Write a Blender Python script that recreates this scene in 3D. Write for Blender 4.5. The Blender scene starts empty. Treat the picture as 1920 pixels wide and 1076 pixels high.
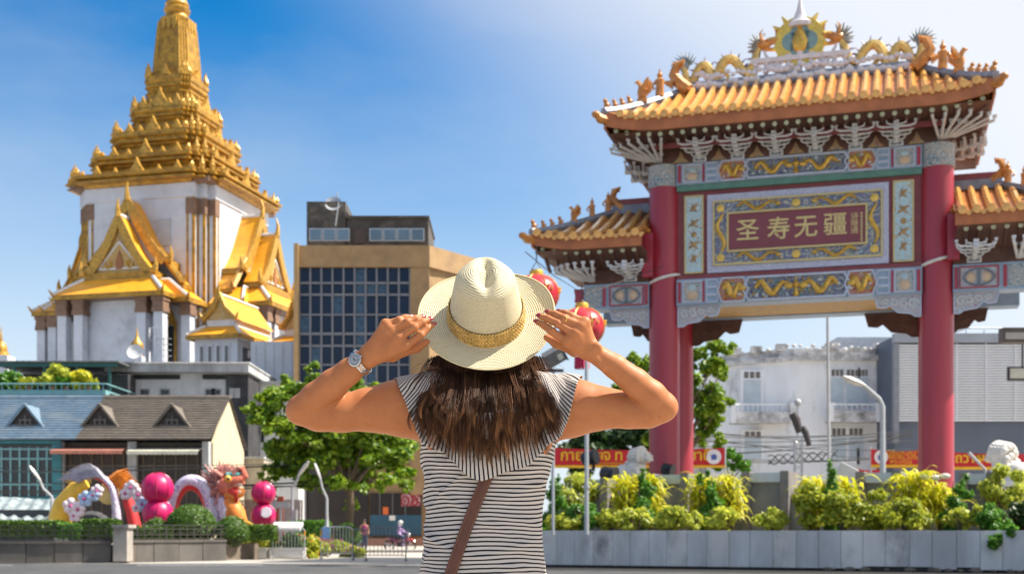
import bpy, math, random
import numpy as np
from mathutils import Vector, Matrix

R = math.radians
SC = bpy.context.scene
COL = SC.collection
random.seed(7)
rng = np.random.default_rng(7)

# ---------------------------------------------------------------- camera, sky, sun, exposure
FPX, CX, HY, EYE = 2400.0, 960.0, 995.0, 1.1        # focal length in photo pixels, centre column, horizon row, eye height

cam_d = bpy.data.cameras.new('camera')
cam = bpy.data.objects.new('camera', cam_d)
COL.objects.link(cam)
cam.location = (0, 0, EYE)
cam.rotation_euler = (R(90), 0, 0)
cam_d.sensor_width = 36.0
cam_d.lens = 36.0 * FPX / 1920.0
cam_d.shift_y = (HY - 538.0) / 1920.0
cam_d.clip_start, cam_d.clip_end = 0.05, 3000.0
cam_d.dof.use_dof = True
cam_d.dof.focus_distance = 3.17
cam_d.dof.aperture_fstop = 7.5
SC.camera = cam

SUN_AZ, SUN_EL = 86.0, 52.0                          # azimuth clockwise from straight ahead (+Y), elevation
world = bpy.data.worlds.new('World')
SC.world = world
world.use_nodes = True
wn, wl = world.node_tree.nodes, world.node_tree.links
wn.clear()
w_out = wn.new('ShaderNodeOutputWorld')
w_bg = wn.new('ShaderNodeBackground')
w_sky = wn.new('ShaderNodeTexSky')
w_sky.sky_type = 'NISHITA'
w_sky.sun_disc = False
w_sky.sun_elevation = R(SUN_EL)
w_sky.sun_rotation = R(SUN_AZ)
w_sky.air_density = 1.0
w_sky.dust_density = 0.5
w_sky.ozone_density = 2.0
w_bg.inputs['Strength'].default_value = 0.088
w_hsv = wn.new('ShaderNodeHueSaturation')
w_hsv.inputs['Saturation'].default_value = 1.75
w_hsv.inputs['Value'].default_value = 0.92
w_tc = wn.new('ShaderNodeTexCoord')
w_map = wn.new('ShaderNodeMapping')
w_map.inputs['Scale'].default_value = (1.0, 1.0, 2.6)
w_map.inputs['Location'].default_value = (0.35, 0.2, 0.1)
w_n = wn.new('ShaderNodeTexNoise')
w_n.inputs['Scale'].default_value = 2.1
w_n.inputs['Detail'].default_value = 7.0
w_n.inputs['Roughness'].default_value = 0.55
w_r = wn.new('ShaderNodeMapRange')
w_r.inputs['From Min'].default_value = 0.50
w_r.inputs['From Max'].default_value = 0.86
w_r.inputs['To Min'].default_value = 0.0
w_r.inputs['To Max'].default_value = 0.45
w_mix = wn.new('ShaderNodeMix')
w_mix.data_type = 'RGBA'
w_mix.inputs[7].default_value = (4.0, 4.25, 4.6, 1)
wl.new(w_sky.outputs[0], w_hsv.inputs['Color'])
wl.new(w_tc.outputs['Generated'], w_map.inputs[0])
wl.new(w_map.outputs[0], w_n.inputs['Vector'])
wl.new(w_n.outputs[0], w_r.inputs[0])
wl.new(w_r.outputs[0], w_mix.inputs[0])
wl.new(w_hsv.outputs[0], w_mix.inputs[6])
# pale air low on the horizon all round, and a whitish aureole that grows towards the sun
w_sep = wn.new('ShaderNodeSeparateXYZ')
wl.new(w_tc.outputs['Generated'], w_sep.inputs[0])
w_hz = wn.new('ShaderNodeMapRange')
w_hz.interpolation_type = 'SMOOTHSTEP'
w_hz.inputs['From Min'].default_value = 0.40
w_hz.inputs['From Max'].default_value = 0.03
w_hz.inputs['To Max'].default_value = 0.92
wl.new(w_sep.outputs[2], w_hz.inputs[0])
w_m2 = wn.new('ShaderNodeMix')
w_m2.data_type = 'RGBA'
w_m2.inputs[7].default_value = (4.6, 5.1, 5.6, 1)
wl.new(w_hz.outputs[0], w_m2.inputs[0])
wl.new(w_mix.outputs[2], w_m2.inputs[6])
w_dot = wn.new('ShaderNodeVectorMath')
w_dot.operation = 'DOT_PRODUCT'
w_dot.inputs[1].default_value = (math.sin(R(SUN_AZ)) * math.cos(R(SUN_EL)), math.cos(R(SUN_AZ)) * math.cos(R(SUN_EL)), math.sin(R(SUN_EL)))
wl.new(w_tc.outputs['Generated'], w_dot.inputs[0])
w_au = wn.new('ShaderNodeMapRange')
w_au.interpolation_type = 'SMOOTHSTEP'
w_au.inputs['From Min'].default_value = 0.20
w_au.inputs['From Max'].default_value = 0.50
w_au.inputs['To Max'].default_value = 0.9
wl.new(w_dot.outputs['Value'], w_au.inputs[0])
w_m3 = wn.new('ShaderNodeMix')
w_m3.data_type = 'RGBA'
w_m3.inputs[7].default_value = (5.6, 5.7, 5.9, 1)
wl.new(w_au.outputs[0], w_m3.inputs[0])
wl.new(w_m2.outputs[2], w_m3.inputs[6])
wl.new(w_m3.outputs[2], w_bg.inputs['Color'])
wl.new(w_bg.outputs[0], w_out.inputs[0])

sun_d = bpy.data.lights.new('sun', 'SUN')
sun = bpy.data.objects.new('sun', sun_d)
COL.objects.link(sun)
sun_d.energy = 5.0
sun_d.angle = R(0.55)
sun_d.color = (1.0, 0.93, 0.82)
_sd = Vector((math.sin(R(SUN_AZ)) * math.cos(R(SUN_EL)), math.cos(R(SUN_AZ)) * math.cos(R(SUN_EL)), math.sin(R(SUN_EL))))
sun.rotation_euler = _sd.to_track_quat('Z', 'Y').to_euler()
sun.location = (60, 20, 60)

SC.render.engine = 'CYCLES'
SC.view_settings.view_transform = 'Standard'
SC.view_settings.look = 'None'
SC.view_settings.exposure = 1.0
SC.view_settings.gamma = 1.0
SC.view_settings.use_curve_mapping = False
SC.cycles.use_denoising = True
SC.cycles.max_bounces = 6
SC.cycles.sample_clamp_indirect = 8.0


# ---------------------------------------------------------------- pixel -> point
def P(px, py, Y):
 return Vector(((px - CX) / FPX * Y, Y, EYE + (HY - py) / FPX * Y))


def WX(px, Y):
 return (px - CX) / FPX * Y


def WZ(py, Y):
 return EYE + (HY - py) / FPX * Y


class Frame:
 """A rotated ground frame; loc(px, py, d) is the local (x, z) where that line of sight meets local y = d."""
 def __init__(self, ox, oy, deg):
  self.ox, self.oy, self.a = ox, oy, R(deg)
  self.s, self.c = math.sin(self.a), math.cos(self.a)

 def loc(self, px, py, d):
  dx = (px - CX) / FPX
  t = (d - self.ox * self.s + self.oy * self.c) / (self.c - dx * self.s)
  X, Y = t * dx - self.ox, t - self.oy
  return X * self.c + Y * self.s, EYE + (HY - py) / FPX * t


# ---------------------------------------------------------------- meshes
class MB:
 def __init__(self):
  self.v, self.f, self.m = [], [], []

 def add(self, vs, fs, mi=0, M=None):
  b = len(self.v)
  if M is not None:
   vs = [M @ Vector(q) for q in vs]
  self.v.extend([tuple(q) for q in vs])
  self.f.extend([tuple(b + i for i in f) for f in fs])
  self.m.extend([mi] * len(fs))
  return self

 def box(self, x0, x1, y0, y1, z0, z1, mi=0, M=None):
  vs = [(x0, y0, z0), (x1, y0, z0), (x1, y1, z0), (x0, y1, z0), (x0, y0, z1), (x1, y0, z1), (x1, y1, z1), (x0, y1, z1)]
  return self.add(vs, [(0, 3, 2, 1), (4, 5, 6, 7), (0, 1, 5, 4), (1, 2, 6, 5), (2, 3, 7, 6), (3, 0, 4, 7)], mi, M)

 def cbox(self, c, s, mi=0, rz=0.0, rx=0.0, ry=0.0):
  M = Matrix.Translation(c) @ Matrix.Rotation(rz, 4, 'Z') @ Matrix.Rotation(ry, 4, 'Y') @ Matrix.Rotation(rx, 4, 'X')
  return self.box(-s[0] / 2, s[0] / 2, -s[1] / 2, s[1] / 2, -s[2] / 2, s[2] / 2, mi, M)

 def pbox(self, x0, y0, x1, y1, Y, dep, mi=0):
  """Box whose front face fills pixel rect (x0,y0)-(x1,y1) at distance Y and runs dep back."""
  return self.box(WX(x0, Y), WX(x1, Y), Y, Y + dep, WZ(y1, Y), WZ(y0, Y), mi)

 def tube(self, pts, r, n=6, mi=0, cap=True, flat=1.0):
  pts = [Vector(p) for p in pts]
  k = len(pts)
  rr = r if isinstance(r, (list, tuple)) else [r] * k
  up = Vector((0, 0, 1))
  vs, fs = [], []
  pn = None
  for i, p in enumerate(pts):
   t = (pts[min(i + 1, k - 1)] - pts[max(i - 1, 0)])
   t = t.normalized() if t.length > 1e-9 else up
   if pn is None:
    a = Vector((1, 0, 0)) if abs(t.z) > .9 else up
    nrm = t.cross(a).normalized()
   else:
    nrm = (pn - t * pn.dot(t))
    nrm = nrm.normalized() if nrm.length > 1e-6 else t.orthogonal().normalized()
   pn = nrm
   bi = t.cross(nrm)
   for j in range(n):
    w = 2 * math.pi * j / n
    vs.append(p + nrm * (math.cos(w) * rr[i]) + bi * (math.sin(w) * rr[i] * flat))
  for i in range(k - 1):
   for j in range(n):
    j2 = (j + 1) % n
    fs.append((i * n + j, i * n + j2, (i + 1) * n + j2, (i + 1) * n + j))
  if cap:
   fs.append(tuple(reversed(range(n))))
   fs.append(tuple((k - 1) * n + j for j in range(n)))
  return self.add(vs, fs, mi)

 def lathe(self, prof, c=(0, 0, 0), n=16, mi=0, sx=1.0, sy=1.0, M=None):
  vs, fs = [], []
  k = len(prof)
  for (r, z) in prof:
   for j in range(n):
    w = 2 * math.pi * j / n
    vs.append((c[0] + r * sx * math.cos(w), c[1] + r * sy * math.sin(w), c[2] + z))
  for i in range(k - 1):
   for j in range(n):
    j2 = (j + 1) % n
    fs.append((i * n + j, i * n + j2, (i + 1) * n + j2, (i + 1) * n + j))
  fs.append(tuple(reversed(range(n))))
  fs.append(tuple((k - 1) * n + j for j in range(n)))
  return self.add(vs, fs, mi, M)

 def ball(self, c, r, n=10, m=7, mi=0, M=None):
  r = r if isinstance(r, (tuple, list)) else (r, r, r)
  vs = [(c[0], c[1], c[2] - r[2])]
  for i in range(1, m):
   p = -math.pi / 2 + math.pi * i / m
   for j in range(n):
    w = 2 * math.pi * j / n
    vs.append((c[0] + r[0] * math.cos(p) * math.cos(w), c[1] + r[1] * math.cos(p) * math.sin(w), c[2] + r[2] * math.sin(p)))
  vs.append((c[0], c[1], c[2] + r[2]))
  fs = []
  for j in range(n):
   j2 = (j + 1) % n
   fs.append((0, 1 + j2, 1 + j))
   for i in range(m - 2):
    a = 1 + i * n
    fs.append((a + j, a + j2, a + n + j2, a + n + j))
   a = 1 + (m - 2) * n
   fs.append((a + j, a + j2, len(vs) - 1))
  return self.add(vs, fs, mi, M)

 def prism(self, poly, a0, a1, axis='y', mi=0, M=None):
  """Polygon (2-D points) extruded from a0 to a1: axis y takes (x,z), x takes (y,z), z takes (x,y)."""
  n = len(poly)
  mk = {'y': lambda p, a: (p[0], a, p[1]), 'x': lambda p, a: (a, p[0], p[1]), 'z': lambda p, a: (p[0], p[1], a)}[axis]
  vs = [mk(p, a0) for p in poly] + [mk(p, a1) for p in poly]
  fs = [tuple(range(n)), tuple(reversed(range(n, 2 * n)))]
  for i in range(n):
   j = (i + 1) % n
   fs.append((i, i + n, j + n, j))
  return self.add(vs, fs, mi, M)

 def grid(self, fn, nu, nv, mi=0):
  vs = [fn(i / nu, j / nv) for j in range(nv + 1) for i in range(nu + 1)]
  fs = [(j * (nu + 1) + i, j * (nu + 1) + i + 1, (j + 1) * (nu + 1) + i + 1, (j + 1) * (nu + 1) + i) for j in range(nv) for i in range(nu)]
  return self.add(vs, fs, mi)

 def build(self, name, mats, parent=None, smooth=False, fix=True, kind=None):
  me = bpy.data.meshes.new(name)
  me.from_pydata(self.v, [], self.f)
  for m in (mats if isinstance(mats, (list, tuple)) else [mats]):
   me.materials.append(m)
  if any(self.m):
   me.polygons.foreach_set('material_index', self.m)
  if fix:
   import bmesh
   bm = bmesh.new()
   bm.from_mesh(me)
   bmesh.ops.recalc_face_normals(bm, faces=bm.faces)
   bm.to_mesh(me)
   bm.free()
  if smooth:
   me.polygons.foreach_set('use_smooth', [True] * len(me.polygons))
   me.set_sharp_from_angle(angle=R(42))
  me.update()
  o = bpy.data.objects.new(name, me)
  COL.objects.link(o)
  if parent is not None:
   o.parent = parent
  if kind:
   o['kind'] = kind
  return o


def mesh_np(name, V, Fq, mats, parent=None, smooth=False, uv=None, kind=None, col=None):
 """V (n,3) array, Fq (m,k) array of equal-sized faces; uv per vertex (n,2)."""
 V = np.asarray(V, np.float32)
 Fq = np.asarray(Fq, np.int32)
 me = bpy.data.meshes.new(name)
 me.vertices.add(len(V))
 me.vertices.foreach_set('co', V.ravel())
 m, k = Fq.shape
 me.loops.add(m * k)
 me.loops.foreach_set('vertex_index', Fq.ravel())
 me.polygons.add(m)
 me.polygons.foreach_set('loop_start', np.arange(0, m * k, k, dtype=np.int32))
 me.polygons.foreach_set('loop_total', np.full(m, k, np.int32))
 for q in (mats if isinstance(mats, (list, tuple)) else [mats]):
  me.materials.append(q)
 me.update(calc_edges=True)
 if smooth:
  me.polygons.foreach_set('use_smooth', np.ones(m, bool))
 if uv is not None:
  l = me.uv_layers.new(name='UVMap')
  l.data.foreach_set('uv', np.asarray(uv, np.float32)[Fq.ravel()].ravel())
 if col is not None:
  a = me.attributes.new('tint', 'FLOAT', 'POINT')
  a.data.foreach_set('value', np.asarray(col, np.float32))
 me.validate()
 o = bpy.data.objects.new(name, me)
 COL.objects.link(o)
 if parent is not None:
  o.parent = parent
 if kind:
  o['kind'] = kind
 return o


def thing(name, label, cat, loc=(0, 0, 0), rz=0.0, group=None):
 o = bpy.data.objects.new(name, None)
 COL.objects.link(o)
 o.location = loc
 o.rotation_euler = (0, 0, rz)
 o.empty_display_size = 0.2
 return tag(o, label, cat, group)


def tag(o, label, cat, group=None):
 o['label'], o['category'] = label, cat
 if group:
  o['group'] = group
 return o


def struct(o):
 o['kind'] = 'structure'
 return o


def link_copy(o, parent=None, name=None):
 c = o.copy()
 if name:
  c.name = name
 COL.objects.link(c)
 if parent is not None:
  c.parent = parent
 return c


KIDS = {}


def dup(root, loc, rz=None, label=None, scale=None):
 r = link_copy(root)
 r.location = loc
 if rz is not None:
  r.rotation_euler = (0, 0, rz)
 if scale is not None:
  r.scale = scale if isinstance(scale, (tuple, list)) else (scale,) * 3
 if label:
  r['label'] = label
 for ch in list(root.children):
  c = link_copy(ch, r)
  for g in list(ch.children):
   link_copy(g, c)
 return r


# ---------------------------------------------------------------- materials
MATS = {}


def _new(name):
 m = bpy.data.materials.new(name)
 m.use_nodes = True
 nt = m.node_tree
 b = nt.nodes.get('Principled BSDF')
 return m, nt, b


def mat(name, col, rough=0.6, metal=0.0, var=0.12, scale=3.0, bump=0.0, bscale=25.0, spec=0.5, dirt=None, dscale=0.6, damt=0.5, coat=0.0, isl=0.0, zs=1.0):
 """Procedural paint/stone/metal: base colour varied by noise, optional dirt colour in blotches, fine bump."""
 if name in MATS:
  return MATS[name]
 m, nt, b = _new(name)
 N, L = nt.nodes, nt.links
 tc = N.new('ShaderNodeTexCoord')
 src = tc.outputs['Object']
 if zs != 1.0:
  mp = N.new('ShaderNodeMapping')
  mp.inputs['Scale'].default_value = (1, 1, zs)
  L.new(src, mp.inputs[0])
  src = mp.outputs[0]
 n1 = N.new('ShaderNodeTexNoise')
 n1.inputs['Scale'].default_value = scale
 n1.inputs['Detail'].default_value = 6
 L.new(src, n1.inputs['Vector'])
 rmp = N.new('ShaderNodeMapRange')
 rmp.inputs['From Min'].default_value = 0.3
 rmp.inputs['From Max'].default_value = 0.7
 L.new(n1.outputs[0], rmp.inputs[0])
 mx = N.new('ShaderNodeMix')
 mx.data_type = 'RGBA'
 mx.inputs[6].default_value = (*[c * (1 - var) for c in col], 1)
 mx.inputs[7].default_value = (*[min(1, c * (1 + var)) for c in col], 1)
 L.new(rmp.outputs[0], mx.inputs[0])
 out = mx.outputs[2]
 if dirt is not None:
  n2 = N.new('ShaderNodeTexNoise')
  n2.inputs['Scale'].default_value = dscale
  n2.inputs['Detail'].default_value = 8
  n2.inputs['Roughness'].default_value = 0.7
  L.new(src, n2.inputs['Vector'])
  r2 = N.new('ShaderNodeMapRange')
  r2.inputs['From Min'].default_value = 0.62 - 0.22 * damt
  r2.inputs['From Max'].default_value = 0.72
  L.new(n2.outputs[0], r2.inputs[0])
  m2 = N.new('ShaderNodeMix')
  m2.data_type = 'RGBA'
  L.new(r2.outputs[0], m2.inputs[0])
  L.new(out, m2.inputs[6])
  m2.inputs[7].default_value = (*dirt, 1)
  out = m2.outputs[2]
 if isl:
  g = N.new('ShaderNodeNewGeometry')
  hs = N.new('ShaderNodeHueSaturation')
  mr = N.new('ShaderNodeMapRange')
  mr.inputs['To Min'].default_value = 1 - isl
  mr.inputs['To Max'].default_value = 1 + isl
  L.new(g.outputs['Random Per Island'], mr.inputs[0])
  L.new(mr.outputs[0], hs.inputs['Value'])
  L.new(out, hs.inputs['Color'])
  out = hs.outputs[0]
 L.new(out, b.inputs['Base Color'])
 b.inputs['Roughness'].default_value = rough
 b.inputs['Metallic'].default_value = metal
 b.inputs['Specular IOR Level'].default_value = spec
 if coat:
  b.inputs['Coat Weight'].default_value = coat
  b.inputs['Coat Roughness'].default_value = 0.15
 if bump:
  n3 = N.new('ShaderNodeTexNoise')
  n3.inputs['Scale'].default_value = bscale
  n3.inputs['Detail'].default_value = 5
  L.new(src, n3.inputs['Vector'])
  bp = N.new('ShaderNodeBump')
  bp.inputs['Strength'].default_value = bump
  bp.inputs['Distance'].default_value = 0.02
  L.new(n3.outputs[0], bp.inputs['Height'])
  L.new(bp.outputs[0], b.inputs['Normal'])
 MATS[name] = m
 return m


def paint(name, cols, scale=6.0, rough=0.55, kind='F1', warp=0.6, bump=0.0):
 """Painted ornament: a warped cell pattern cut into flat paint colours (list of (position, colour))."""
 if name in MATS:
  return MATS[name]
 m, nt, b = _new(name)
 N, L = nt.nodes, nt.links
 tc = N.new('ShaderNodeTexCoord')
 nz = N.new('ShaderNodeTexNoise')
 nz.inputs['Scale'].default_value = scale * 0.55
 nz.inputs['Detail'].default_value = 2
 L.new(tc.outputs['Object'], nz.inputs['Vector'])
 sc = N.new('ShaderNodeVectorMath')
 sc.operation = 'SCALE'
 sc.inputs[3].default_value = warp
 L.new(nz.outputs['Color'], sc.inputs[0])
 ad = N.new('ShaderNodeVectorMath')
 ad.operation = 'ADD'
 L.new(tc.outputs['Object'], ad.inputs[0])
 L.new(sc.outputs[0], ad.inputs[1])
 vo = N.new('ShaderNodeTexVoronoi')
 vo.inputs['Scale'].default_value = scale
 L.new(ad.outputs[0], vo.inputs['Vector'])
 ma = N.new('ShaderNodeMath')
 ma.operation = 'MULTIPLY'
 ma.inputs[1].default_value = 3.1
 L.new(vo.outputs['Distance'], ma.inputs[0])
 fr = N.new('ShaderNodeMath')
 fr.operation = 'FRACT'
 L.new(ma.outputs[0], fr.inputs[0])
 cr = N.new('ShaderNodeValToRGB')
 cr.color_ramp.interpolation = 'CONSTANT'
 e = cr.color_ramp.elements
 while len(e) > 1:
  e.remove(e[-1])
 e[0].position, e[0].color = cols[0][0], (*cols[0][1], 1)
 for p, c in cols[1:]:
  q = e.new(p)
  q.color = (*c, 1)
 L.new(fr.outputs[0], cr.inputs[0])
 L.new(cr.outputs[0], b.inputs['Base Color'])
 b.inputs['Roughness'].default_value = rough
 if bump:
  bp = N.new('ShaderNodeBump')
  bp.inputs['Strength'].default_value = bump
  bp.inputs['Distance'].default_value = 0.03
  L.new(fr.outputs[0], bp.inputs['Height'])
  L.new(bp.outputs[0], b.inputs['Normal'])
 MATS[name] = m
 return m


def leafmat(name, a, b_, trans=0.35, rough=0.45, hue=0.02):
 if name in MATS:
  return MATS[name]
 m, nt, b = _new(name)
 N, L = nt.nodes, nt.links
 g = N.new('ShaderNodeNewGeometry')
 mx = N.new('ShaderNodeMix')
 mx.data_type = 'RGBA'
 mx.inputs[6].default_value = (*a, 1)
 mx.inputs[7].default_value = (*b_, 1)
 L.new(g.outputs['Random Per Island'], mx.inputs[0])
 L.new(mx.outputs[2], b.inputs['Base Color'])
 b.inputs['Roughness'].default_value = rough
 tr = N.new('ShaderNodeBsdfTranslucent')
 L.new(mx.outputs[2], tr.inputs[0])
 ms = N.new('ShaderNodeMixShader')
 ms.inputs[0].default_value = trans
 out = N.get('Material Output')
 L.new(b.outputs[0], ms.inputs[1])
 L.new(tr.outputs[0], ms.inputs[2])
 L.new(ms.outputs[0], out.inputs[0])
 MATS[name] = m
 return m


def glass(name, col=(0.02, 0.03, 0.045), rough=0.06, spec=0.8):
 return mat(name, col, rough, 0.0, 0.25, 0.4, 0.0, spec=spec)


# ---------------------------------------------------------------- foliage
def leaf_cards(centers, normals, size, asp=1.8, rg=rng, fold=0.25, jitter=0.35):
 """Folded leaf faces (two triangles each) at the given points."""
 n = len(centers)
 nrm = normals / (np.linalg.norm(normals, axis=1, keepdims=True) + 1e-9)
 r = rg.normal(size=(n, 3))
 t = np.cross(nrm, r)
 t /= (np.linalg.norm(t, axis=1, keepdims=True) + 1e-9)
 bt = np.cross(nrm, t)
 s = size * (1 + jitter * rg.uniform(-1, 1, (n, 1)))
 L_, W_ = s * 0.5 * asp, s * 0.5
 a = centers - t * L_
 c = centers + t * L_ - nrm * s * fold * .4
 bq = centers + bt * W_ - nrm * s * fold
 d = centers - bt * W_ - nrm * s * fold
 V = np.stack([a, bq, c, d], 1).reshape(-1, 3)
 i = np.arange(n)[:, None] * 4
 Fq = np.concatenate([i + np.array([[0, 1, 2]]), i + np.array([[0, 2, 3]])], 0)
 return V, Fq


def crown_points(clumps, n, rg=rng, shell=0.55):
 """Leaf points spread through ellipsoid clumps (cx,cy,cz,rx,ry,rz), denser towards each clump's outside."""
 w = np.array([c[3] * c[4] + c[3] * c[5] for c in clumps])
 idx = rg.choice(len(clumps), n, p=w / w.sum())
 cl = np.array(clumps)[idx]
 d = rg.normal(size=(n, 3))
 d /= np.linalg.norm(d, axis=1, keepdims=True)
 rad = (shell + (1 - shell) * rg.uniform(0, 1, (n, 1))) * (1 + 0.12 * rg.normal(size=(n, 1)))
 pts = cl[:, :3] + d * rad * cl[:, 3:6]
 nr = d * 0.8 + rg.normal(size=(n, 3)) * 0.55 + np.array([0, 0, 0.45])
 return pts, nr


def clump_set(rx, ry, rz, k, r0, r1, rg=rng, c=(0, 0, 0), flat=0.8):
 out = []
 for _ in range(k):
  d = rg.normal(size=3)
  d /= np.linalg.norm(d)
  q = rg.uniform(0.35, 1.0) ** 0.6
  r = rg.uniform(r0, r1)
  out.append((c[0] + d[0] * rx * q, c[1] + d[1] * ry * q, c[2] + d[2] * rz * q, r, r, r * flat))
 return out


def text_mesh(name, body, size, material, parent, loc, rot, depth=0.01, align='CENTER', bold=0.0, kind=None):
 cu = bpy.data.curves.new(name, 'FONT')
 cu.body = body
 cu.size = size
 cu.align_x = align
 cu.align_y = 'CENTER'
 cu.extrude = depth
 cu.offset = bold
 cu.resolution_u = 3
 ob = bpy.data.objects.new(name + '_tmp', cu)
 COL.objects.link(ob)
 dg = bpy.context.evaluated_depsgraph_get()
 me = bpy.data.meshes.new_from_object(ob.evaluated_get(dg))
 bpy.data.objects.remove(ob)
 bpy.data.curves.remove(cu)
 me.name = name
 me.materials.clear()
 me.materials.append(material)
 o = bpy.data.objects.new(name, me)
 COL.objects.link(o)
 o.parent = parent
 o.location = loc
 o.rotation_euler = rot
 if kind:
  o['kind'] = kind
 return o
# ---------------------------------------------------------------- ground, road, pavement
M_asph = mat('asphalt', (0.05, 0.052, 0.056), 0.9, 0, 0.25, 1.2, 0.5, 60, dirt=(0.09, 0.088, 0.084), dscale=0.3, damt=0.7)
M_conc = mat('pale_concrete', (0.40, 0.37, 0.33), 0.9, 0, 0.12, 0.8, 0.3, 30, dirt=(0.26, 0.24, 0.22), dscale=0.4, damt=0.4)
M_white = mat('road_paint', (0.7, 0.7, 0.68), 0.7, 0, 0.1, 6)
M_earth = mat('earth', (0.16, 0.13, 0.10), 0.95, 0, 0.3, 1.5, 0.5, 20)

g = MB().box(-1500, 1500, -60, 2500, -0.5, 0.0)
struct(g.build('ground', M_conc))
g = MB().box(-60, 80, -55, 17.0, 0.0, 0.12)
struct(g.build('pavement', mat('pavement_pale', (0.38, 0.345, 0.30), 0.9, 0, 0.12, 0.8, 0.3, 30)))
g = MB().box(-120, 160, 17.0, 43.3, 0.0, 0.006)
struct(g.build('road', M_asph))
g = MB()
for i in range(7):
 g.box(-36 + i * 8.0, -32 + i * 8.0, 40.9, 41.05, 0.006, 0.011)
struct(g.build('lane_marking', M_white))
g = MB().box(-60, -3.2, 66.0, 70.5, 0.0, 0.12)
struct(g.build('kerb', mat('kerb_stone', (0.36, 0.33, 0.30), 0.9, 0, 0.2, 2, 0.3)))

# ---------------------------------------------------------------- Chinese gate
GF = Frame(5.72, 48.0, -16.4)
gx = GF.loc
M_red = mat('gate_red', (0.36, 0.026, 0.046), 0.38, 0, 0.16, 1.5, 0.03, 8, zs=0.12, coat=0.2, dirt=(.20, .03, .04), dscale=1.6, damt=.5)
M_red2 = mat('gate_dark_red', (0.22, 0.045, 0.05), 0.5, 0, 0.15, 2)
M_soff = mat('soffit_brown', (0.11, 0.05, 0.035), 0.7, 0, 0.25, 2)
M_blue = mat('beam_blue', (0.27, 0.36, 0.47), 0.5, 0, 0.12, 3)
M_lav = mat('frame_lavender', (0.46, 0.50, 0.60), 0.5, 0, 0.1, 4)
M_green = mat('beam_green', (0.10, 0.22, 0.17), 0.5, 0, 0.15, 3)
M_gold = mat('gate_gold', (0.62, 0.38, 0.07), 0.35, 0.45, 0.2, 6, 0.15, 40)
M_tile = mat('glazed_tile', (0.68, 0.35, 0.085), 0.22, 0, 0.22, 4, 0.0, coat=0.4, isl=0.15)
M_tile2 = mat('glazed_tile_pan', (0.42, 0.16, 0.04), 0.35, 0, 0.25, 3)
M_fasc = mat('eave_orange', (0.40, 0.13, 0.04), 0.5, 0, 0.2, 2)
M_brk = mat('bracket_grey', (0.60, 0.60, 0.60), 0.5, 0, 0.12, 6)
M_brkd = mat('bracket_slate', (0.14, 0.17, 0.20), 0.5, 0, 0.2, 6)
M_raft = mat('rafter_end', (0.50, 0.52, 0.34), 0.5, 0, 0.2, 8)
M_ridge = mat('ridge_white', (0.60, 0.57, 0.60), 0.55, 0, 0.12, 5, 0.5, 14)
M_ridgeg = mat('ridge_grey', (0.20, 0.22, 0.28), 0.5, 0, 0.2, 3)
M_orn = mat('ornament_amber', (0.50, 0.21, 0.05), 0.35, 0.1, 0.3, 5, 0.3, 20)
P_flower = paint('painted_flower', [(0, (.10, .17, .22)), (.3, (.42, .50, .52)), (.55, (.55, .36, .25)), (.75, (.2, .3, .33)), (.9, (.6, .6, .58))], 5.0)
P_indigo = paint('painted_indigo', [(0, (.07, .08, .16)), (.5, (.12, .13, .22)), (.66, (.42, .36, .20)), (.8, (.10, .22, .22)), (.9, (.42, .44, .52))], 4.6)
P_redgold = paint('painted_red_gold', [(0, (.36, .06, .05)), (.42, (.55, .34, .08)), (.62, (.4, .07, .06)), (.82, (.18, .30, .28)), (.92, (.62, .58, .5))], 4.5)
P_scroll = paint('painted_scroll', [(0, (.44, .52, .58)), (.3, (.36, .10, .10)), (.42, (.50, .54, .56)), (.62, (.22, .30, .36)), (.8, (.55, .50, .42)), (.92, (.40, .09, .1))], 3.4, warp=0.9)
P_soffit = paint('painted_soffit', [(0, (.45, .27, .06)), (.45, (.10, .13, .13)), (.6, (.50, .30, .07)), (.8, (.28, .14, .05))], 3.0)
P_sky = paint('painted_sky', [(0, (.42, .60, .66)), (.62, (.50, .66, .70)), (.84, (.60, .40, .14)), (.92, (.45, .28, .24)), (.96, (.2, .26, .28))], 3.2)
P_fret = paint('painted_fret', [(0, (.52, .54, .66)), (.45, (.24, .24, .42)), (.7, (.60, .61, .70))], 9.0, warp=0.0)

LX = gx(1757, 600, 0)[0]                      # right pillar
MXg = LX / 2
DB = 3.45                                     # rear pillars
PR = 0.575
zTt, zTb = gx(1279, 306, -.5)[1], gx(1279, 346, -.5)[1]
zLt, zLb = gx(1270, 524, -.5)[1], gx(1270, 572, -.5)[1]
gate = thing('ceremonial_gate', 'tall red pillared Chinese gate with painted beams and a gold lettered name board', 'gate', (5.72, 48.0, 0), GF.a)

mb = MB()
prof = [(PR * 1.25, 0), (PR * 1.25, .5), (PR * 1.02, .7), (PR * 1.02, .9), (PR, 1.2), (PR * .985, zTb)]
mb.lathe(prof, (0, 0, 0), 28)
pil = mb.build('pillar', M_red, gate, True)
for x, y in ((LX, 0), (0, DB), (LX, DB)):
 link_copy(pil, gate).location = (x, y, 0)
cap = MB().lathe([(PR * 1.0, zTb - .02), (PR * 1.06, zTb), (PR * 1.06, zTb + .18), (PR * 1.02, zTb + .2), (PR * 1.02, zTt - .05), (PR * 1.07, zTt)], (0, 0, 0), 28).build('capital', P_flower, gate, True)
for x, y in ((LX, 0), (0, DB), (LX, DB)):
 link_copy(cap, gate).location = (x, y, 0)
zw = zLt + .08
def ring(tilt):
 m_ = MB()
 m_.tube([((PR + .03) * math.cos(w), (PR + .03) * math.sin(w), tilt * math.cos(w)) for w in [2 * math.pi * i / 20 for i in range(21)]], .055, 6)
 return m_
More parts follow.
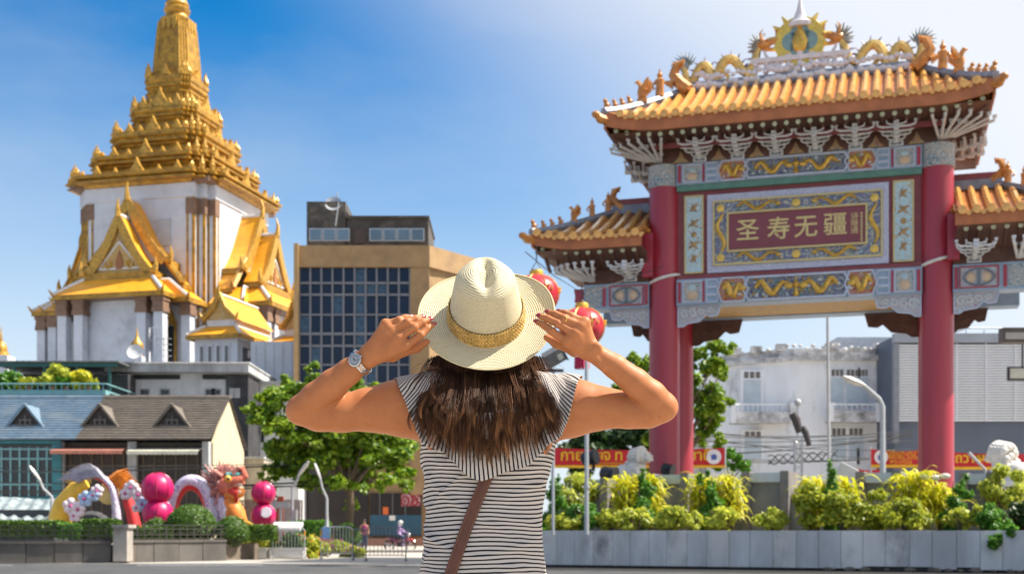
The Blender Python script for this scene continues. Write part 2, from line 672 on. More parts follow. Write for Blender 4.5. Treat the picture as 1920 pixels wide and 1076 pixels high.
rg_ = ring(.16).build('wrap_band', mat('wrap_white', (.7, .69, .66), .7), gate, True)
rg_.location = (0, 0, zw)
link_copy(rg_, gate).location = (LX, 0, zw + .1)


def dragon_relief(name, x0, x1, zc, h, yf, flip, parent):
 """Low relief of a coiling gold dragon with clouds, on a beam face."""
 b = MB()
 n = 26
 w = x1 - x0
 pts, rr = [], []
 for i in range(n):
  t = i / (n - 1)
  u = t if not flip else 1 - t
  pts.append((x0 + w * (.06 + .88 * u), yf, zc + h * (.30 * math.sin(t * 9.5) * (1 - .25 * t))))
  rr.append(h * (.05 + .09 * math.sin(math.pi * min(1, t * 1.05 + .05))))
 b.tube(pts, rr, 6, 0)
 hx = pts[-1][0]
 s = -1 if flip else 1
 b.ball((hx - s * .02, yf - .01, pts[-1][2] + h * .06), (h * .2, .05, h * .15), 8, 5)
 for i in range(2, n - 2, 3):
  p = pts[i]
  b.tube([p, (p[0] + s * h * .14, yf, p[2] + h * .24 * (1 if i % 2 else -1))], [h * .05, h * .012], 4)
 for k in range(int(10 + 7 * w)):
  q = (random.uniform(x0, x1), yf + .01, zc + random.uniform(-.38, .38) * h)
  if k % 3 == 0:
   b.ball(q, (h * .09, .02, h * .055), 6, 4, 1)
  else:
   a0, r0 = random.uniform(0, 6.28), h * random.uniform(.06, .13)
   b.tube([(q[0] + r0 * math.cos(a0 + t * 1.3), q[1], q[2] + r0 * math.sin(a0 + t * 1.3) * (1 - .15 * t)) for t in range(4)], [h * .035, h * .04, h * .03, h * .008], 4, 0 if k % 3 == 1 else 2)
 return b.build(name, [M_gold, mat('relief_cloud', (.55, .57, .58), .5), mat('relief_teal', (.16, .32, .30), .5)], parent, True)


def hexa(x0, x1, z0, z1, yf, depth, s):
 """Chevron-ended panel outline."""
 c = (x1 - x0) * .22 if x1 - x0 < 1.6 else .22
 zm = (z0 + z1) / 2
 return [(x0, z0), (x1, z0), (x1 + c, zm), (x1, z1), (x0, z1), (x0 - c, zm)]


def frame_poly(b, poly, y0, y1, w, mi=0):
 """Raised strip round a polygon (x,z)."""
 n = len(poly)
 cxx = sum(p[0] for p in poly) / n
 czz = sum(p[1] for p in poly) / n
 for i in range(n):
  a, q = Vector((poly[i][0], 0, poly[i][1])), Vector((poly[(i + 1) % n][0], 0, poly[(i + 1) % n][1]))
  d = (q - a)
  ln = d.length
  d.normalize()
  M = Matrix.Translation(((a.x + q.x) / 2, (y0 + y1) / 2, (a.z + q.z) / 2)) @ Matrix.Rotation(-math.atan2(d.z, d.x), 4, 'Y')
  b.box(-ln / 2 - w * .2, ln / 2 + w * .2, -(y1 - y0) / 2 - .001 * (i % 2), (y1 - y0) / 2, -w / 2, w / 2, mi, M)


def painted_beam(z0, z1, yb, sgn, detail=True):
 """One beam with its painted panels; sgn=-1 faces the road."""
 yc = yb
 h = z1 - z0
 bm_ = MB().box(PR * .9, LX - PR * .9, yc - .42, yc + .42, z0, z1)
 ob = bm_.build('beam', M_blue, gate)
 yf = yc + sgn * .42
 def pane(name, x0, x1, m, poly=None, e=.025):
  b = MB()
  if poly is None:
   b.box(x0, x1, min(yf, yf + sgn * e), max(yf, yf + sgn * e), z0 + h * .1, z1 - h * .1)
  else:
   b.prism(poly, yf, yf + sgn * e)
  return b.build(name, m, ob)
 if not detail:
  pane('painted_panel', PR + .3, LX - PR - .3, P_redgold)
  return ob
 for mir in (0, 1):
  X = (lambda p: gx(p, 550, -.42)[0]) if not mir else (lambda p: LX - gx(p, 550, -.42)[0])
  for nm, a, q, m in (('red_bar', 1271, 1277, M_red), ('flower_panel', 1281, 1315, P_flower), ('red_bar', 1317, 1321, M_red)):
   x0, x1 = sorted((X(a), X(q)))
   pane(nm, x0, x1, m)
   if nm == 'flower_panel':
    fb = MB()
    frame_poly(fb, [(x0, z0 + h * .1), (x1, z0 + h * .1), (x1, z1 - h * .1), (x0, z1 - h * .1)], yf + sgn * .05 if sgn < 0 else yf, yf if sgn < 0 else yf + .05, .05)
    cxx = (x0 + x1) / 2
    fb.ball((cxx, yf - .02, z0 + h * .36), (.2, .04, h * .2), 10, 6, 1)
    fb.ball((cxx, yf - .02, z0 + h * .66), (.13, .04, h * .14), 10, 6, 2)
    fb.build('flower_relief', [M_lav, mat('relief_peach', (.58, .42, .28), .5), mat('relief_aqua', (.40, .52, .56), .5)], ob, True)
  x0, x1 = sorted((X(1325), X(1343)))
  fb = MB()
  zm = (z0 + z1) / 2
  for k in (-1, 0, 1):
   zz = zm + k * h * .3
   frame_poly(fb, [(x0, zz - h * .13), (x1, zz - h * .13), (x1 + (.08 if not mir else 0), zz), (x1, zz + h * .13), (x0, zz + h * .13), (x0 - (.08 if mir else 0), zz)], yf - .05, yf, .045)
  fb.build('fret_strip', M_lav, ob)
  x0, x1 = sorted((X(1354), X(1394)))
  pane('medallion_panel', x0, x1, P_redgold, hexa(x0, x1, z0 + .04, z1 - .04, yf, .02, 1))
  fb = MB()
  frame_poly(fb, hexa(x0, x1, z0 + .04, z1 - .04, yf, .02, 1), yf - .07, yf - .02, .06)
  fb.build('panel_frame', M_lav, ob)
  dragon_relief('dragon_relief', x0, x1, zm, h * .85, yf - .05, bool(mir), ob)
 xa = gx(1404, 550, -.42)[0]
 pl = hexa(xa, LX - xa, z0 + .06, z1 - .06, yf, .02, 1)
 pane('dragon_panel', xa, LX - xa, P_indigo, pl)
 fb = MB()
 frame_poly(fb, pl, yf - .08, yf - .02, .07)
 fb.build('panel_frame', M_lav, ob)
 zm = (z0 + z1) / 2
 dragon_relief('dragon_relief', xa + .15, MXg - .15, zm, h * .85, yf - .05, False, ob)
 dragon_relief('dragon_relief', MXg + .15, LX - xa - .15, zm, h * .85, yf - .05, True, ob)
 MB().lathe([(.05, -h * .38), (.12, -h * .3), (.05, -.05), (.15, .08), (.06, h * .2), (.02, h * .36)], (MXg, yf - .04, zm), 8).build('pearl_relief', M_gold, ob, True)
 return ob


painted_beam(zTb, zTt, 0, -1)
painted_beam(zLb, zLt, 0, -1)
painted_beam(zTb, zTt, DB, 1, False)
painted_beam(zLb, zLt, DB, 1, False)
# coloured ledges under the upper beam and on top of the lower beam
MB().box(PR * .9, LX - PR * .9, -.36, .36, zTb - .22, zTb - .003).build('green_ledge', M_green, gate)
MB().box(PR * .9, LX - PR * .9, -.36, .36, zLt + .003, zLt + .16).build('red_ledge', M_red2, gate)
MB().box(PR * .9, LX - PR * .9, -.18, .18, zLt + .16, zTb - .22).build('backing_wall', M_red2, gate)
MB().box(PR * .9, LX - PR * .9, .42, DB - .42, zLb + .05, zLb + .2).build('ceiling_panel', P_soffit, gate)
MB().box(PR * .9, LX - PR * .9, .42, DB - .42, zTb + .05, zTb + .2).build('ceiling_panel', P_soffit, gate)
MB().box(PR * .9, LX - PR * .9, DB - .18, DB + .18, zLt, zTb).build('backing_wall', M_red2, gate)

# name board
yb0 = -.18
x0b, zb0 = gx(1326, 512, -.3)
_, zb1 = gx(1326, 366, -.3)
x1b = LX - x0b
bd = MB().box(x0b, x1b, yb0 - .10, yb0 - .001, zb0, zb1).build('name_board', P_fret, gate)
M_goldtrim = mat('gold_trim', (0.60, 0.46, 0.20), 0.4, 0.3, 0.1, 6)
ix, iz = .62, .52
xa, xb, za, zb = x0b + .24, x1b - .24, zb0 + .28, zb1 - .28
MB().box(xa, xb, yb0 - .13, yb0 - .101, za, zb).build('dragon_border', paint('painted_border', [(0, (.16, .17, .26)), (.55, (.22, .24, .33)), (.72, (.48, .38, .16)), (.84, (.44, .50, .56)), (.92, (.25, .42, .40))], 2.6), bd)
xc, xd, zc_, zd = x0b + .76, x1b - .76, zb0 + .74, zb1 - .74
MB().box(xc, xd, yb0 - .16, yb0 - .131, zc_, zd).build('lettering_panel', mat('plum_board', (.21, .05, .065), .5, 0, .06, 2), bd)
fb = MB()
frame_poly(fb, [(xa, za), (xb, za), (xb, zb), (xa, zb)], yb0 - .19, yb0 - .13, .07)
frame_poly(fb, [(xc, zc_), (xd, zc_), (xd, zd), (xc, zd)], yb0 - .22, yb0 - .16, .07)
fb.build('gold_frame', M_goldtrim, bd)
zmid = (zc_ + zd) / 2
for cx_, fl in ((xa + (xb - xa) * .27, False), (xa + (xb - xa) * .73, True)):
 for zz in ((zb + zd) / 2, (za + zc_) / 2):
  dragon_relief('dragon_relief', cx_ - .85, cx_ + .85, zz, .5, yb0 - .17, fl, bd)
for xx, fl in (((xa + xc) / 2, 1), ((xb + xd) / 2, 0)):
 b = MB()
 b.tube([(xx + .13 * math.sin(t * 7), yb0 - .16, zmid - .7 + 1.4 * t) for t in [i / 16 for i in range(17)]], [.04 + .05 * math.sin(math.pi * (i / 16)) for i in range(17)], 6)
 b.build('dragon_relief', M_gold, bd, True)
for xx, zz in ((xa + .25, zb - .25), (xb - .25, zb - .25), (xa + .25, za + .25), (xb - .25, za + .25), (MXg, (zb + zd) / 2), (MXg, (za + zc_) / 2)):
 b = MB()
 b.lathe([(.13, 0), (.15, .03), (.05, .07)], (0, 0, 0), 12, 0, M=Matrix.Translation((xx, yb0 - .13, zz)) @ Matrix.Rotation(R(90), 4, 'X'))
 b.build('sun_disc', mat('sun_gold', (.72, .48, .10), .4, .2), bd, True)
M_letter = mat('letter_gold', (0.66, 0.52, 0.22), 0.45, 0.15, 0.1, 6)
wl_ = xd - xc
for ch, px_, py_ in (('圣', 1402, 434), ('寿', 1460, 431), ('无', 1511, 427), ('疆', 1566, 423)):
 xx, zz = gx(px_, py_, -.34)
 text_mesh('lettering', ch, .86, M_letter, bd, (xx, yb0 - .165, zz), (R(90), 0, R(0)), .012, bold=.006)
for k, ch in enumerate('诗琳通'):
 xx, zz = gx(1602, 406 + 13 * k, -.34)
 text_mesh('lettering', ch, .28, M_letter, bd, (xx, yb0 - .165, zz), (R(90), 0, 0), .008)
b = MB()
for k in range(10):
 xx, zz = gx(1615.5, 400 + 5.6 * k, -.34)
 b.box(xx - .045, xx + .045, yb0 - .17, yb0 - .16, zz - .015, zz + .012)
 b.box(xx - .012, xx + .012, yb0 - .171, yb0 - .161, zz - .04, zz + .035)
 b.box(xx - .04, xx + .03, yb0 - .17, yb0 - .16, zz + .03, zz + .042)
b.build('small_lettering', M_letter, bd)
# tall side panels with flowers
for s in (0, 1):
 a, q = gx(1285, 480, -.2)[0], gx(1318, 480, -.2)[0]
 zz0, zz1 = gx(1300, 512, -.2)[1], gx(1300, 369, -.2)[1]
 x0, x1 = (a, q) if not s else (LX - q, LX - a)
 pn = MB().box(x0, x1, yb0 - .06, yb0 - .001, zz0, zz1).build('bird_panel', P_sky, gate)
 fb = MB()
 frame_poly(fb, [(x0, zz0), (x1, zz0), (x1, zz1), (x0, zz1)], yb0 - .09, yb0 - .02, .06)
 fb.build('gold_frame', M_goldtrim, pn)
 b = MB()
 xm = (x0 + x1) / 2
 hh = zz1 - zz0
 for t, w_ in ((.18, .12), (.36, .2), (.64, .2), (.84, .14)):
  zz = zz0 + hh * t
  b = MB()
  b.tube([(xm - w_, yb0 - .08, zz - .12), (xm, yb0 - .08, zz + .05), (xm + w_, yb0 - .08, zz + .14)], [.02, .07, .015], 5)
  b.tube([(xm + w_ * .8, yb0 - .08, zz - .14), (xm - .02, yb0 - .08, zz), (xm - w_ * .6, yb0 - .08, zz + .2)], [.02, .05, .01], 5)
  b.build('bird_relief', mat('relief_ochre', (.42, .25, .10), .5, 0, .4, 8), pn, True)
 MB().ball((xm, yb0 - .08, zz0 + hh * .5), (.11, .03, .11), 8, 5).build('sun_disc', MATS['relief_ochre'], pn, True)


def spandrel(xp, d, zt, yc, s, m, w, drop, name='spandrel', th=.16):
 """Scalloped bracket below a beam: from the pillar face xp, running s*w along, drop deep at the pillar."""
 pts = [(xp, zt), (xp + s * w, zt), (xp + s * w * .93, zt - drop * .52)]
 for t in (.86, .76, .66):
  pts.append((xp + s * w * t, zt - drop * (.46 + .12 * math.sin((.93 - t) * 12))))
 for t in (.5, .36, .22):
  pts.append((xp + s * w * t, zt - drop * (.78 + .08 * (.5 - t) / .3)))
 pts += [(xp + s * w * .12, zt - drop), (xp, zt - drop)]
 ob = MB().prism(pts, yc - th / 2, yc + th / 2).build(name, m, gate)
 fb = MB()
 frame_poly(fb, pts, yc - th / 2 - .03, yc - th / 2 + .01, .05)
 fb.build('spandrel_rim', M_lav if m is P_scroll else M_soff, ob)
 b = MB()
 for k in range(4):
  cxx, czz = xp + s * w * (.16 + .2 * k), zt - drop * (.42 - .06 * k)
  r0 = drop * (.26 - .035 * k)
  b.tube([(cxx + r0 * (1 - t * .8) * math.cos(t * 8 + k), yc - th / 2 - .01, czz + r0 * (1 - t * .8) * math.sin(t * 8 + k)) for t in [i / 12 for i in range(13)]], .035, 5)
 b.build('scroll_relief', mat('scroll_white', (.55, .56, .56), .5) if m is P_scroll else M_soff, ob, True)
 return ob


wS = gx(1352, 590, -.3)[0] - PR
dS = zLb - gx(1276, 612, -.3)[1]
for xp, s in ((PR * .97, 1), (LX - PR * .97, -1)):
 spandrel(xp, 0, zLb - .003, -.2, s, P_scroll, wS, dS)
 spandrel(xp, 0, zLb - .003, DB, s, M_soff, wS * 1.25, dS * 1.25)

# ---- roof builder
def roof_z(t, ze, zr):
 return ze + (zr - ze) * (t ** 1.18)


def lift(x, xa_, xb_, hl, hr, up):
 w = 1.9
 e = 0
 if hl:
  e = max(e, 1 - (x - xa_) / w)
 if hr:
  e = max(e, 1 - (xb_ - x) / w)
 return up * max(0, e) ** 2


def gate_roof(parent, xa_, xb_, ra, rb, yf, yr, yb_, ze, zr, hl, hr, pitch, up, fasc_z):
 """Hipped tiled roof. eave xa_..xb_ at y=yf/yb_, ridge ra..rb at y=yr; hl/hr: hipped ends."""
 top = MB()
 n = 14
 def zline(x):
  return lift(x, xa_, xb_, hl, hr, up)
 for (y0, sgn) in ((yf, 1), (yb_, -1)):
  def fn(u, v):
   xe = xa_ + (xb_ - xa_) * u
   xr = ra + (rb - ra) * u
   return (xe + (xr - xe) * v, y0 + (yr - y0) * v, roof_z(v, ze, zr) + zline(xe) * (1 - v) ** 2)
  top.grid(fn, 24, 6)
 for side, h_ in ((0, hl), (1, hr)):
  if not h_:
   continue
  xe, xr = (xa_, ra) if side == 0 else (xb_, rb)
  def fn(u, v):
   y = yf + (yb_ - yf) * u
   return (xe + (xr - xe) * v, y + (yr - y) * v, roof_z(v, ze, zr) + up * (1 - v) ** 2 * (abs(2 * u - 1) ** 4))
  top.grid(fn, 8, 6)
 rf = top.build('roof', M_tile2, parent, True)
 # barrel tile rows with round end caps: front slope, back slope left to the surface, hipped ends
 k = int((xb_ - xa_) / pitch)
 for i in range(k):
  xe = xa_ + (i + .5) * (xb_ - xa_) / k
  tmax = 1.0
  if hl and xe < ra:
   tmax = min(tmax, (xe - xa_) / max(.01, ra - xa_))
  if hr and xe > rb:
   tmax = min(tmax, (xb_ - xe) / max(.01, xb_ - rb))
  if tmax < .08:
   continue
  pts = []
  for j in range(5):
   v = tmax * j / 4
   pts.append((xe, yf - .05 + (yr - yf) * v, roof_z(v, ze, zr) + zline(xe) * (1 - v) ** 2 + .035))
  b = MB()
  b.tube(pts, pitch * .31, 7)
  b.lathe([(pitch * .36, 0), (pitch * .36, .05), (pitch * .15, .07)], (0, 0, 0), 10, 1, M=Matrix.Translation(pts[0]) @ Matrix.Rotation(R(90), 4, 'X'))
  b.build('roof_tile', [M_tile, M_tile], rf, True)
  # drip tile between
  xm = xe + pitch * .5
  b = MB()
  zz = ze + zline(xm)
  b.prism([(xm - pitch * .3, zz + .02), (xm + pitch * .3, zz + .02), (xm + pitch * .2, zz - .1), (xm, zz - .16), (xm - pitch * .2, zz - .1)], yf - .05, yf - .02)
  b.build('drip_tile', M_tile, rf)
 for side, h_ in ((0, hl), (1, hr)):
  if not h_:
   continue
  xe, xr = (xa_, ra) if side == 0 else (xb_, rb)
  kk = int((yb_ - yf) / pitch)
  for i in range(kk):
   y = yf + (i + .5) * (yb_ - yf) / kk
   tm = min(1.0, (y - yf) / (yr - yf) if y < yr else (yb_ - y) / (yb_ - yr))
   if tm < .1:
    continue
   pts = [(xe + (xr - xe) * tm * j / 4 - (.05 if side == 0 else -.05) * (j == 0), y, roof_z(tm * j / 4, ze, zr) + .035 + up * (1 - tm * j / 4) ** 2 * abs(2 * (y - yf) / (yb_ - yf) - 1) ** 4) for j in range(5)]
   MB().tube(pts, pitch * .31, 6).build('roof_tile', M_tile, rf, True)
 # fascia and eave boards follow the lifted eave line
 b = MB()
 ns = 20
 for i in range(ns):
  x0, x1 = xa_ + (xb_ - xa_) * i / ns, xa_ + (xb_ - xa_) * (i + 1) / ns
  za_, zb_ = zline(x0), zline(x1)
  for yy in (yf, yb_ - .08):
   b.add([(x0, yy, fasc_z + za_), (x1, yy, fasc_z + zb_), (x1, yy, ze - .03 + zb_), (x0, yy, ze - .03 + za_), (x0, yy + .08, fasc_z + za_), (x1, yy + .08, fasc_z + zb_), (x1, yy + .08, ze - .03 + zb_), (x0, yy + .08, ze - .03 + za_)],
      [(0, 1, 2, 3), (5, 4, 7, 6), (0, 4, 5, 1), (3, 2, 6, 7)])
 for side, h_ in ((0, hl), (1, hr)):
  if h_:
   xx = xa_ if side == 0 else xb_ - .08
   b.box(xx, xx + .08, yf, yb_, fasc_z + up * .6, ze - .03 + up * .6)
 b.build('eave_board', M_fasc, rf)
 return rf


def rafters(parent, xa_, xb_, yf, yw, ze_b, zw_, pitch, up, hl, hr):
 k = int((xb_ - xa_) / pitch)
 b0 = None
 for i in range(k):
  x = xa_ + (i + .5) * (xb_ - xa_) / k
  l_ = lift(x, xa_, xb_, hl, hr, up)
  b = MB()
  b.tube([(x, yf + .25, ze_b + l_ - .07), (x, yw, zw_)], .075, 6)
  b.lathe([(.085, 0), (.085, .03)], (0, 0, 0), 8, 1, M=Matrix.Translation((x, yf + .26, ze_b + l_ - .07)) @ Matrix.Rotation(R(90), 4, 'X'))
  b.build('rafter', [M_soff, M_raft], parent, True)


def bracket_mesh(reach, rise, sc=1.0):
 b = MB()
 b.box(-.24 * sc, .24 * sc, -.14, .14, 0, .17 * sc, 0)
 b.box(-.18 * sc, .18 * sc, -.145, -.14 + .002, .03, .12 * sc, 1)
 for k in range(4):
  t = (k + .6) / 4
  y, z = -reach * t, .17 * sc + rise * t
  w = (.30, .48, .60, .64)[k] * sc
  h = .16 * sc
  pts = [(-w, y, z + h), (-w + .02, y, z + h * .35), (-w * .72, y, z), (w * .72, y, z), (w - .02, y, z + h * .35), (w, y, z + h)]
  b.tube(pts, .038 * sc, 5, 0)
  w2 = w * .52
  b.tube([(-w2, y - .06, z + h * 1.3), (-w2 + .02, y - .06, z + h * .7), (-w2 * .5, y - .06, z + h * .4), (w2 * .5, y - .06, z + h * .4), (w2 - .02, y - .06, z + h * .7), (w2, y - .06, z + h * 1.3)], .03 * sc, 5, 0)
  b.box(-w - .05, -w + .06, y - .06, y + .06, z + h, z + h + .06, 0)
  b.box(w - .06, w + .05, y - .06, y + .06, z + h, z + h + .06, 0)
  b.box(-.085 * sc, .085 * sc, y - .12, y + .12, z - .12, z + .2 * sc, 0)
  b.box(-.05, .05, y - .122, y - .119, z - .06, z + .1, 1)
 b.tube([(0, .05, .1), (0, -reach, .17 * sc + rise)], .07, 5, 0)
 return b


def corner_bracket(reach, rise, s):
 b = MB()
 for k in range(7):
  a = R(-90 + s * (-10 + 13 * k))
  for j in range(3):
   t = (j + .7) / 3
   p0 = Vector((math.cos(a) * reach * (t - .3), math.sin(a) * reach * (t - .3), rise * (t - .25)))
   p1 = Vector((math.cos(a) * reach * t * 1.1, math.sin(a) * reach * t * 1.1, rise * t + .05))
   b.tube([p0, p1, p1 + Vector((0, 0, .12))], .055, 5, 0)
   b.box(p1.x - .07, p1.x + .07, p1.y - .07, p1.y + .07, p1.z + .1, p1.z + .18, 0)
 return b


# main roof
yf = -2.6
yr = DB / 2
yb_ = DB + 2.6
xe0 = gx(1132, 208, yf)[0]
xe1 = LX - xe0
ze = gx(1500, 192, yf)[1]
zfb = gx(1500, 219, yf)[1]
zr = gx(1500, 150, yr)[1]
rx0 = gx(1297, 180, yr)[0]
rx1 = LX - rx0
roofE = MB()
# sloping soffit (frustum) from the beams out to the eaves
zs0 = zTt + .9
ins = [(-.5, -.45, zTt), (LX + .5, -.45, zTt), (LX + .5, DB + .45, zTt), (-.5, DB + .45, zTt)]
outs = [(xe0 + .1, yf + .1, zfb + .02), (xe1 - .1, yf + .1, zfb + .02), (xe1 - .1, yb_ - .1, zfb + .02), (xe0 + .1, yb_ - .1, zfb + .02)]
mid = [(-.5, -.45, zTt + .55), (LX + .5, -.45, zTt + .55), (LX + .5, DB + .45, zTt + .55), (-.5, DB + .45, zTt + .55)]
roofE.add(ins + mid + outs, [(i, (i + 1) % 4, 4 + (i + 1) % 4, 4 + i) for i in range(4)] + [(4 + i, 4 + (i + 1) % 4, 8 + (i + 1) % 4, 8 + i) for i in range(4)] + [(3, 2, 1, 0)])
sof = roofE.build('soffit', M_soff, gate)
main_roof = gate_roof(gate, xe0, xe1, rx0, rx1, yf, yr, yb_, ze, zr, True, True, .40, .30, zfb)
rafters(main_roof, xe0 + .2, xe1 - .2, yf, -.6, zfb - .02, zTt + .62, .40, .3, True, True)
MB().box(xe0 + 1.5, xe1 - 1.5, -1.42, -1.28, zTt + .34, zTt + .50).build('eave_purlin', M_red2, gate)
br = bracket_mesh(1.35, .20, 1.0).build('bracket_set', [M_brk, M_brkd], gate, True)
br.location = (LX / 7, -.36, zTt + .004)
for k in range(2, 7):
 link_copy(br, gate).location = (LX * k / 7, -.36, zTt + .004)
for x, y in ((-.4, DB * .35), (-.4, DB * .7)):
 o = link_copy(br, gate)
 o.location = (x, y, zTt + .004)
 o.rotation_euler = (0, 0, R(-90))
 o = link_copy(br, gate)
 o.location = (LX + .4, y, zTt + .004)
 o.rotation_euler = (0, 0, R(90))
for sg, xw, xe_ in ((-1, -.55, xe0 + .25), (1, LX + .55, xe1 - .25)):
 for k in range(16):
  y = yf + .5 + (yb_ - yf - 1.0) * k / 15
  MB().tube([(xw, min(max(y, -.3), DB + .3), zTt + .6), (xe_, y, zfb - .02)], .075, 6).build('rafter', [M_soff, M_raft], main_roof, True)
cb = corner_bracket(1.9, .42, -1).build('corner_bracket', M_brk, gate, True)
cb.location = (-.1, -.2, zTt + .05)
cb2 = corner_bracket(1.9, .42, 1).build('corner_bracket', M_brk, gate, True)
cb2.location = (LX + .1, -.2, zTt + .05)
for k in range(7):
 xm = LX * (k + .5) / 7
 b = MB()
 b.prism([(xm - .3, zTt + .02), (xm + .3, zTt + .02), (xm + .12, zTt + .18), (xm, zTt + .45), (xm - .12, zTt + .18)], -.50, -.46)
 b.build('flame_panel', paint('flame_paint', [(0, (.42, .28, .08)), (.5, (.12, .2, .24)), (.75, (.35, .1, .06))], 5), gate)
# ridge: grey base moulding, white carved crest, central balusters
zr0 = zr - .1
rd = MB().box(rx0 - .1, rx1 + .1, yr - .22, yr + .22, zr0, zr0 + .34).build('ridge', M_ridgeg, main_roof)
zrt = gx(1330, 158, yr)[1]
MB().box(rx0 + .05, rx1 - .05, yr - .16, yr + .16, zr0 + .34, zrt - .1).build('ridge_crest', M_ridge, main_roof)
b = MB()
x = rx0 + .1
while x < rx1 - .1:
 r_ = random.uniform(.12, .2)
 b.ball((x, yr - .16, zrt - .12 + random.uniform(-.06, .1)), (r_, .13, r_ * .9), 8, 6)
 b.ball((x + .1, yr - .17, zr0 + .55 + random.uniform(-.08, .08)), (r_ * .8, .08, r_ * .7), 7, 5)
 x += .2
b.build('cloud_crest', M_ridge, main_roof, True)
zcb = zrt + .02
for i in range(9):
 xx = MXg + (i - 4) * .42
 hh = .95 - abs(i - 4) * .07
 MB().lathe([(.13, 0), (.15, hh * .12), (.08, hh * .3), (.13, hh * .55), (.08, hh * .75), (.15, hh * .85), (.15, hh)], (xx, yr, zcb - .1), 8).build('crest_post', M_ridge, main_roof, True)
MB().box(MXg - 1.85, MXg + 1.85, yr - .14, yr + .14, zcb + .55, zcb + .72).build('crest_rail', M_ridge, main_roof)


def figurine(kind, h):
 """Roof ridge figures: 0 small seated beast, 1 phoenix with spread wings, 2 upright robed figure, 3 fish-dragon finial."""
 b = MB()
 if kind == 0:
  b.ball((0, 0, h * .3), (h * .26, h * .2, h * .34), 8, 6)
  b.ball((-h * .12, 0, h * .72), (h * .2, h * .16, h * .2), 8, 6)
  b.tube([(-h * .15, 0, h * .8), (-h * .2, 0, h * 1.0)], [h * .07, h * .02], 5)
  b.tube([(h * .2, 0, h * .2), (h * .36, 0, h * .5)], [h * .08, h * .03], 5)
 elif kind == 1:
  b.ball((0, 0, h * .42), (h * .22, h * .16, h * .34), 8, 7)
  b.tube([(-.02, 0, h * .62), (-h * .2, 0, h * .9), (-h * .34, 0, h * .86)], [h * .12, h * .1, h * .03], 6)
  for s in (-1, 1):
   b.tube([(h * .02, s * h * .1, h * .5), (h * .22, s * h * .2, h * .78), (h * .3, s * h * .2, h * 1.0)], [h * .1, h * .13, h * .03], 5)
  b.tube([(h * .1, 0, h * .3), (h * .34, 0, h * .5), (h * .42, 0, h * .85)], [h * .12, h * .12, h * .03], 5)
  b.box(-h * .2, h * .22, -h * .14, h * .14, -h * .05, h * .14)
 elif kind == 2:
  b.lathe([(h * .17, 0), (h * .15, h * .4), (h * .18, h * .62), (h * .08, h * .7)], (0, 0, 0), 8)
  b.ball((0, 0, h * .8), h * .11, 8, 6)
  b.tube([(0, 0, h * .88), (0, 0, h * 1.05)], [h * .06, h * .015], 5)
  b.tube([(-h * .16, 0, h * .58), (-h * .3, 0, h * .42), (-h * .2, 0, h * .3)], h * .05, 5)
 else:
  b.tube([(h * .4, 0, 0), (h * .15, 0, h * .22), (-h * .05, 0, h * .5), (h * .06, 0, h * .78), (h * .26, 0, h * .86), (h * .22, 0, h * .70)], [h * .2, h * .19, h * .16, h * .14, h * .1, h * .03], 7)
  b.tube([(-h * .05, 0, h * .2), (-h * .32, 0, h * .3)], [h * .15, h * .05], 6)
  for k in range(4):
   b.tube([(h * (.1 - .04 * k), 0, h * (.3 + .15 * k)), (h * (-.16 + .02 * k), 0, h * (.4 + .16 * k))], [h * .06, h * .01], 4)
 return b


def hip_ridge(parent, p0, p1, s, names):
 """Raised hip ridge from eave corner p0 to ridge end p1, carrying its figures (t, kind, height)."""
 p0, p1 = Vector(p0), Vector(p1)
 pts = []
 for i in range(9):
  t = i / 8
  p = p0.lerp(p1, t)
  p.z = roof_z(t, p0.z, p1.z)
  pts.append(p)
 b = MB().tube(pts, .16, 6)
 hr_ = b.build('hip_ridge', M_ridgeg, parent, True)
 for t, kd, h in names:
  p = p0.lerp(p1, t)
  p.z = roof_z(t, p0.z, p1.z) + .1
  o = figurine(kd, h).build('ridge_figure', M_orn, parent, True)
  o.location = p
  o.rotation_euler = (0, 0, 0 if s < 0 else R(180))
 d = (p0 - p1)
 d.z = 0
 d.normalize()
 b = MB()
 e = p0 + Vector((0, 0, -.28))
 b.tube([e - d * .3, e + d * .22, e + d * .4 + Vector((0, 0, .08))], [.16, .17, .1], 6)
 b.ball(e + d * .42 + Vector((0, 0, .1)), (.16, .14, .13), 7, 5)
 b.build('eave_beast_head', M_orn, parent, True)


FIG = [(.03, 0, .42), (.12, 0, .36), (.20, 0, .36), (.28, 0, .38), (.42, 1, .85), (.62, 2, 1.0), (.80, 3, 1.25)]
for s, xe, xr in ((-1, xe0, rx0), (1, xe1, rx1)):
 hip_ridge(main_roof, (xe, yf, ze + .3), (xr, yr, zr + .1), s, FIG)


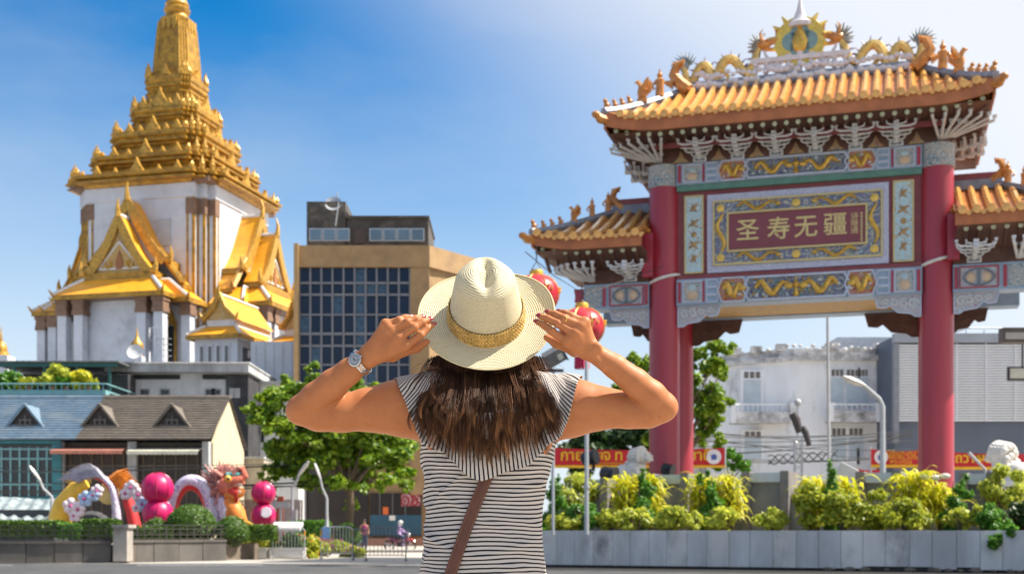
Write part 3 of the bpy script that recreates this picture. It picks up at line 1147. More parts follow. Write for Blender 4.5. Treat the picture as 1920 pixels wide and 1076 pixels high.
def roof_dragon(s):
 """Gold dragon on the ridge facing the centre (head at +x): coiling body, fan tail, spiny back, maned head."""
 root_b = MB()
 pts = [(-1.62, 0, .75), (-1.55, 0, .35), (-1.42, 0, .08), (-1.25, 0, .2), (-1.12, 0, .6), (-.92, 0, .82), (-.7, 0, .7), (-.62, 0, .3), (-.55, 0, .06), (-.42, 0, .12), (-.3, 0, .5), (-.1, 0, .88), (.18, 0, .95), (.42, 0, .75), (.6, 0, .42), (.78, 0, .3), (.98, 0, .55), (1.1, 0, .95), (1.25, 0, 1.2)]
 q = []
 for i in range(len(pts) - 1):
  for k in range(3):
   q.append(Vector(pts[i]).lerp(Vector(pts[i + 1]), k / 3))
 q.append(Vector(pts[-1]))
 for _ in range(2):
  q = [q[0]] + [(q[i - 1] + q[i] * 2 + q[i + 1]) / 4 for i in range(1, len(q) - 1)] + [q[-1]]
 n = len(q)
 root_b.tube(q, [.08 + .12 * math.sin(math.pi * min(1, i / n * .8 + .12)) for i in range(n)], 8)
 root_b.tube([(.6, -.1, .45), (.95, -.15, .1), (1.25, -.18, .02)], [.12, .1, .07], 6)
 root_b.tube([(-.2, -.1, .5), (.1, -.14, .2), (.0, -.18, .02)], [.1, .08, .06], 6)
 body = root_b.build('roof_dragon', mat('dragon_gold', (.62, .42, .13), .4, .3, .25, 8, .4, 30), main_roof, True)
 for i in range(4, n - 2, 2):
  b = MB()
  p, d = q[i], (q[i + 1] - q[i - 1]).normalized()
  nn = Vector((-d.z, 0, d.x))
  if nn.z < 0.1:
   continue
  b.tube([p + nn * .1, p + nn * .34 - d * .08], [.06, .008], 4)
  b.build('back_spine', mat('spine_violet', (.20, .15, .26), .5), body)
 b = MB()
 h0 = Vector((1.38, 0, 1.32))
 b.ball(h0, (.26, .2, .2), 10, 7)
 b.tube([h0 + Vector((.1, 0, .04)), h0 + Vector((.42, 0, .12)), h0 + Vector((.55, 0, .2))], [.16, .11, .08], 7)
 b.tube([h0 + Vector((.05, 0, -.12)), h0 + Vector((.34, 0, -.2)), h0 + Vector((.48, 0, -.14))], [.12, .07, .03], 7)
 for s2 in (-1, 1):
  b.tube([h0 + Vector((-.05, s2 * .1, .15)), h0 + Vector((-.1, s2 * .16, .4)), h0 + Vector((.02, s2 * .18, .55))], [.06, .04, .01], 5)
  b.ball(h0 + Vector((.16, s2 * .14, .14)), .05, 6, 5)
 b.tube([h0 + Vector((.5, 0, .2)), h0 + Vector((.52, 0, .42)), h0 + Vector((.46, 0, .55))], [.05, .06, .03], 5)
 b.build('dragon_head', M_orn, body, True)
 b = MB()
 for k in range(12):
  a = R(70 + 18 * k)
  b.tube([h0 + Vector((-.12, 0, -.02)), h0 + Vector((math.cos(a) * .5 - .1, random.uniform(-.15, .15), math.sin(a) * .5))], [.09, .02], 4)
 b.build('mane', mat('mane_slate', (.22, .22, .20), .6), body)
 b = MB()
 t0 = Vector((-1.62, 0, .8))
 for k in range(11):
  a = R(20 + 17 * k)
  b.tube([t0, t0 + Vector((math.cos(a) * .3, 0, math.sin(a) * .32)), t0 + Vector((math.cos(a + .25) * .55, 0, math.sin(a + .25) * .6))], [.05, .045, .01], 4)
 b.ball(t0, (.2, .12, .2), 8, 6)
 b.build('tail_fan', mat('tail_slate', (.20, .24, .24), .6), body)
 return body


zdr = zrt - .05
for s, px_ in ((1, 1358), (-1, 0)):
 o = roof_dragon(s)
 xx = gx(1362, 150, yr)[0]
 o.location = (xx if s > 0 else LX - xx, yr, zdr)
 o.rotation_euler = (0, 0, 0 if s > 0 else R(180))
# emblem
ex, ez = MXg, gx(1499, 78, yr)[1]
em = MB()
Mx = Matrix.Translation((ex, yr, ez)) @ Matrix.Rotation(R(90), 4, 'X')
em.lathe([(.62, -.06), (.92, -.06), (.95, 0), (.92, .06), (.62, .06)], (0, 0, 0), 32, 0, M=Mx)
for k in range(16):
 a = 2 * math.pi * (k + .5) / 16
 if abs(math.degrees(a) - 90) < 25 or 225 < math.degrees(a) < 315:
  continue
 d = Vector((math.cos(a), 0, math.sin(a)))
 em.tube([Vector((ex, yr, ez)) + d * .9, Vector((ex, yr, ez)) + d * 1.2], [.12, .03], 5)
emb = em.build('royal_emblem', mat('emblem_gold', (.70, .50, .10), .35, .35, .15, 6, .2), main_roof, True)
b = MB()
for k in range(4):
 a = math.pi / 2 * k
 b.lathe([(.36, -.05), (.40, 0), (.36, .05)], (0, 0, 0), 16, 0, M=Matrix.Translation((ex + .30 * math.cos(a), yr - .02, ez + .28 * math.sin(a))) @ Matrix.Rotation(R(90), 4, 'X'))
b.build('emblem_quatrefoil', mat('emblem_teal', (.16, .27, .28), .5, 0, .2, 5), emb, True)
b = MB()
b.lathe([(.05, -.45), (.2, -.38), (.26, -.2), (.3, 0), (.22, .2), (.16, .34), (.1, .45), (.03, .8)], (ex, yr - .06, ez), 12, sy=.4)
b.build('emblem_urn', M_gold, emb, True)
b = MB()
b.lathe([(.42, .55), (.45, .7), (.25, .85), (.2, 1.0), (.12, 1.2), (.04, 1.6), (.01, 1.95)], (ex, yr, ez), 14, sy=.6)
b.build('emblem_spire', M_ridge, emb, True)
b = MB()
for s in (-1, 1):
 b.tube([(ex + s * 1.35 * math.cos(a), yr, ez + .05 + 1.3 * math.sin(a) + .05 * math.sin(a * 9)) for a in [R(-90 + 7 * k) for k in range(13)]], [.12 - .006 * k for k in range(13)], 6)
 b.tube([(ex + s * 1.33, yr, ez + .1), (ex + s * 1.42, yr, ez + .45)], [.07, .02], 5)
for k in range(-4, 5):
 a = R(-90 + 14 * k)
 b.tube([(ex + .9 * math.cos(a), yr, ez + .9 * math.sin(a)), (ex + 1.35 * math.cos(a), yr, ez + 1.3 * math.sin(a))], .05, 5)
b.build('emblem_garland', M_ridge, emb, True)

# ---- side wings
yfw, ybw = -1.9, DB + 1.9
zwE = gx(1100, 443, yfw)[1]
zwB = gx(1100, 466, yfw)[1]
zwR = gx(1190, 400, yr)[1]
xw0 = gx(996, 443, yfw)[0]
xwr = gx(1152, 392, yr)[0]
xbm = gx(1095, 550, -.4)[0]
for s in (-1, 1):
 m = (lambda x: x) if s < 0 else (lambda x: LX - x)
 wg = bpy.data.objects.new('side_wing', None)
 COL.objects.link(wg)
 wg.parent = gate
 xin = -PR * .9
 e0, e1 = sorted((m(xw0), m(xin)))
 r0, r1 = sorted((m(xwr), m(xin)))
 # everything below is a part of the gate
 roofw = gate_roof(gate, e0, e1, r0, r1, yfw, yr, ybw, zwE, zwR, s < 0, s > 0, .42, .28, zwB)
 bpy.data.objects.remove(wg)
 roofw.name = 'wing_roof'
 rafters(roofw, e0 + .15, e1 - .1, yfw, -.5, zwB - .02, zLt + .55, .42, .28, s < 0, s > 0)
 i0, i1 = sorted((m(xbm), m(xin)))
 b = MB()
 A = [(i0, -.4, zLt + .02), (i1, -.4, zLt + .02), (i1, DB + .4, zLt + .02), (i0, DB + .4, zLt + .02)]
 Bm = [(x, y, z + .5) for x, y, z in A]
 O = [(e0 + .08, yfw + .08, zwB + .02), (e1 - (.08 if s > 0 else 0), yfw + .08, zwB + .02), (e1 - (.08 if s > 0 else 0), ybw - .08, zwB + .02), (e0 + .08, ybw - .08, zwB + .02)]
 b.add(A + Bm + O, [(i, (i + 1) % 4, 4 + (i + 1) % 4, 4 + i) for i in range(4)] + [(4 + i, 4 + (i + 1) % 4, 8 + (i + 1) % 4, 8 + i) for i in range(4)] + [(3, 2, 1, 0)])
 b.build('soffit', M_soff, gate)
 for yy in (0, DB):
  bo = MB().box(i0, i1, yy - .4, yy + .4, zLb, zLt).build('wing_beam', M_blue, gate)
  yfc = yy - .4
  if yy:
   continue
  h = zLt - zLb
  def xx(p):
   return m(gx(p, 550, -.4)[0])
  for nm, a, q, mm in (('flower_panel', 1098, 1128, P_flower), ('red_bar', 1130, 1136, M_red), ('scroll_panel', 1144, 1206, P_scroll), ('red_bar', 1209, 1215, M_red)):
   x0, x1 = sorted((xx(a), xx(q)))
   MB().box(x0, x1, yfc - .025, yfc, zLb + h * .1, zLt - h * .1).build(nm, mm, bo)
   if nm == 'scroll_panel':
    fb = MB()
    frame_poly(fb, [(x0, zLb + h * .12), (x1, zLb + h * .12), (x1, zLt - h * .12), (x0, zLt - h * .12)], yfc - .06, yfc - .02, .05, 1)
    xm, zm = (x0 + x1) / 2, (zLb + zLt) / 2
    frame_poly(fb, [(xm + .5 * math.cos(t), zm + h * .3 * math.sin(t)) for t in [2 * math.pi * k / 14 for k in range(14)]], yfc - .07, yfc - .02, .06, 0)
    for sg in (-1, 1):
     fb.ball((xm + sg * .26, yfc - .02, zm), (.16, .05, .2), 9, 6, 2)
    fb.box(xm - .06, xm + .06, yfc - .07, yfc - .02, zm - h * .3, zm + h * .3, 0)
    fb.build('medallion_relief', [M_brkd, M_red, mat('relief_peach', (.58, .42, .28), .5)], bo, True)
 # red stepped beam nose at the outer end, spandrel, hanging block beside the pillar
 xo = m(xbm)
 nz = xo + s * .42
 MB().prism([(xo, zLt - .12), (nz, zLt - .12), (nz - s * .05, zLt - .4), (nz - s * .02, zLt - .6), (xo, zLb + .12)], -.3, .3).build('beam_nose', M_red, gate)
 spandrel(m(-PR * .97), 0, zLb - .003, -.16, s, P_scroll, abs(gx(1142, 590, -.3)[0]) - PR, zLb - gx(1215, 613, -.3)[1])
 spandrel(m(-PR * .97), 0, zLb - .003, DB, s, M_soff, 1.35, dS * 1.15)
 MB().box(*sorted((m(gx(1206, 500, -.5)[0]), m(-PR * .55))), -.75, -.05, zLt + .12, gx(1222, 440, -.5)[1]).build('hanging_block', M_red, gate)
 MB().lathe([(.2, 0), (.3, .08), (.26, .2), (.12, .32)], (m(-PR - .12), -.5, gx(1222, 440, -.5)[1]), 10).build('block_finial', M_orn, gate, True)
 o = link_copy(br, gate)
 o.location = (m(gx(1183, 530, -.36)[0]), -.36, zLt + .03)
 cbw = corner_bracket(1.5, .38, s).build('corner_bracket', M_brk, gate, True)
 cbw.location = (m(xbm + .35), -.2, zLt + .05)
 MB().box(r0 - .05, r1 + .0, yr - .2, yr + .2, zwR - .05, zwR + .3).build('wing_ridge', M_ridgeg, roofw)
 MB().box(r0 + .1, r1 - .01, yr - .13, yr + .13, zwR + .3, zwR + .55).build('ridge_crest', M_red2, roofw)
 hip_ridge(roofw, (m(xw0), yfw, zwE + .28), (m(xwr), yr, zwR + .1), s,
     [(.03, 0, .40), (.14, 0, .34), (.24, 0, .34), (.34, 0, .36), (.5, 1, .62), (.72, 2, .7), (.92, 2, .75), (.99, 3, .95)])
# ---------------------------------------------------------------- gilded temple
TD = 120.0
TF = Frame((332 - CX) / FPX * TD, TD, -14.3)
tx = TF.loc
M_tgold = mat('temple_gold', (0.44, 0.235, 0.026), 0.42, 0.25, 0.32, 1.6, 0.5, 9, dirt=(.15, .085, .02), dscale=1.7, damt=0.75)
M_tgold2 = mat('temple_gold_ornament', (0.50, 0.28, 0.045), 0.38, 0.3, 0.35, 5, 0.5, 14)
M_marble = mat('temple_marble', (0.58, 0.61, 0.67), 0.5, 0, 0.07, 0.9, 0.1, 6, dirt=(.42, .43, .46), dscale=.5, damt=.5)
M_marbleg = mat('temple_marble_grey', (0.44, 0.45, 0.47), 0.5, 0, 0.1, 0.9)
M_otile = mat('temple_orange_tile', (0.78, 0.34, 0.015), 0.42, 0, 0.10, 1.5, 0.6, 18)
M_wtrim = mat('temple_white_trim', (0.66, 0.66, 0.66), 0.55, 0, 0.08, 2)
M_maroon = mat('temple_maroon', (0.21, 0.125, 0.08), 0.6, 0, 0.2, 2)
M_dark = mat('dark_opening', (0.012, 0.012, 0.014), 0.5, 0, 0.2, 2)
M_ped = paint('pediment_paint', [(0, (.50, .32, .06)), (.5, (.52, .50, .44)), (.66, (.45, .27, .05)), (.85, (.35, .08, .05)), (.92, (.5, .33, .08))], 2.4)

temple = thing('temple', 'white marble temple with stepped golden spire and orange tiled porch roofs', 'temple', (TF.ox, TF.oy, 0), TF.a)


def redent(w, k=2, st=0.13):
 """Square outline of half-width w with stepped corners, counter-clockwise."""
 s = w * st
 q = [(w, -(w - k * s))]
 q1 = [(w, w - k * s)]
 pts = []
 for i in range(k):
  pts.append((w - i * s, w - (k - i) * s))
  pts.append((w - (i + 1) * s, w - (k - i) * s))
 out = []
 for r in range(4):
  c, s_ = (1, 0, -1, 0)[r], (0, 1, 0, -1)[r]
  for x, y in pts + [(pts[-1][0], w)][:1]:
   out.append((x * c - y * s_, x * s_ + y * c))
 return out


def redent_loft(levels, mi=0, k=2, st=.13):
 b = MB()
 rings = [[(x, y, z) for x, y in redent(w, k, st)] for w, z in levels]
 n = len(rings[0])
 vs = [p for r_ in rings for p in r_]
 fs = []
 for i in range(len(rings) - 1):
  for j in range(n):
   j2 = (j + 1) % n
   fs.append((i * n + j, i * n + j2, (i + 1) * n + j2, (i + 1) * n + j))
 fs.append(tuple(reversed(range(n))))
 fs.append(tuple((len(rings) - 1) * n + j for j in range(n)))
 return b.add(vs, fs, mi)


def tw(px):                     # half-width whose left corner falls in photo column px
 q = (CX - px) / FPX
 return (-.2617 + q) / (1.216 + .722 * q) * TD * 1.055


def tz(py, w):
 return EYE + (HY - py) * (TD - .722 * w) / FPX


# body
wB = tw(148)
zB0, zB1 = 0.0, tz(352, wB)
body = redent_loft([(wB * 1.04, 0), (wB * 1.04, 9.5), (wB, 9.7), (wB, zB1 - 1.6), (wB * 1.02, zB1 - 1.5), (wB * 1.02, zB1)], 0, 2, .10).build('marble_body', M_marble, temple)
b = MB()
for r in range(4):
 Mr = Matrix.Rotation(R(90 * r), 4, 'Z')
 s = wB * .10
 for sx in (-1, 1):
  for i, (u, v) in enumerate(((wB - 2 * s, wB), (wB - s, wB - s), (wB, wB - 2 * s))):
   for du in (-.08, -.62):
    b.box(sx * u - (sx * -du if du else 0) - .09, sx * u - (sx * -du if du else 0) + .09, -v - .06, -v + .05, 9.7, zB1 - 1.6, 0, Mr)
   b.box(sx * u - sx * .35 - .42, sx * u - sx * .35 + .42, -v - .10, -v + .05, zB1 - 3.0, zB1 - 1.65, 1, Mr)
b.build('pilaster_strip', [M_tgold, M_maroon], temple)
MB().box(-.9 + 2.6, .9 + 2.6 - .4, -wB - .12, -wB + .02, 26.2, 28.6).build('wall_plaque', M_marbleg, temple)

# roof tiers: cornice mouldings with upturned antefixes
spec = [(110, 331, 348), (157, 295, 313), (199, 250, 273), (238, 205, 224), (268, 143, 167)]
tiers = []
for i, (px, yt, yb2) in enumerate(spec):
 w = tw(px)
 z0, z1 = tz(yb2, w), tz(yt, w)
 wn_ = tw(spec[i + 1][0]) * .86 if i < 4 else tw(283)
 zn = tz(spec[i + 1][2], tw(spec[i + 1][0])) if i < 4 else tz(135, wn_)
 h = z1 - z0
 lv = [(w * .88, z0 - .25), (w * .90, z0), (w * .985, z0 + h * .1), (w * .985, z0 + h * .25), (w * .95, z0 + h * .34), (w * .95, z0 + h * .42), (w, z0 + h * .55), (w, z0 + h * .8), (w * .97, z0 + h * .86), (w * .97, z1), (wn_ + (w - wn_) * .35, z1 + .02), (wn_ + (w - wn_) * .30, z1 + (zn - z1) * .22), (wn_ + (w - wn_) * .42, z1 + (zn - z1) * .26), (wn_ + (w - wn_) * .42, z1 + (zn - z1) * .40), (wn_ + (w - wn_) * .2, z1 + (zn - z1) * .44), (wn_ + (w - wn_) * .14, z1 + (zn - z1) * .75), (wn_ + (w - wn_) * .22, z1 + (zn - z1) * .8), (wn_, zn)]
 t = redent_loft(lv, 0, 3, .085).build('roof_tier', M_tgold, temple)
 tiers.append((w, z1, zn, t))
MB().box(-tiers[0][0] * .86, tiers[0][0] * .86, -tiers[0][0] * .86, tiers[0][0] * .86, zB1 - .3, tiers[0][1] - .6).build('eave_soffit', M_maroon, temple)


def antefix(h, w):
 """Pointed gable antefix with a niche, facing -y."""
 b = MB()
 b.prism([(-w, 0), (w, 0), (w * .8, h * .28), (w * .42, h * .52), (w * .14, h * .8), (0, h), (-w * .14, h * .8), (-w * .42, h * .52), (-w * .8, h * .28)], -.18, .18)
 b.prism([(-w * .55, h * .05), (w * .55, h * .05), (w * .3, h * .3), (0, h * .52), (-w * .3, h * .3)], -.26, -.18)
 return b


A_big = antefix(1, .42).build('antefix', M_tgold2, tiers[0][3])
me_big = A_big.data
bpy.data.objects.remove(A_big)
fl = MB()
fl.tube([(0, 0, 0), (0, -.05, .35), (0, .1, .7), (0, -.02, 1.0)], [.22, .26, .14, .02], 6)
fl.tube([(.1, 0, .1), (.3, 0, .4), (.26, 0, .7)], [.12, .1, .02], 5)
fl.tube([(-.1, 0, .1), (-.3, 0, .4), (-.26, 0, .7)], [.12, .1, .02], 5)
A_fl = fl.build('corner_finial', M_tgold2, None, True)
me_fl = A_fl.data
bpy.data.objects.remove(A_fl)


def put(name, me, parent, loc, rz, sc):
 o = bpy.data.objects.new(name, me)
 COL.objects.link(o)
 o.parent = parent
 o.location = loc
 o.rotation_euler = (0, 0, rz)
 o.scale = sc
 return o


for i, (w, z1, zn, t) in enumerate(tiers):
 hgap = zn - z1
 for r in range(4):
  c, s_ = (1, 0, -1, 0)[r], (0, 1, 0, -1)[r]
  def rot(x, y):
   return (x * c - y * s_, x * s_ + y * c)
  if r == 2:
   continue
  hh = max(1.7, hgap * 1.05)
  offs = [(0, hh * 1.15), (-.5, hh * .72), (.5, hh * .72), (-.27, hh * .5), (.27, hh * .5), (-.68, hh * .42), (.68, hh * .42)] if i < 4 else [(0, hh * .8)]
  for u, h in offs:
   x, y = rot(u * w, -w * .9 + .1)
   put('antefix', me_big, t, (x, y, z1), R(90 * r), (h * .85, 1.0, h * .72))
  st = w * .085
  for sx in (-1, 1):
   for k2 in range(4):
    x, y = rot(sx * (w - (3 - k2) * st - .15) * .97, -(w - k2 * st) * .955)
    put('corner_finial', me_fl, t, (x, y, z1 - .05), R(90 * r), (.75, .75, 1.35 if k2 in (1, 2) else .7))
# bell tower, neck and spire
wS0, wS1 = tw(283), tw(295)
zS0, zS1 = tz(140, wS0), tz(27, wS1)
hS = zS1 - zS0
bell = redent_loft([(wS0 * 1.02, zS0 - .6), (wS0 * 1.0, zS0), (wS0 * .95, zS0 + hS * .3), (wS0 * .88, zS0 + hS * .6), (wS0 * .80, zS0 + hS * .85), (wS0 * .70, zS0 + hS * .95), (wS0 * .55, zS1)], 0, 3, .10).build('bell_tower', M_tgold, temple)
b = MB()
for r in range(4):
 Mr = Matrix.Rotation(R(90 * r), 4, 'Z')
 for sx in (-1, 1):
  for k2 in range(4):
   f = 1 - .10 * k2
   b.tube([Mr @ Vector((sx * wS0 * (.68 + .1 * k2) * .99, -wS0 * (1.0 - .1 * k2), zS0)), Mr @ Vector((sx * wS0 * (.68 + .1 * k2) * .92, -wS0 * (.95 - .1 * k2), zS0 + hS * .3)), Mr @ Vector((sx * wS0 * (.68 + .1 * k2) * .78, -wS0 * (.80 - .09 * k2), zS0 + hS * .85))], .07, 5)
 for u in (-.3, 0, .3):
  b.prism([(u * wS0 - .25, zS0 + hS * .93), (u * wS0 + .25, zS0 + hS * .93), (u * wS0 + .2, zS0 + hS * .8), (u * wS0, zS0 + hS * .72), (u * wS0 - .2, zS0 + hS * .8)], -wS0 * .87, -wS0 * .72, 'y', 0, Mr)
b.build('bell_rib', M_tgold2, temple, True)
prof = [(wS0 * .62, zS1 - .1), (wS0 * .55, zS1 + .25), (wS0 * .66, zS1 + .5), (wS0 * .68, zS1 + .75), (wS0 * .55, zS1 + .95), (wS0 * .62, zS1 + 1.2), (wS0 * .50, zS1 + 1.6), (wS0 * .42, zS1 + 2.8)]
for k in range(8):
 rr = wS0 * (.40 - .045 * k)
 prof += [(rr, zS1 + 2.9 + k * .6), (rr * .8, zS1 + 3.3 + k * .6)]
prof += [(.03, zS1 + 10.5)]
MB().lathe(prof, (0, 0, 0), 16).build('spire', M_tgold, temple, True)


# porches on three sides: telescoped gables over a hipped skirt roof on marble columns
def gable(b, hw, y0, y1, z0, z1, mi_tile, mi_gold, mi_ped, over=.35, thick=.22):
 """Steep curved gable roof along y with gold bargeboards at y0 and pediment."""
 def prof(t):
  return hw * (1 - t) ** 1.0 * (1 + .10 * math.sin(math.pi * t) * -1), z0 + (z1 - z0) * t
 n = 6
 for sx in (-1, 1):
  P0 = [prof(i / n) for i in range(n + 1)]
  for i in range(n):
   (xa_, za_), (xb_, zb_) = P0[i], P0[i + 1]
   b.add([(sx * xa_, y0 + .1, za_), (sx * xb_, y0 + .1, zb_), (sx * xb_, y1, zb_), (sx * xa_, y1, za_),
       (sx * (xa_ - thick), y0 + .1, za_ - .05), (sx * max(0, xb_ - thick), y0 + .1, zb_ - .05), (sx * max(0, xb_ - thick), y1, zb_ - .05), (sx * (xa_ - thick), y1, za_ - .05)],
      [(0, 1, 2, 3), (7, 6, 5, 4), (0, 3, 7, 4), (0, 4, 5, 1)], mi_tile)
 return prof


def porch(rot_deg, dist, full=True):
 """rot_deg turns the front porch round the tower; returns nothing, parts go under the temple."""
 root = bpy.data.objects.new('porch', None)
 COL.objects.link(root)
 root.parent = temple
 root.rotation_euler = (0, 0, R(rot_deg))
 d1, d0 = -10.2, -8.7

 def zz(py, d):
  return tx(222, py, d)[1]
 xc = tx(222, 450, d1)[0]
 ox = -0.0
 hw1 = 3.15
 hw0 = 3.75
 z1b, z1t = zz(510, d1), zz(402, d1)
 z0b, z0t = zz(492, d0), zz(372, d0)
 skz1, skz0 = zz(521, d1), zz(546, d1 - 2.0)
 # outer and inner telescoped gables
 for nm, hw, y0, y1, zb, zt in (('gable_roof', hw0, d0, -wB + .05, z0b, z0t), ('gable_roof', hw1, d1, d0 + .4, z1b, z1t)):
  b = MB()
  n = 7
  P0 = [(hw * (1 - t) * (1 - .16 * math.sin(math.pi * t)), zb + (zt - zb) * t) for t in [i / n for i in range(n + 1)]]
  for sx in (-1, 1):
   for i in range(n):
    (xa_, za_), (xb_, zb_) = P0[i], P0[i + 1]
    b.add([(sx * xa_, y0 + .15, za_), (sx * xb_, y0 + .15, zb_), (sx * xb_, y1, zb_), (sx * xa_, y1, za_)], [(0, 1, 2, 3)], 0)
    b.add([(sx * (xa_ - .25), y0 + .15, za_ - .1), (sx * max(xb_ - .25, 0), y0 + .15, zb_ - .1), (sx * max(xb_ - .25, 0), y1, zb_ - .1), (sx * (xa_ - .25), y1, za_ - .1)], [(3, 2, 1, 0)], 1)
   b.box(sx * hw - (.0 if sx > 0 else .3), sx * hw + (.3 if sx > 0 else .0), y0 + .2, y1, zb - .5, zb + .02, 2)
  b.tube([(0, y0, zt + .02), (0, y1, zt + .02)], .16, 6, 1)
  gr = b.build(nm, [M_otile, M_wtrim, M_tgold], root)
  # bargeboards with flame teeth and horn finials
  for sx in (-1, 1):
   b = MB()
   for i in range(n):
    (xa_, za_), (xb_, zb_) = P0[i], P0[i + 1]
    d = Vector((sx * (xb_ - xa_), 0, zb_ - za_))
    nn = Vector((sx * d.z * sx, 0, -d.x * sx)).normalized() * 1.0
    nn = Vector((abs(nn.x) * sx, 0, abs(nn.z)))
    a, q = Vector((sx * xa_, 0, za_)), Vector((sx * xb_, 0, zb_))
    iw = .62
    ring_ = [a + nn * .16, q + nn * .16, q - nn * iw, a - nn * iw]
    if i == n - 1:
     ring_ = [a + nn * .16, Vector((0, 0, zt + .35)), Vector((0, 0, zt - 1.3)), a - nn * iw]
    for r_ in ring_:
     if r_.x * sx < 0:
      r_.x = 0
    b.add([(p.x, y0 - .05, p.z) for p in ring_] + [(p.x, y0 + .14, p.z) for p in ring_], [(0, 1, 2, 3), (7, 6, 5, 4), (0, 4, 5, 1), (3, 2, 6, 7)], 0)
    for t in (.25, .75):
     p = a.lerp(q, t) + nn * .14
     b.tube([p, p + nn * .26 + Vector((0, 0, .22))], [.16, .02], 4, 0)
   b.build('bargeboard', M_tgold2, gr)
   b = MB()
   p = Vector((sx * hw, y0 + .04, zb))
   b.tube([p, p + Vector((sx * .35, 0, .05)), p + Vector((sx * .5, 0, .6)), p + Vector((sx * .42, 0, 1.15))], [.3, .3, .18, .03], 6, 0)
   b.build('gable_horn', M_tgold2, gr, True)
  b = MB()
  b.tube([(0, y0 + .04, zt - .2), (0, y0 - .05, zt + .7), (0, y0 + .12, zt + 1.5)], [.28, .16, .02], 6, 0)
  b.build('gable_finial', M_tgold2, gr, True)
  if y0 == d1:
   ped = MB().prism([(-hw + .5, zb), (hw - .5, zb), (0, zt - 1.0)], y0 + .3, y0 + .5).build('pediment', M_ped, gr)
   ps = MB()
   frame_poly(ps, [(-hw + 1.15, zb + .35), (hw - 1.15, zb + .35), (0, zt - 2.3)], y0 + .2, y0 + .3, .14)
   ps.prism([(-.3, zb + .3), (.3, zb + .3), (.34, zb + 1.0), (0, zb + 1.9), (-.34, zb + 1.0)], y0 + .18, y0 + .3, 'y', 1)
   for sx in (-1, 1):
    ps.tube([(sx * (.7 + .5 * t + .18 * math.cos(t * 7)), y0 + .24, zb + .7 + .35 * math.sin(t * 7)) for t in [i / 12 for i in range(13)]], .08, 5, 2)
   ps.build('pediment_relief', [M_wtrim, mat('pediment_red', (.30, .12, .04), .5), M_tgold2], ped)
   MB().box(-hw - .25, hw + .25, y0 - .05, y0 + .4, zb - .75, zb - .02).build('gold_beam', M_tgold, gr)
   MB().box(-hw - .1, hw + .1, y0 + .05, y0 + .38, zb - 1.0, zb - .76).build('white_beam', M_wtrim, gr)
  else:
   MB().prism([(-hw + .4, zb), (hw - .4, zb), (0, zt - .9)], y0 + .3, y0 + .5).build('pediment', M_marbleg, gr)
 # skirt roofs: front hip and the longer second eave at the sides
 b = MB()
 def hip(xi, yi, xo, yo, zi, zo, yback):
  A = [(-xi, yi, zi), (xi, yi, zi), (xo, yo, zo), (-xo, yo, zo)]
  b.add(A, [(0, 1, 2, 3)], 0)
  for sx in (-1, 1):
   b.add([(sx * xi, yi, zi), (sx * xo, yo, zo), (sx * xo, yback, zo), (sx * xi, yback, zi)], [(0, 1, 2, 3)], 0)
   b.tube([(sx * xi, yi, zi + .06), (sx * xo, yo, zo + .08)], .16, 5, 1)
   b.tube([(sx * xo, yo, zo + .0), (sx * (xo + .28), yo - .28, zo + .5)], [.16, .03], 5, 2)
   b.box(sx * xo - .12, sx * xo + .12, yo, yback, zo - .42, zo - .02, 2)
  b.tube([(-xi, yi, zi + .06), (xi, yi, zi + .06)], .13, 5, 1)
  b.box(-xo + .1, xo - .1, yo - .1, yo + .12, zo - .42, zo - .02, 2)
  b.add([(-xo, yo + .1, zo - .42), (xo, yo + .1, zo - .42), (xo, yback, zo - .42), (-xo, yback, zo - .42)], [(0, 1, 2, 3)], 3)
 hip(hw1 + .1, d1 + .1, 5.2, d1 - 1.7, skz1, skz0, -8.6)
 hip(hw1 + 1.0, d1 + 1.3, 6.5, d1 + .3, skz1 - .1, skz0 - .25, -wB)
 sk = b.build('skirt_roof', [M_otile, M_wtrim, M_tgold, M_maroon], root)
 # upper side roof steps seen to the right of the gable
 b = MB()
 for sx in (-1, 1):
  b.add([(sx * 2.9, d0 + .3, z0b + .9), (sx * 5.0, d0 + .5, z0b - 2.0), (sx * 5.0, -wB, z0b - 2.0), (sx * 2.9, -wB, z0b + .9)], [(0, 1, 2, 3)], 0)
  b.tube([(sx * 2.9, d0 + .25, z0b + 1.0), (sx * 5.1, d0 + .45, z0b - 1.95)], .30, 6, 2)
  b.tube([(sx * 5.1, d0 + .45, z0b - 1.95), (sx * 5.45, d0 + .45, z0b - 1.2)], [.26, .03], 5, 2)
  b.box(sx * 5.0 - .15, sx * 5.0 + .15, d0 + .5, -wB, z0b - 2.4, z0b - 2.0, 2)
 b.build('side_roof', [M_otile, M_wtrim, M_tgold], root)
 # marble hall under the skirt
 zt_ = skz0 - .42
 hall = MB().box(-3.6, 3.6, d1 - .2, -wB, 8, zt_).build('porch_hall', M_marble, root)
 MB().box(-5.6, 5.6, d1 + 2.0, -wB, 8, zt_ - .1).build('porch_wing', M_marbleg, root)
 col = MB().box(-.42, .42, -.42, .42, 8, zt_ - 1.3)
 col.box(-.55, .55, -.55, .55, zt_ - 1.3, zt_ - .9, 1)
 col.box(-.5, .5, -.5, .5, zt_ - .9, zt_ - .35, 2)
 col.box(-.58, .58, -.58, .58, zt_ - .35, zt_, 1)
 col.box(-.6, .6, -.6, .6, 8, 10.2, 3)
 cm = col.build('column', [M_marble, M_maroon, M_maroon, M_tgold], root)
 cm.location = (-4.6, d1 - .9, 0)
 for x, y in ((4.6, d1 - .9), (-3.0, d1 - .9), (3.0, d1 - .9), (6.0, d1 + 1.2), (-6.0, d1 + 1.2)):
  link_copy(cm, root).location = (x, y, 0)
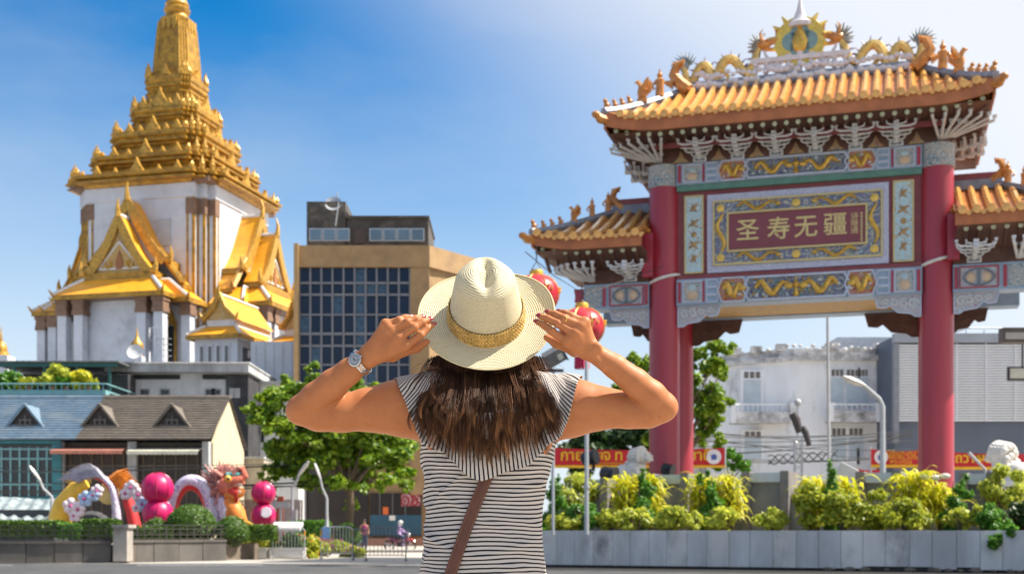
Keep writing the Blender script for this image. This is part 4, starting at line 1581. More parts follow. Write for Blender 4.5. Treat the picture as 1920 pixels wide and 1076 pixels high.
 for sx in (-1, 1):
  MB().box(sx * 4.0 - .35, sx * 4.0 + .35, d1 + 1.88, d1 + 2.03, 9.5, zt_ - 2.0).build('door_opening', M_dark, root)
 for sx in (-1, 1):
  b = MB()
  for e in (-.45, .45):
   b.box(sx * 4.0 + e - .1, sx * 4.0 + e + .1, d1 + 1.8, d1 + 2.03, 9.5, zt_ - 1.7)
  b.prism([(sx * 4.0 - .6, zt_ - 1.9), (sx * 4.0 + .6, zt_ - 1.9), (sx * 4.0, zt_ - .5)], d1 + 1.8, d1 + 2.0)
  b.build('door_frame', M_tgold, root)
 for ch in list(root.children):
  ch.matrix_parent_inverse = Matrix.Identity(4)
 return root


def flatten(root):
 """Hand a grouping Empty's children to the temple itself."""
 M = Matrix.Rotation(root.rotation_euler.z, 4, 'Z')
 for ch in list(root.children):
  ch.parent = temple
  ch.location = M @ ch.location
  ch.rotation_euler = (0, 0, ch.rotation_euler.z + root.rotation_euler.z)
 bpy.data.objects.remove(root)


for dg_ in (0, 90, -90):
 flatten(porch(dg_, 10))
b = redent_loft([(17, 0), (17, 7.2), (16.6, 7.4), (16.6, 8.0)], 0, 1, .1)
b.build('terrace', M_marble, temple)

# small gatehouse pavilions in front of the temple
def pavilion(px0, px1, ybase, ypk, ygb, ysk0, ysk1, Y, label, cut=None):
 pv = thing('temple_pavilion', label, 'pavilion', (WX((px0 + px1) / 2, Y), Y, 0), R(-14.3), None)
 m_ = Y / FPX
 hw = (px1 - px0) / 2 * m_
 z = lambda py: WZ(py, Y)
 dp = 8.0
 zs1, zs0 = z(ysk0), z(ysk1)
 w_ = MB().box(-hw + .5, hw - .5, .5, dp, 6.0, zs1 - .3).build('pavilion_wall', M_marble, pv)
 b = MB()
 A = [(-hw * .55, 1.2, zs0), (hw * .55, 1.2, zs0), (hw, 0, zs1), (-hw, 0, zs1)]
 b.add(A, [(0, 1, 2, 3)], 0)
 for sx in (-1, 1):
  b.add([(sx * hw * .55, 1.2, zs0), (sx * hw, 0, zs1), (sx * hw, dp + .6, zs1), (sx * hw * .55, dp, zs0)], [(0, 1, 2, 3)], 0)
  b.tube([(sx * hw * .55, 1.2, zs0 + .05), (sx * hw, 0, zs1 + .05)], .12, 5, 1)
  b.box(sx * hw - .1, sx * hw + .1, .05, dp + .6, zs1 - .35, zs1 - .02, 2)
 b.box(-hw + .05, hw - .05, -.1, .1, zs1 - .36, zs1 - .02, 2)
 b.build('skirt_roof', [M_otile, M_wtrim, M_tgold], pv)
 g0 = hw * .52
 zg0, zg1 = z(ygb), z(ypk)
 MB().box(-g0, g0, 1.3, dp, zs0 - .1, zg0).build('gable_base', M_wtrim, pv)
 b = MB()
 for sx in (-1, 1):
  b.add([(sx * (g0 + .25), 1.0, zg0 - .05), (0, 1.0, zg1), (0, dp, zg1), (sx * (g0 + .25), dp, zg0 - .05)], [(0, 1, 2, 3)], 0)
  b.tube([(sx * (g0 + .25), .98, zg0), (sx * g0 * .45, .98, zg0 + (zg1 - zg0) * .45), (0, .98, zg1 + .1)], .22, 5, 2)
  b.tube([(sx * (g0 + .25), .98, zg0), (sx * (g0 + .5), .98, zg0 + .6)], [.18, .02], 5, 2)
 b.tube([(0, .98, zg1), (0, .9, zg1 + .9)], [.2, .02], 5, 2)
 b.tube([(0, 1, zg1 + .05), (0, dp, zg1 + .05)], .13, 5, 1)
 gr = b.build('gable_roof', [M_otile, M_wtrim, M_tgold2], pv)
 MB().prism([(-g0 + .1, zg0), (g0 - .1, zg0), (0, zg1 - .35)], 1.12, 1.28).build('pediment', M_ped, gr)
 n = 4
 for sx in range(n):
  x0 = -hw + .9 + sx * (2 * hw - 1.8) / n
  x1 = x0 + (2 * hw - 1.8) / n - .25
  wf = MB().box(x0, x1, .40, .497, z(ybase) + .2, zs1 - .8).build('window', M_wtrim, w_)
  MB().box(x0 + .1, x1 - .1, .36, .399, z(ybase) + .3, zs1 - .9).build('pane', glass('pavilion_glass', (.10, .10, .12), .08), wf)
 for k in range(3):
  y0 = 1.2 + k * 2.0
  wf = MB().box(hw - .5, hw - .43, y0, y0 + 1.6, z(ybase) + .2, zs1 - .8).build('window', M_wtrim, w_)
  MB().box(hw - .43, hw - .40, y0 + .1, y0 + 1.5, z(ybase) + .3, zs1 - .9).build('pane', glass('pavilion_glass'), wf)
 return pv


pavilion(344, 455, 686, 548, 594, 626, 607, 101, 'small white pavilion with orange roof and gold gable in front of the temple')
pavilion(500, 580, 700, 566, 612, 640, 625, 103.5, 'orange roofed temple pavilion partly hidden by the tan office block')

# small golden finials standing on the temple terrace
ch = thing('golden_chedi', 'slim golden chedi finial at the left edge behind the roof terrace', 'chedi', (WX(2, 92), 92, 0))
zb_ = WZ(668, 92)
MB().box(-.75, .75, -.75, .75, 0, zb_).build('plinth', M_marble, ch)
MB().lathe([(.6, zb_), (.55, zb_ + .25), (.42, zb_ + .3), (.45, zb_ + .6), (.3, zb_ + .95), (.12, zb_ + 1.1), (.08, zb_ + 1.5), (.01, zb_ + 2.2)], (0, 0, 0), 14).build('bell', M_tgold2, ch, True)
ch = thing('golden_spirelet', 'round golden spirelet on the white terrace beside the satellite dish', 'finial', (WX(257, 98), 98, 0))
zb_ = WZ(668, 98)
MB().box(-.5, .5, -.5, .5, 0, zb_).build('plinth', M_marble, ch)
MB().lathe([(.5, zb_), (.3, zb_ + .2), (.5, zb_ + .7), (.45, zb_ + 1.0), (.2, zb_ + 1.3), (.1, zb_ + 1.6), (.01, zb_ + 2.3)], (0, 0, 0), 14).build('bell', M_tgold2, ch, True)
# ---------------------------------------------------------------- tan office block
OY = 95.0
M_tan = mat('tan_stone', (0.33, 0.21, 0.10), 0.8, 0, 0.14, 1.2, 0.3, 30, dirt=(.24, .15, .08), dscale=.5, damt=.5)
M_win = glass('office_glass', (0.008, 0.020, 0.050), 0.04, 0.30)
M_mull = mat('office_mullion', (0.17, 0.17, 0.19), 0.5, 0, 0.1, 2)
M_soot = mat('sooty_concrete', (0.060, 0.055, 0.050), 0.9, 0, 0.4, 1.0, 0.3, 12, dirt=(.20, .17, .14), dscale=.8, damt=.5)
office = thing('office_building', 'tan office block with a dark glass grid front and sooty rooftop rooms', 'building', (0, 0, 0))
x0, x1, x2 = WX(553, OY), WX(768, OY), WX(805, OY)
zt = WZ(460, OY)
zg = WZ(500, OY)
zl = WZ(868, OY)
sd = Vector((math.sin(R(35)), math.cos(R(35)), 0))
sx_, sy_ = x2 + sd.x * 6.5, OY + sd.y * 6.5
poly = [(x0, OY + .6), (x2, OY + .6), (sx_, sy_), (x0, sy_)]
b = MB().prism(poly, 0, zt - .05, 'z')
b.build('wall', M_tan, office)
MB().prism([(x0 - .05, OY), (x2 + .02, OY), (sx_ + .1, sy_), (sx_, sy_ + .1), (x2, OY + .598), (x0 - .05, OY + .598)], zg, zt, 'z').build('parapet_band', M_tan, office)
MB().box(x1 + .05, x2, OY + .1, OY + .598, 3.8, zg - .003).build('corner_pier', M_tan, office)
MB().box(x0 - .05, x0 + .28, OY - .25, OY + .598, 0, zt + .1).build('edge_pier', mat('tan_edge', (.42, .26, .11), .7, 0, .12, 2), office)
# glass grid: ten columns, repeating tall / short / tall storeys
rows = [(501, 527), (531, 549), (553, 587), (590, 622), (627, 645), (649, 681), (684, 716), (720, 742), (746, 776), (780, 808), (812, 832), (836, 862)]
cols = 10
gx0, gx1 = WX(560, OY), x1
pm = None
for (ya, yb2) in rows:
 short = yb2 - ya < 23
 for c in range(cols):
  w_ = (gx1 - gx0) / cols
  a = gx0 + c * w_
  ins = .14 if not short else .22
  h = WZ(ya, OY) - WZ(yb2, OY)
  if pm is None or True:
   b = MB().box(0, 1, 0, .04, 0, 1)
  if pm is None:
   pm = b.build('window_pane', M_win, office)
   o = pm
   pane_reflect = pm.data.copy()
   pane_reflect.materials[0] = mat('office_blind_reflection', (.035, .075, .13), .25, 0, .5, 1.2, zs=6)  # lighter panes: reflections painted into the glass colour, with blind-like banding
  else:
   o = link_copy(pm, office)
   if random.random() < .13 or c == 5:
    o.data = pane_reflect
  o.location = (a + ins * .5, OY + .40 + random.uniform(0, .02), WZ(yb2, OY))
  o.scale = (w_ - ins, 1, h)
  o.rotation_euler = (R(random.uniform(-.5, .5)), 0, R(random.uniform(-.6, .6)))
b = MB()
for c in range(cols + 1):
 xx = gx0 + c * (gx1 - gx0) / cols
 b.box(xx - .07, xx + .07, OY + .22, OY + .598, zl, zg - .004)
b.build('mullion', M_mull, office)
b = MB()
for i in range(len(rows) - 1):
 za, zb_ = WZ(rows[i][1], OY), WZ(rows[i + 1][0], OY)
 b.box(gx0, gx1, OY + .26, OY + .597, zb_ + .002, za - .002)
b.build('transom', M_mull, office)
# rooftop rooms
ph = MB()
ph.box(WX(575, OY + 2), WX(648, OY + 2), OY + 2, OY + 8, zt - .3, WZ(378, OY + 2))
ph.build('rooftop_room', M_soot, office)
MB().add([(WX(640, OY + 2), OY + 2.3, WZ(378, OY + 2) - .05), (WX(640, OY + 2), OY + 6, WZ(378, OY + 2) - .05), (WX(657, OY + 2), OY + 6, WZ(408, OY + 2)), (WX(657, OY + 2), OY + 2.3, WZ(408, OY + 2)),
    (WX(640, OY + 2), OY + 2.3, zt), (WX(657, OY + 2), OY + 2.3, zt), (WX(640, OY + 2), OY + 6, zt), (WX(657, OY + 2), OY + 6, zt)], [(0, 1, 2, 3), (0, 3, 5, 4), (3, 2, 7, 5)]).build('stair_roof', M_soot, office)
pb = MB().box(WX(650, OY + 2), WX(803, OY + 2), OY + 2.1, OY + 9, zt - .3, WZ(409, OY + 2)).build('rooftop_room', M_soot, office)
MB().box(WX(648, OY + 2), WX(805, OY + 2), OY + 1.9, OY + 9.2, WZ(412, OY + 2) + .1, WZ(408, OY + 2) + .12).build('room_slab', M_soot, pb)
for a, q, n in ((579, 656, 3), (692, 796, 4)):
 for k in range(n):
  p0, p1 = a + (q - a) * k / n + 1.5, a + (q - a) * (k + 1) / n - 1.5
  wf = MB().pbox(p0 - 1, 428, p1 + 1, 452, OY + 1.88 if a < 600 else OY + 1.98, .1).build('window', mat('alu_frame', (.42, .44, .46), .4, .4), office)
  MB().pbox(p0 + 1, 430, p1 - 1, 450, (OY + 1.88 if a < 600 else OY + 1.98) - .03, .028).build('pane', glass('blue_pane', (.10, .16, .22), .15), wf)
MB().pbox(664, 428, 684, 456, OY + 2.0, .09).build('door', mat('brown_door', (.06, .04, .035), .6), office)
b = MB()
b.tube([(WX(632, OY + 3), OY + 3, WZ(400, OY + 3)), (WX(633, OY + 3), OY + 3, WZ(360, OY + 3))], .05, 6)
b.tube([(WX(628, OY + 1.5), OY + 1.8, WZ(425, OY + 2)), (WX(634, OY + 1.5), OY + 1.8, WZ(380, OY + 2))], .05, 6)
b.build('antenna_mast', mat('galvanised', (.45, .46, .47), .45, .6, .15, 4), office)
b = MB().lathe([(.0, .0), (.35, .05), (.6, .18), (.62, .2), (.3, .08)], (0, 0, 0), 16, M=Matrix.Translation((WX(625, OY + 2), OY + 2.2, WZ(383, OY + 2))) @ Matrix.Rotation(R(70), 4, 'X'))
b.build('rooftop_dish', MATS['galvanised'], office, True)
# ground floor: dark shopfront with a blue lower board
MB().pbox(568, 872, 690, 1000, OY + .3, .28).build('shopfront', mat('dark_shop', (.018, .012, .012), .3, 0, .3, 1), office)
MB().pbox(694, 924, 790, 1004, OY + .25, .34).build('shopfront', MATS['dark_shop'], office)
MB().pbox(694, 965, 790, 1003, OY + .18, .065).build('blue_board', mat('blue_board', (.015, .075, .13), .5, 0, .15, 1), office)
MB().pbox(730, 966, 741, 975, OY + .12, .055).build('notice', mat('paper', (.7, .7, .68), .8), office)
MB().pbox(718, 950, 728, 964, OY + .17, .07).build('orange_poster', mat('orange_poster', (.6, .13, .03), .6), office)
MB().pbox(752, 925, 788, 948, OY + .17, .07).build('red_poster', paint('red_poster', [(0, (.25, .02, .03)), (.6, (.35, .05, .06)), (.85, (.5, .4, .4))], 1.4), office)
b = MB()
for px in (712, 736, 760):
 b.pbox(px - .6, 924, px + .6, 965, OY + .16, .08)
b.build('shop_mullion', M_mull, office)
MB().box(WX(560, OY), WX(806, OY), OY - .9, OY + .2, 0, WZ(1009, OY)).build('front_step', mat('step_red', (.28, .14, .10), .8), office)

# ---------------------------------------------------------------- houses behind and along the street
M_wht = mat('plaster_white', (0.60, 0.61, 0.62), 0.85, 0, 0.06, 1.2, 0.2, 12, dirt=(.36, .36, .37), dscale=.55, damt=.55, zs=.4)
M_wht2 = mat('plaster_grey', (0.42, 0.43, 0.44), 0.85, 0, 0.1, 1.2, 0.2, 12, dirt=(.15, .15, .16), dscale=.5, damt=.7, zs=.35)
M_blk = mat('black_wall', (0.035, 0.035, 0.04), 0.8, 0, 0.3, 1.5, dirt=(.1, .1, .1), dscale=.8)
M_teal = mat('teal_paint', (0.03, 0.17, 0.20), 0.55, 0, 0.15, 2)
M_tealp = mat('pale_teal_paint', (0.16, 0.33, 0.35), 0.55, 0, 0.12, 2)
M_shgl = glass('shop_glass', (0.012, 0.016, 0.02), 0.12, 0.6)


def house(name, label, px0, py0, px1, Y, dep, m, cat='building'):
 h = thing(name, label, cat, (WX((px0 + px1) / 2, Y), Y, 0))
 hw = (WX(px1, Y) - WX(px0, Y)) / 2
 w = MB().box(-hw, hw, 0, dep, 0, WZ(py0, Y)).build('wall', m, h)
 return h, hw, w


def win(h, w, Y, px0, py0, px1, py1, m=None, frame=None, e=.06):
 ox = h.location.x
 f = MB().box(WX(px0, Y) - ox, WX(px1, Y) - ox, -e, -.003, WZ(py1, Y), WZ(py0, Y)).build('window', frame or M_wht, w)
 dx = (WX(px1, Y) - WX(px0, Y)) * .08 + .03
 MB().box(WX(px0, Y) - ox + dx, WX(px1, Y) - ox - dx, -e - .02, -e - .001, WZ(py1, Y) + dx, WZ(py0, Y) - dx).build('pane', m or M_shgl, f)


h1, hw_, w1 = house('white_building', 'low white building with a flat grey roof edge below the temple pavilions', 218, 690, 462, 88, 9, M_wht)
b = MB().box(-hw_ - .5, hw_ + .35, -1.0, 9, WZ(700, 88), WZ(685, 88))
for i in range(60):
 xx = -hw_ - .6 + i * (2 * hw_ + 1.1) / 60
 b.box(xx, xx + .1, -1.2, 9, WZ(685, 88), WZ(683, 88) + .03)
b.build('roof_slab', M_wht2, h1)
for a, q in ((250, 338), (380, 424)):
 MB().box(WX(a, 88) - h1.location.x, WX(q, 88) - h1.location.x, -.05, -.003, WZ(711, 88), WZ(702, 88)).build('vent_slot', M_dark, w1)
for a in (262, 300, 384, 396):
 win(h1, w1, 88, a, 728, a + 20, 742, M_shgl, M_wht2)
b = MB().box(WX(424, 88) - h1.location.x, WX(466, 88) - h1.location.x, -.12, 9, WZ(900, 88), WZ(702, 88))
b.build('black_gable_end', M_blk, h1)
for a, yy in ((431, 728), (441, 728)):
 MB().box(WX(a, 88) - h1.location.x, WX(a + 9, 88) - h1.location.x, -.2, -.123, WZ(yy + 18, 88), WZ(yy, 88)).build('grey_shutter', M_wht2, h1)

h2, hw_, w2 = house('white_rowhouse', 'narrow white rowhouse between the cream gable and the leafy street tree', 462, 716, 560, 92, 8, M_wht)
for a, yy in ((470, 738), (487, 760), (470, 790), (488, 800)):
 win(h2, w2, 92, a, yy, a + 9, yy + 30, M_shgl, M_wht2)
MB().box(-hw_ - .1, hw_ + .1, -.3, 8, WZ(720, 92), WZ(715, 92)).build('cornice', M_wht2, h2)
h3, hw_, w3 = house('white_rowhouse', 'white side wall standing in front of the temple right of the black gable end', 470, 640, 556, 100, 6, M_marble)
for k in range(5):
 MB().box(-hw_ + .4 + k * .7, -hw_ + .46 + k * .7, -.03, -.003, WZ(800, 100), WZ(645, 100)).build('wall_joint', M_marbleg, w3)

# roof terrace at the far left
tr = thing('roof_terrace', 'teal roof terrace with a corrugated canopy and potted greenery above the blue roof', 'terrace', (WX(90, 83), 83, 0))
ox = tr.location.x
lx = lambda p: WX(p, 83) - ox
MB().box(lx(-40), lx(212), 3.2, 8, 0, WZ(690, 83)).build('back_wall', M_blk, tr)
MB().box(lx(-40), lx(212), 0, 8, 0, WZ(738, 83)).build('wall', M_blk, tr)
MB().box(lx(-40), lx(205), -.8, 8, WZ(742, 83), WZ(733, 83)).build('terrace_slab', M_tealp, tr)
b = MB()
for i in range(42):
 p = -40 + i * 6.0
 b.box(lx(p), lx(p + 4.4), 1.3, 8.0, WZ(674, 83) + .012 * (i % 2), WZ(671, 83) + .012 * (i % 2))
b.build('corrugated_canopy', mat('canopy_dark', (.12, .13, .13), .6, 0, .3, 2), tr)
MB().box(lx(-40), lx(205), 1.4, 1.6, WZ(682, 83), WZ(675, 83)).build('canopy_beam', mat('teal_dark', (.02, .09, .09), .6), tr)
for p in (10, 68, 130, 192):
 MB().box(lx(p) - .08, lx(p) + .08, 1.4, 1.55, WZ(733, 83), WZ(682, 83)).build('post', MATS['teal_dark'], tr)
b = MB()
b.tube([(lx(-40), -.85, WZ(722, 83)), (lx(207), -.85, WZ(722, 83))], .05, 6)
b.tube([(lx(207), -.85, WZ(722, 83)), (lx(214), 5, WZ(724, 83))], .05, 6)
for p in range(-30, 212, 11):
 b.tube([(lx(p), -.85, WZ(734, 83)), (lx(p), -.85, WZ(722, 83))], .03, 5)
b.build('railing', M_tealp, tr)

# street shophouses with tiled roofs and dormers
SY = 75.0
M_rt = mat('grey_roof_tile', (0.135, 0.115, 0.095), 0.8, 0, 0.2, 3, 0.4, 20, dirt=(.20, .17, .14), dscale=.7, damt=.6)
M_rb = mat('blue_roof_tile', (0.13, 0.20, 0.27), 0.6, 0, 0.2, 3, 0.4, 20, dirt=(.24, .28, .31), dscale=.8, damt=.6)
M_crm = mat('cream_plaster', (0.50, 0.44, 0.30), 0.85, 0, 0.08, 1.5, 0.2, 15, dirt=(.42, .37, .27), dscale=.7, damt=.5)
M_wood = mat('dark_shop_wood', (0.035, 0.025, 0.02), 0.6, 0, 0.3, 3)
ze_, zr_ = WZ(823, SY - .6), WZ(746, SY + 4.6)


def shophouse(label, px0, px1, m_roof, gable_r):
 h = thing('shophouse', label, 'shophouse', (WX((px0 + px1) / 2, SY), SY, 0))
 ox = h.location.x
 hw = (WX(px1, SY) - WX(px0, SY)) / 2
 MB().box(-hw, hw, .5, 9.2, 0, ze_ - .2).build('wall', M_wht2, h)
 b = MB()
 n = 17
 ov = .25 if gable_r else 0
 for sgn, yE in ((1, -.6), (-1, 9.8)):
  for i in range(n):
   t0, t1 = i / n, (i + 1) / n
   y0, y1 = yE + (4.6 - yE) * t0, yE + (4.6 - yE) * t1
   z0, z1 = ze_ + (zr_ - ze_) * t0, ze_ + (zr_ - ze_) * t1
   x0_, x1_ = -hw, hw + ov
   b.add([(x0_, y0, z0 + .10), (x1_, y0, z0 + .10), (x1_, y1, z1), (x0_, y1, z1), (x0_, y0, z0 - .02), (x1_, y0, z0 - .02)], [(0, 1, 2, 3), (4, 5, 1, 0)])
 rf = b.build('roof', m_roof, h)
 MB().tube([(-hw, 4.6, zr_ + .05), (hw + ov, 4.6, zr_ + .05)], .14, 6).build('ridge_cap', m_roof, rf)
 if gable_r:
  MB().prism([(.5, 0), (9.2, 0), (9.2, ze_ - .15), (4.6, zr_ - .12), (.5, ze_ - .15)], hw - .02, hw + .12, 'x').build('gable_wall', M_crm, h)
 return h, hw, rf


def dormer(h, rf, px, m_roof):
 ox = h.location.x
 Yd = SY + 1.0
 x = WX(px, Yd) - ox
 w, z0, z1 = WX(px + 34, Yd) - WX(px, Yd), WZ(804, Yd), WZ(761, Yd)
 b = MB()
 for sx in (-1, 1):
  b.add([(x + sx * (w + .1), .85, z0 - .05), (x, .85, z1 + .1), (x, 4.2, z1 + .1), (x + sx * (w + .1), 3.2, z0 - .05)], [(0, 1, 2, 3)])
  b.tube([(x + sx * (w + .1), .85, z0), (x, .85, z1 + .1)], .09, 5)
 d = b.build('dormer', m_roof, rf)
 b = MB()
 b.prism([(x - w, z0), (x + w, z0), (x, z1)], 1.0, 1.3)
 b.build('dormer_front', M_wood, rf)
 b = MB()
 b.box(x - w * .5, x + w * .5, .9, .99, z0 + .1, z0 + .2)
 b.box(x - w * .35, x + w * .35, .9, .99, z0 + .5, z0 + .58)
 for e in (-.28, 0, .28):
  b.box(x + e * w - .04, x + e * w + .04, .91, .985, z0 + .1, z0 + .78 - abs(e))
 b.build('dormer_grille', mat('grille_grey', (.13, .12, .11), .7), rf)


shA, hwA, rfA = shophouse('blue roofed shophouse with a teal latticed glass front at the far left', -120, 148, M_rb, False)
dormer(shA, rfA, 48, M_rb)
shB, hwB, rfB = shophouse('grey roofed shophouse with two dormers and a cream gable wall', 148, 392, M_rt, True)
for p in (188, 323):
 dormer(shB, rfB, p, M_rt)
ox = shA.location.x
lx = lambda p: WX(p, SY) - ox
MB().box(lx(-120), lx(118), -.3, .49, WZ(832, SY), ze_ - .05).build('teal_fascia', M_teal, shA)
MB().box(lx(-120), lx(100), -.1, .49, WZ(930, SY), WZ(838, SY)).build('shop_window', M_shgl, shA)
b = MB()
for i in range(12):
 p = -80 + i * 17.0
 b.box(lx(p) - .05, lx(p) + .05, -.2, -.103, WZ(930, SY), WZ(838, SY))
for yy in (842, 860, 884, 908):
 b.box(lx(-120), lx(100), -.19, -.104, WZ(yy, SY) - .05, WZ(yy, SY) + .05)
b.build('window_lattice', M_tealp, shA)
MB().box(lx(-120), lx(100), -.15, .49, 0, WZ(931, SY)).build('stall_riser', M_teal, shA)
MB().box(lx(101), lx(118), -.3, .49, 0, WZ(833, SY)).build('corner_post', M_teal, shA)
b = MB()
for i in range(26):
 p = -70 + i * 6.6 + random.uniform(-2, 2)
 b.box(lx(p), lx(p + random.uniform(2, 5)), -.099, -.09, WZ(random.uniform(895, 906), SY), WZ(random.uniform(862, 885), SY))
b.build('display_goods', paint('display_goods', [(0, (.10, .03, .03)), (.3, (.03, .04, .05)), (.6, (.14, .12, .10)), (.8, (.05, .08, .08))], .8), shA)
ox = shB.location.x
lx = lambda p: WX(p, SY) - ox
for a, q in ((104, 120), (240, 256), (380, 392)):
 MB().box(lx(a), lx(q), -.12, .49, 0, ze_ - .1).build('shop_pillar', M_wht2, shB)
for a, q in ((120, 239), (257, 379)):
 MB().box(lx(a), lx(q), .25, .49, 0, ze_ - .12).build('shop_front', M_wood, shB)
 b = MB()
 for i in range(6):
  p = a + (q - a) * (i + .5) / 6
  b.box(lx(p) - .04, lx(p) + .04, .19, .248, 0, ze_ - .5)
 for yy in (832, 845, 872, 900):
  b.box(lx(a + 1), lx(q - 1), .20, .247, WZ(yy, SY) - .04, WZ(yy, SY) + .04)
 b.build('shutter_rail', mat('shutter_rail', (.10, .075, .05), .6), shB)
MB().box(lx(122), lx(170), .12, .18, WZ(905, SY), WZ(882, SY)).build('wooden_sign', mat('sign_wood', (.36, .22, .06), .6), shB)


def awning(h, p0, p1, py0, py1, m, lbl):
 b = MB()
 n = 16
 for i in range(n):
  a, q = lx(p0 + (p1 - p0) * i / n), lx(p0 + (p1 - p0) * (i + 1) / n)
  b.add([(a, .2, WZ(py0, SY) + .1), (q, .2, WZ(py0, SY) + .1), (q, -1.1, WZ(py0 + 3, SY - 1)), (a, -1.1, WZ(py0 + 3, SY - 1)), (a, -1.12, WZ(py1, SY - 1)), ((a + q) / 2, -1.12, WZ(py1 + 1.5, SY - 1)), (q, -1.12, WZ(py1, SY - 1))], [(0, 1, 2, 3), (3, 2, 6, 5, 4)])
 return b.build('awning', m, h)


awning(shB, 106, 240, 841, 850, mat('pink_awning', (.42, .17, .12), .8, 0, .15, 2), '')
awning(shB, 248, 380, 842, 851, mat('cream_awning', (.52, .50, .40), .8, 0, .15, 2), '')
o = thing('shop_annexe', 'low cream annexe wall right of the gable with an exposed timber edge', 'building', (WX(430, 84.5), 84.5, 0))
MB().box(WX(400, 84.5) - o.location.x, WX(495, 84.5) - o.location.x, 0, 3, 0, WZ(860, 84.5)).build('wall', mat('annexe_plaster', (.40, .35, .28), .85, 0, .15, 1.5, dirt=(.25, .22, .18)), o)
MB().box(WX(398, 84.5) - o.location.x, WX(497, 84.5) - o.location.x, -.3, 3.2, WZ(860, 84.5) + .003, WZ(856, 84.5)).build('roof_slab', M_wht2, o)
o = thing('boundary_fence', 'dark red corrugated fence behind the pink lanterns', 'fence', (WX(500, 70), 70, 0))
b = MB()
for i in range(30):
 xx = WX(440, 70) - o.location.x + i * .125
 b.box(xx, xx + .085, 0, .05, 0, WZ(936, 70))
b.build('fence_panel', mat('maroon_metal', (.12, .025, .025), .5), o)
MB().box(WX(520, 70) - o.location.x, WX(532, 70) - o.location.x, -.1, .1, 0, WZ(930, 70)).build('fence_post', mat('red_post', (.42, .08, .04), .6), o)
o = thing('roof_dish', 'white satellite dish on the flat roof beside the golden spirelet', 'dish', (WX(254, 87), 87, WZ(684, 87)))
MB().lathe([(.02, 0), (.34, .05), (.52, .16), (.54, .17), (.32, .08)], (0, 0, 0), 18, M=Matrix.Translation((0, 0, .85)) @ Matrix.Rotation(R(72), 4, 'X')).build('bowl', M_wht, o, True)
MB().tube([(0, .05, 0), (0, .05, .85)], .06, 6).build('mount', MATS['galvanised'], o)
for i, (px, top, nm) in enumerate(((293, 612, 3), (307, 632, 4))):
 o = thing('tv_aerial', ('tall thin television aerial above the flat white roof', 'short television aerial above the flat white roof')[i], 'aerial', (WX(px, 88.5), 88.5, WZ(684, 88.5)))
 h = WZ(top, 88.5) - WZ(684, 88.5)
 MB().tube([(0, 0, 0), (0, 0, h)], .03, 5).build('mast', MATS['galvanised'], o)
 b = MB()
 for k in range(nm):
  b.tube([(-.55 + .06 * k, 0, h - .1 - .4 * k), (.55, 0, h - .1 - .4 * k)], .022, 4)
 b.build('element', MATS['galvanised'], o)

# overhead cables on the left
M_cable = mat('black_cable', (.015, .015, .016), .6)
for i, (ya, yb2, yc, Yq, r_) in enumerate(((884, 880, 868, 66, .04), (903, 906, 912, 66, .03), (921, 916, 900, 66, .045), (925, 922, 906, 66, .03), (877, 872, 866, 67, .02))):
 pts = []
 for k in range(13):
  t = k / 12
  px = -40 + 680 * t
  py = (1 - t) ** 2 * ya + 2 * t * (1 - t) * (yb2 + 4) + t * t * yc
  pts.append(P(px, py, Yq + .15 * i))
 o = MB().tube(pts, r_, 5).build('overhead_cable', M_cable)
 tag(o, 'black overhead cable sagging across the street in front of the shophouses', 'cable', 'overhead street cables')
# ---------------------------------------------------------------- garden with the dragon, left
L_hedge = leafmat('hedge_leaf', (0.045, 0.11, 0.010), (0.12, 0.22, 0.022), .35)
L_tree = leafmat('tree_leaf', (0.045, 0.150, 0.008), (0.34, 0.46, 0.025), .45)
L_dark = leafmat('dark_leaf', (0.014, 0.045, 0.010), (0.045, 0.095, 0.016), .3)
L_lime = leafmat('lime_leaf', (0.26, 0.35, 0.025), (0.72, 0.72, 0.09), .5)
L_yel = leafmat('yellow_leaf', (0.40, 0.45, 0.012), (0.95, 0.85, 0.06), .55)
L_grn = leafmat('green_leaf', (0.045, 0.17, 0.012), (0.15, 0.34, 0.030), .45)
L_olive = leafmat('olive_leaf', (0.20, 0.28, 0.018), (0.60, 0.60, 0.05), .5)
M_bark = mat('bark', (0.13, 0.095, 0.06), 0.9, 0, 0.3, 4, 0.6, 25)
M_wallc = mat('garden_concrete', (0.115, 0.105, 0.095), 0.9, 0, 0.2, 1.5, 0.4, 25, dirt=(.07, .065, .06), dscale=.9, damt=.7, zs=.5)
M_bed = M_earth


def foliage(name, clumps, n, size, m, parent, seed, asp=1.8, shell=.55):
 rg = np.random.default_rng(seed)
 pts, nr = crown_points(clumps, n, rg, shell)
 V, Fq = leaf_cards(pts, nr, size, asp, rg)
 return mesh_np(name, V, Fq, m, parent)


def solid_clip(name, fn, n, size, m, parent, seed):
 """Clipped greenery: leaves thickly spread over a given surface function fn(rg,n)->pts,normals."""
 rg = np.random.default_rng(seed)
 pts, nr = fn(rg, n)
 pts = pts + nr * rg.normal(size=(n, 1)) * size * .35
 nr2 = nr + rg.normal(size=nr.shape) * .45
 V, Fq = leaf_cards(pts, nr2, size, 1.6, rg)
 return mesh_np(name, V, Fq, m, parent)


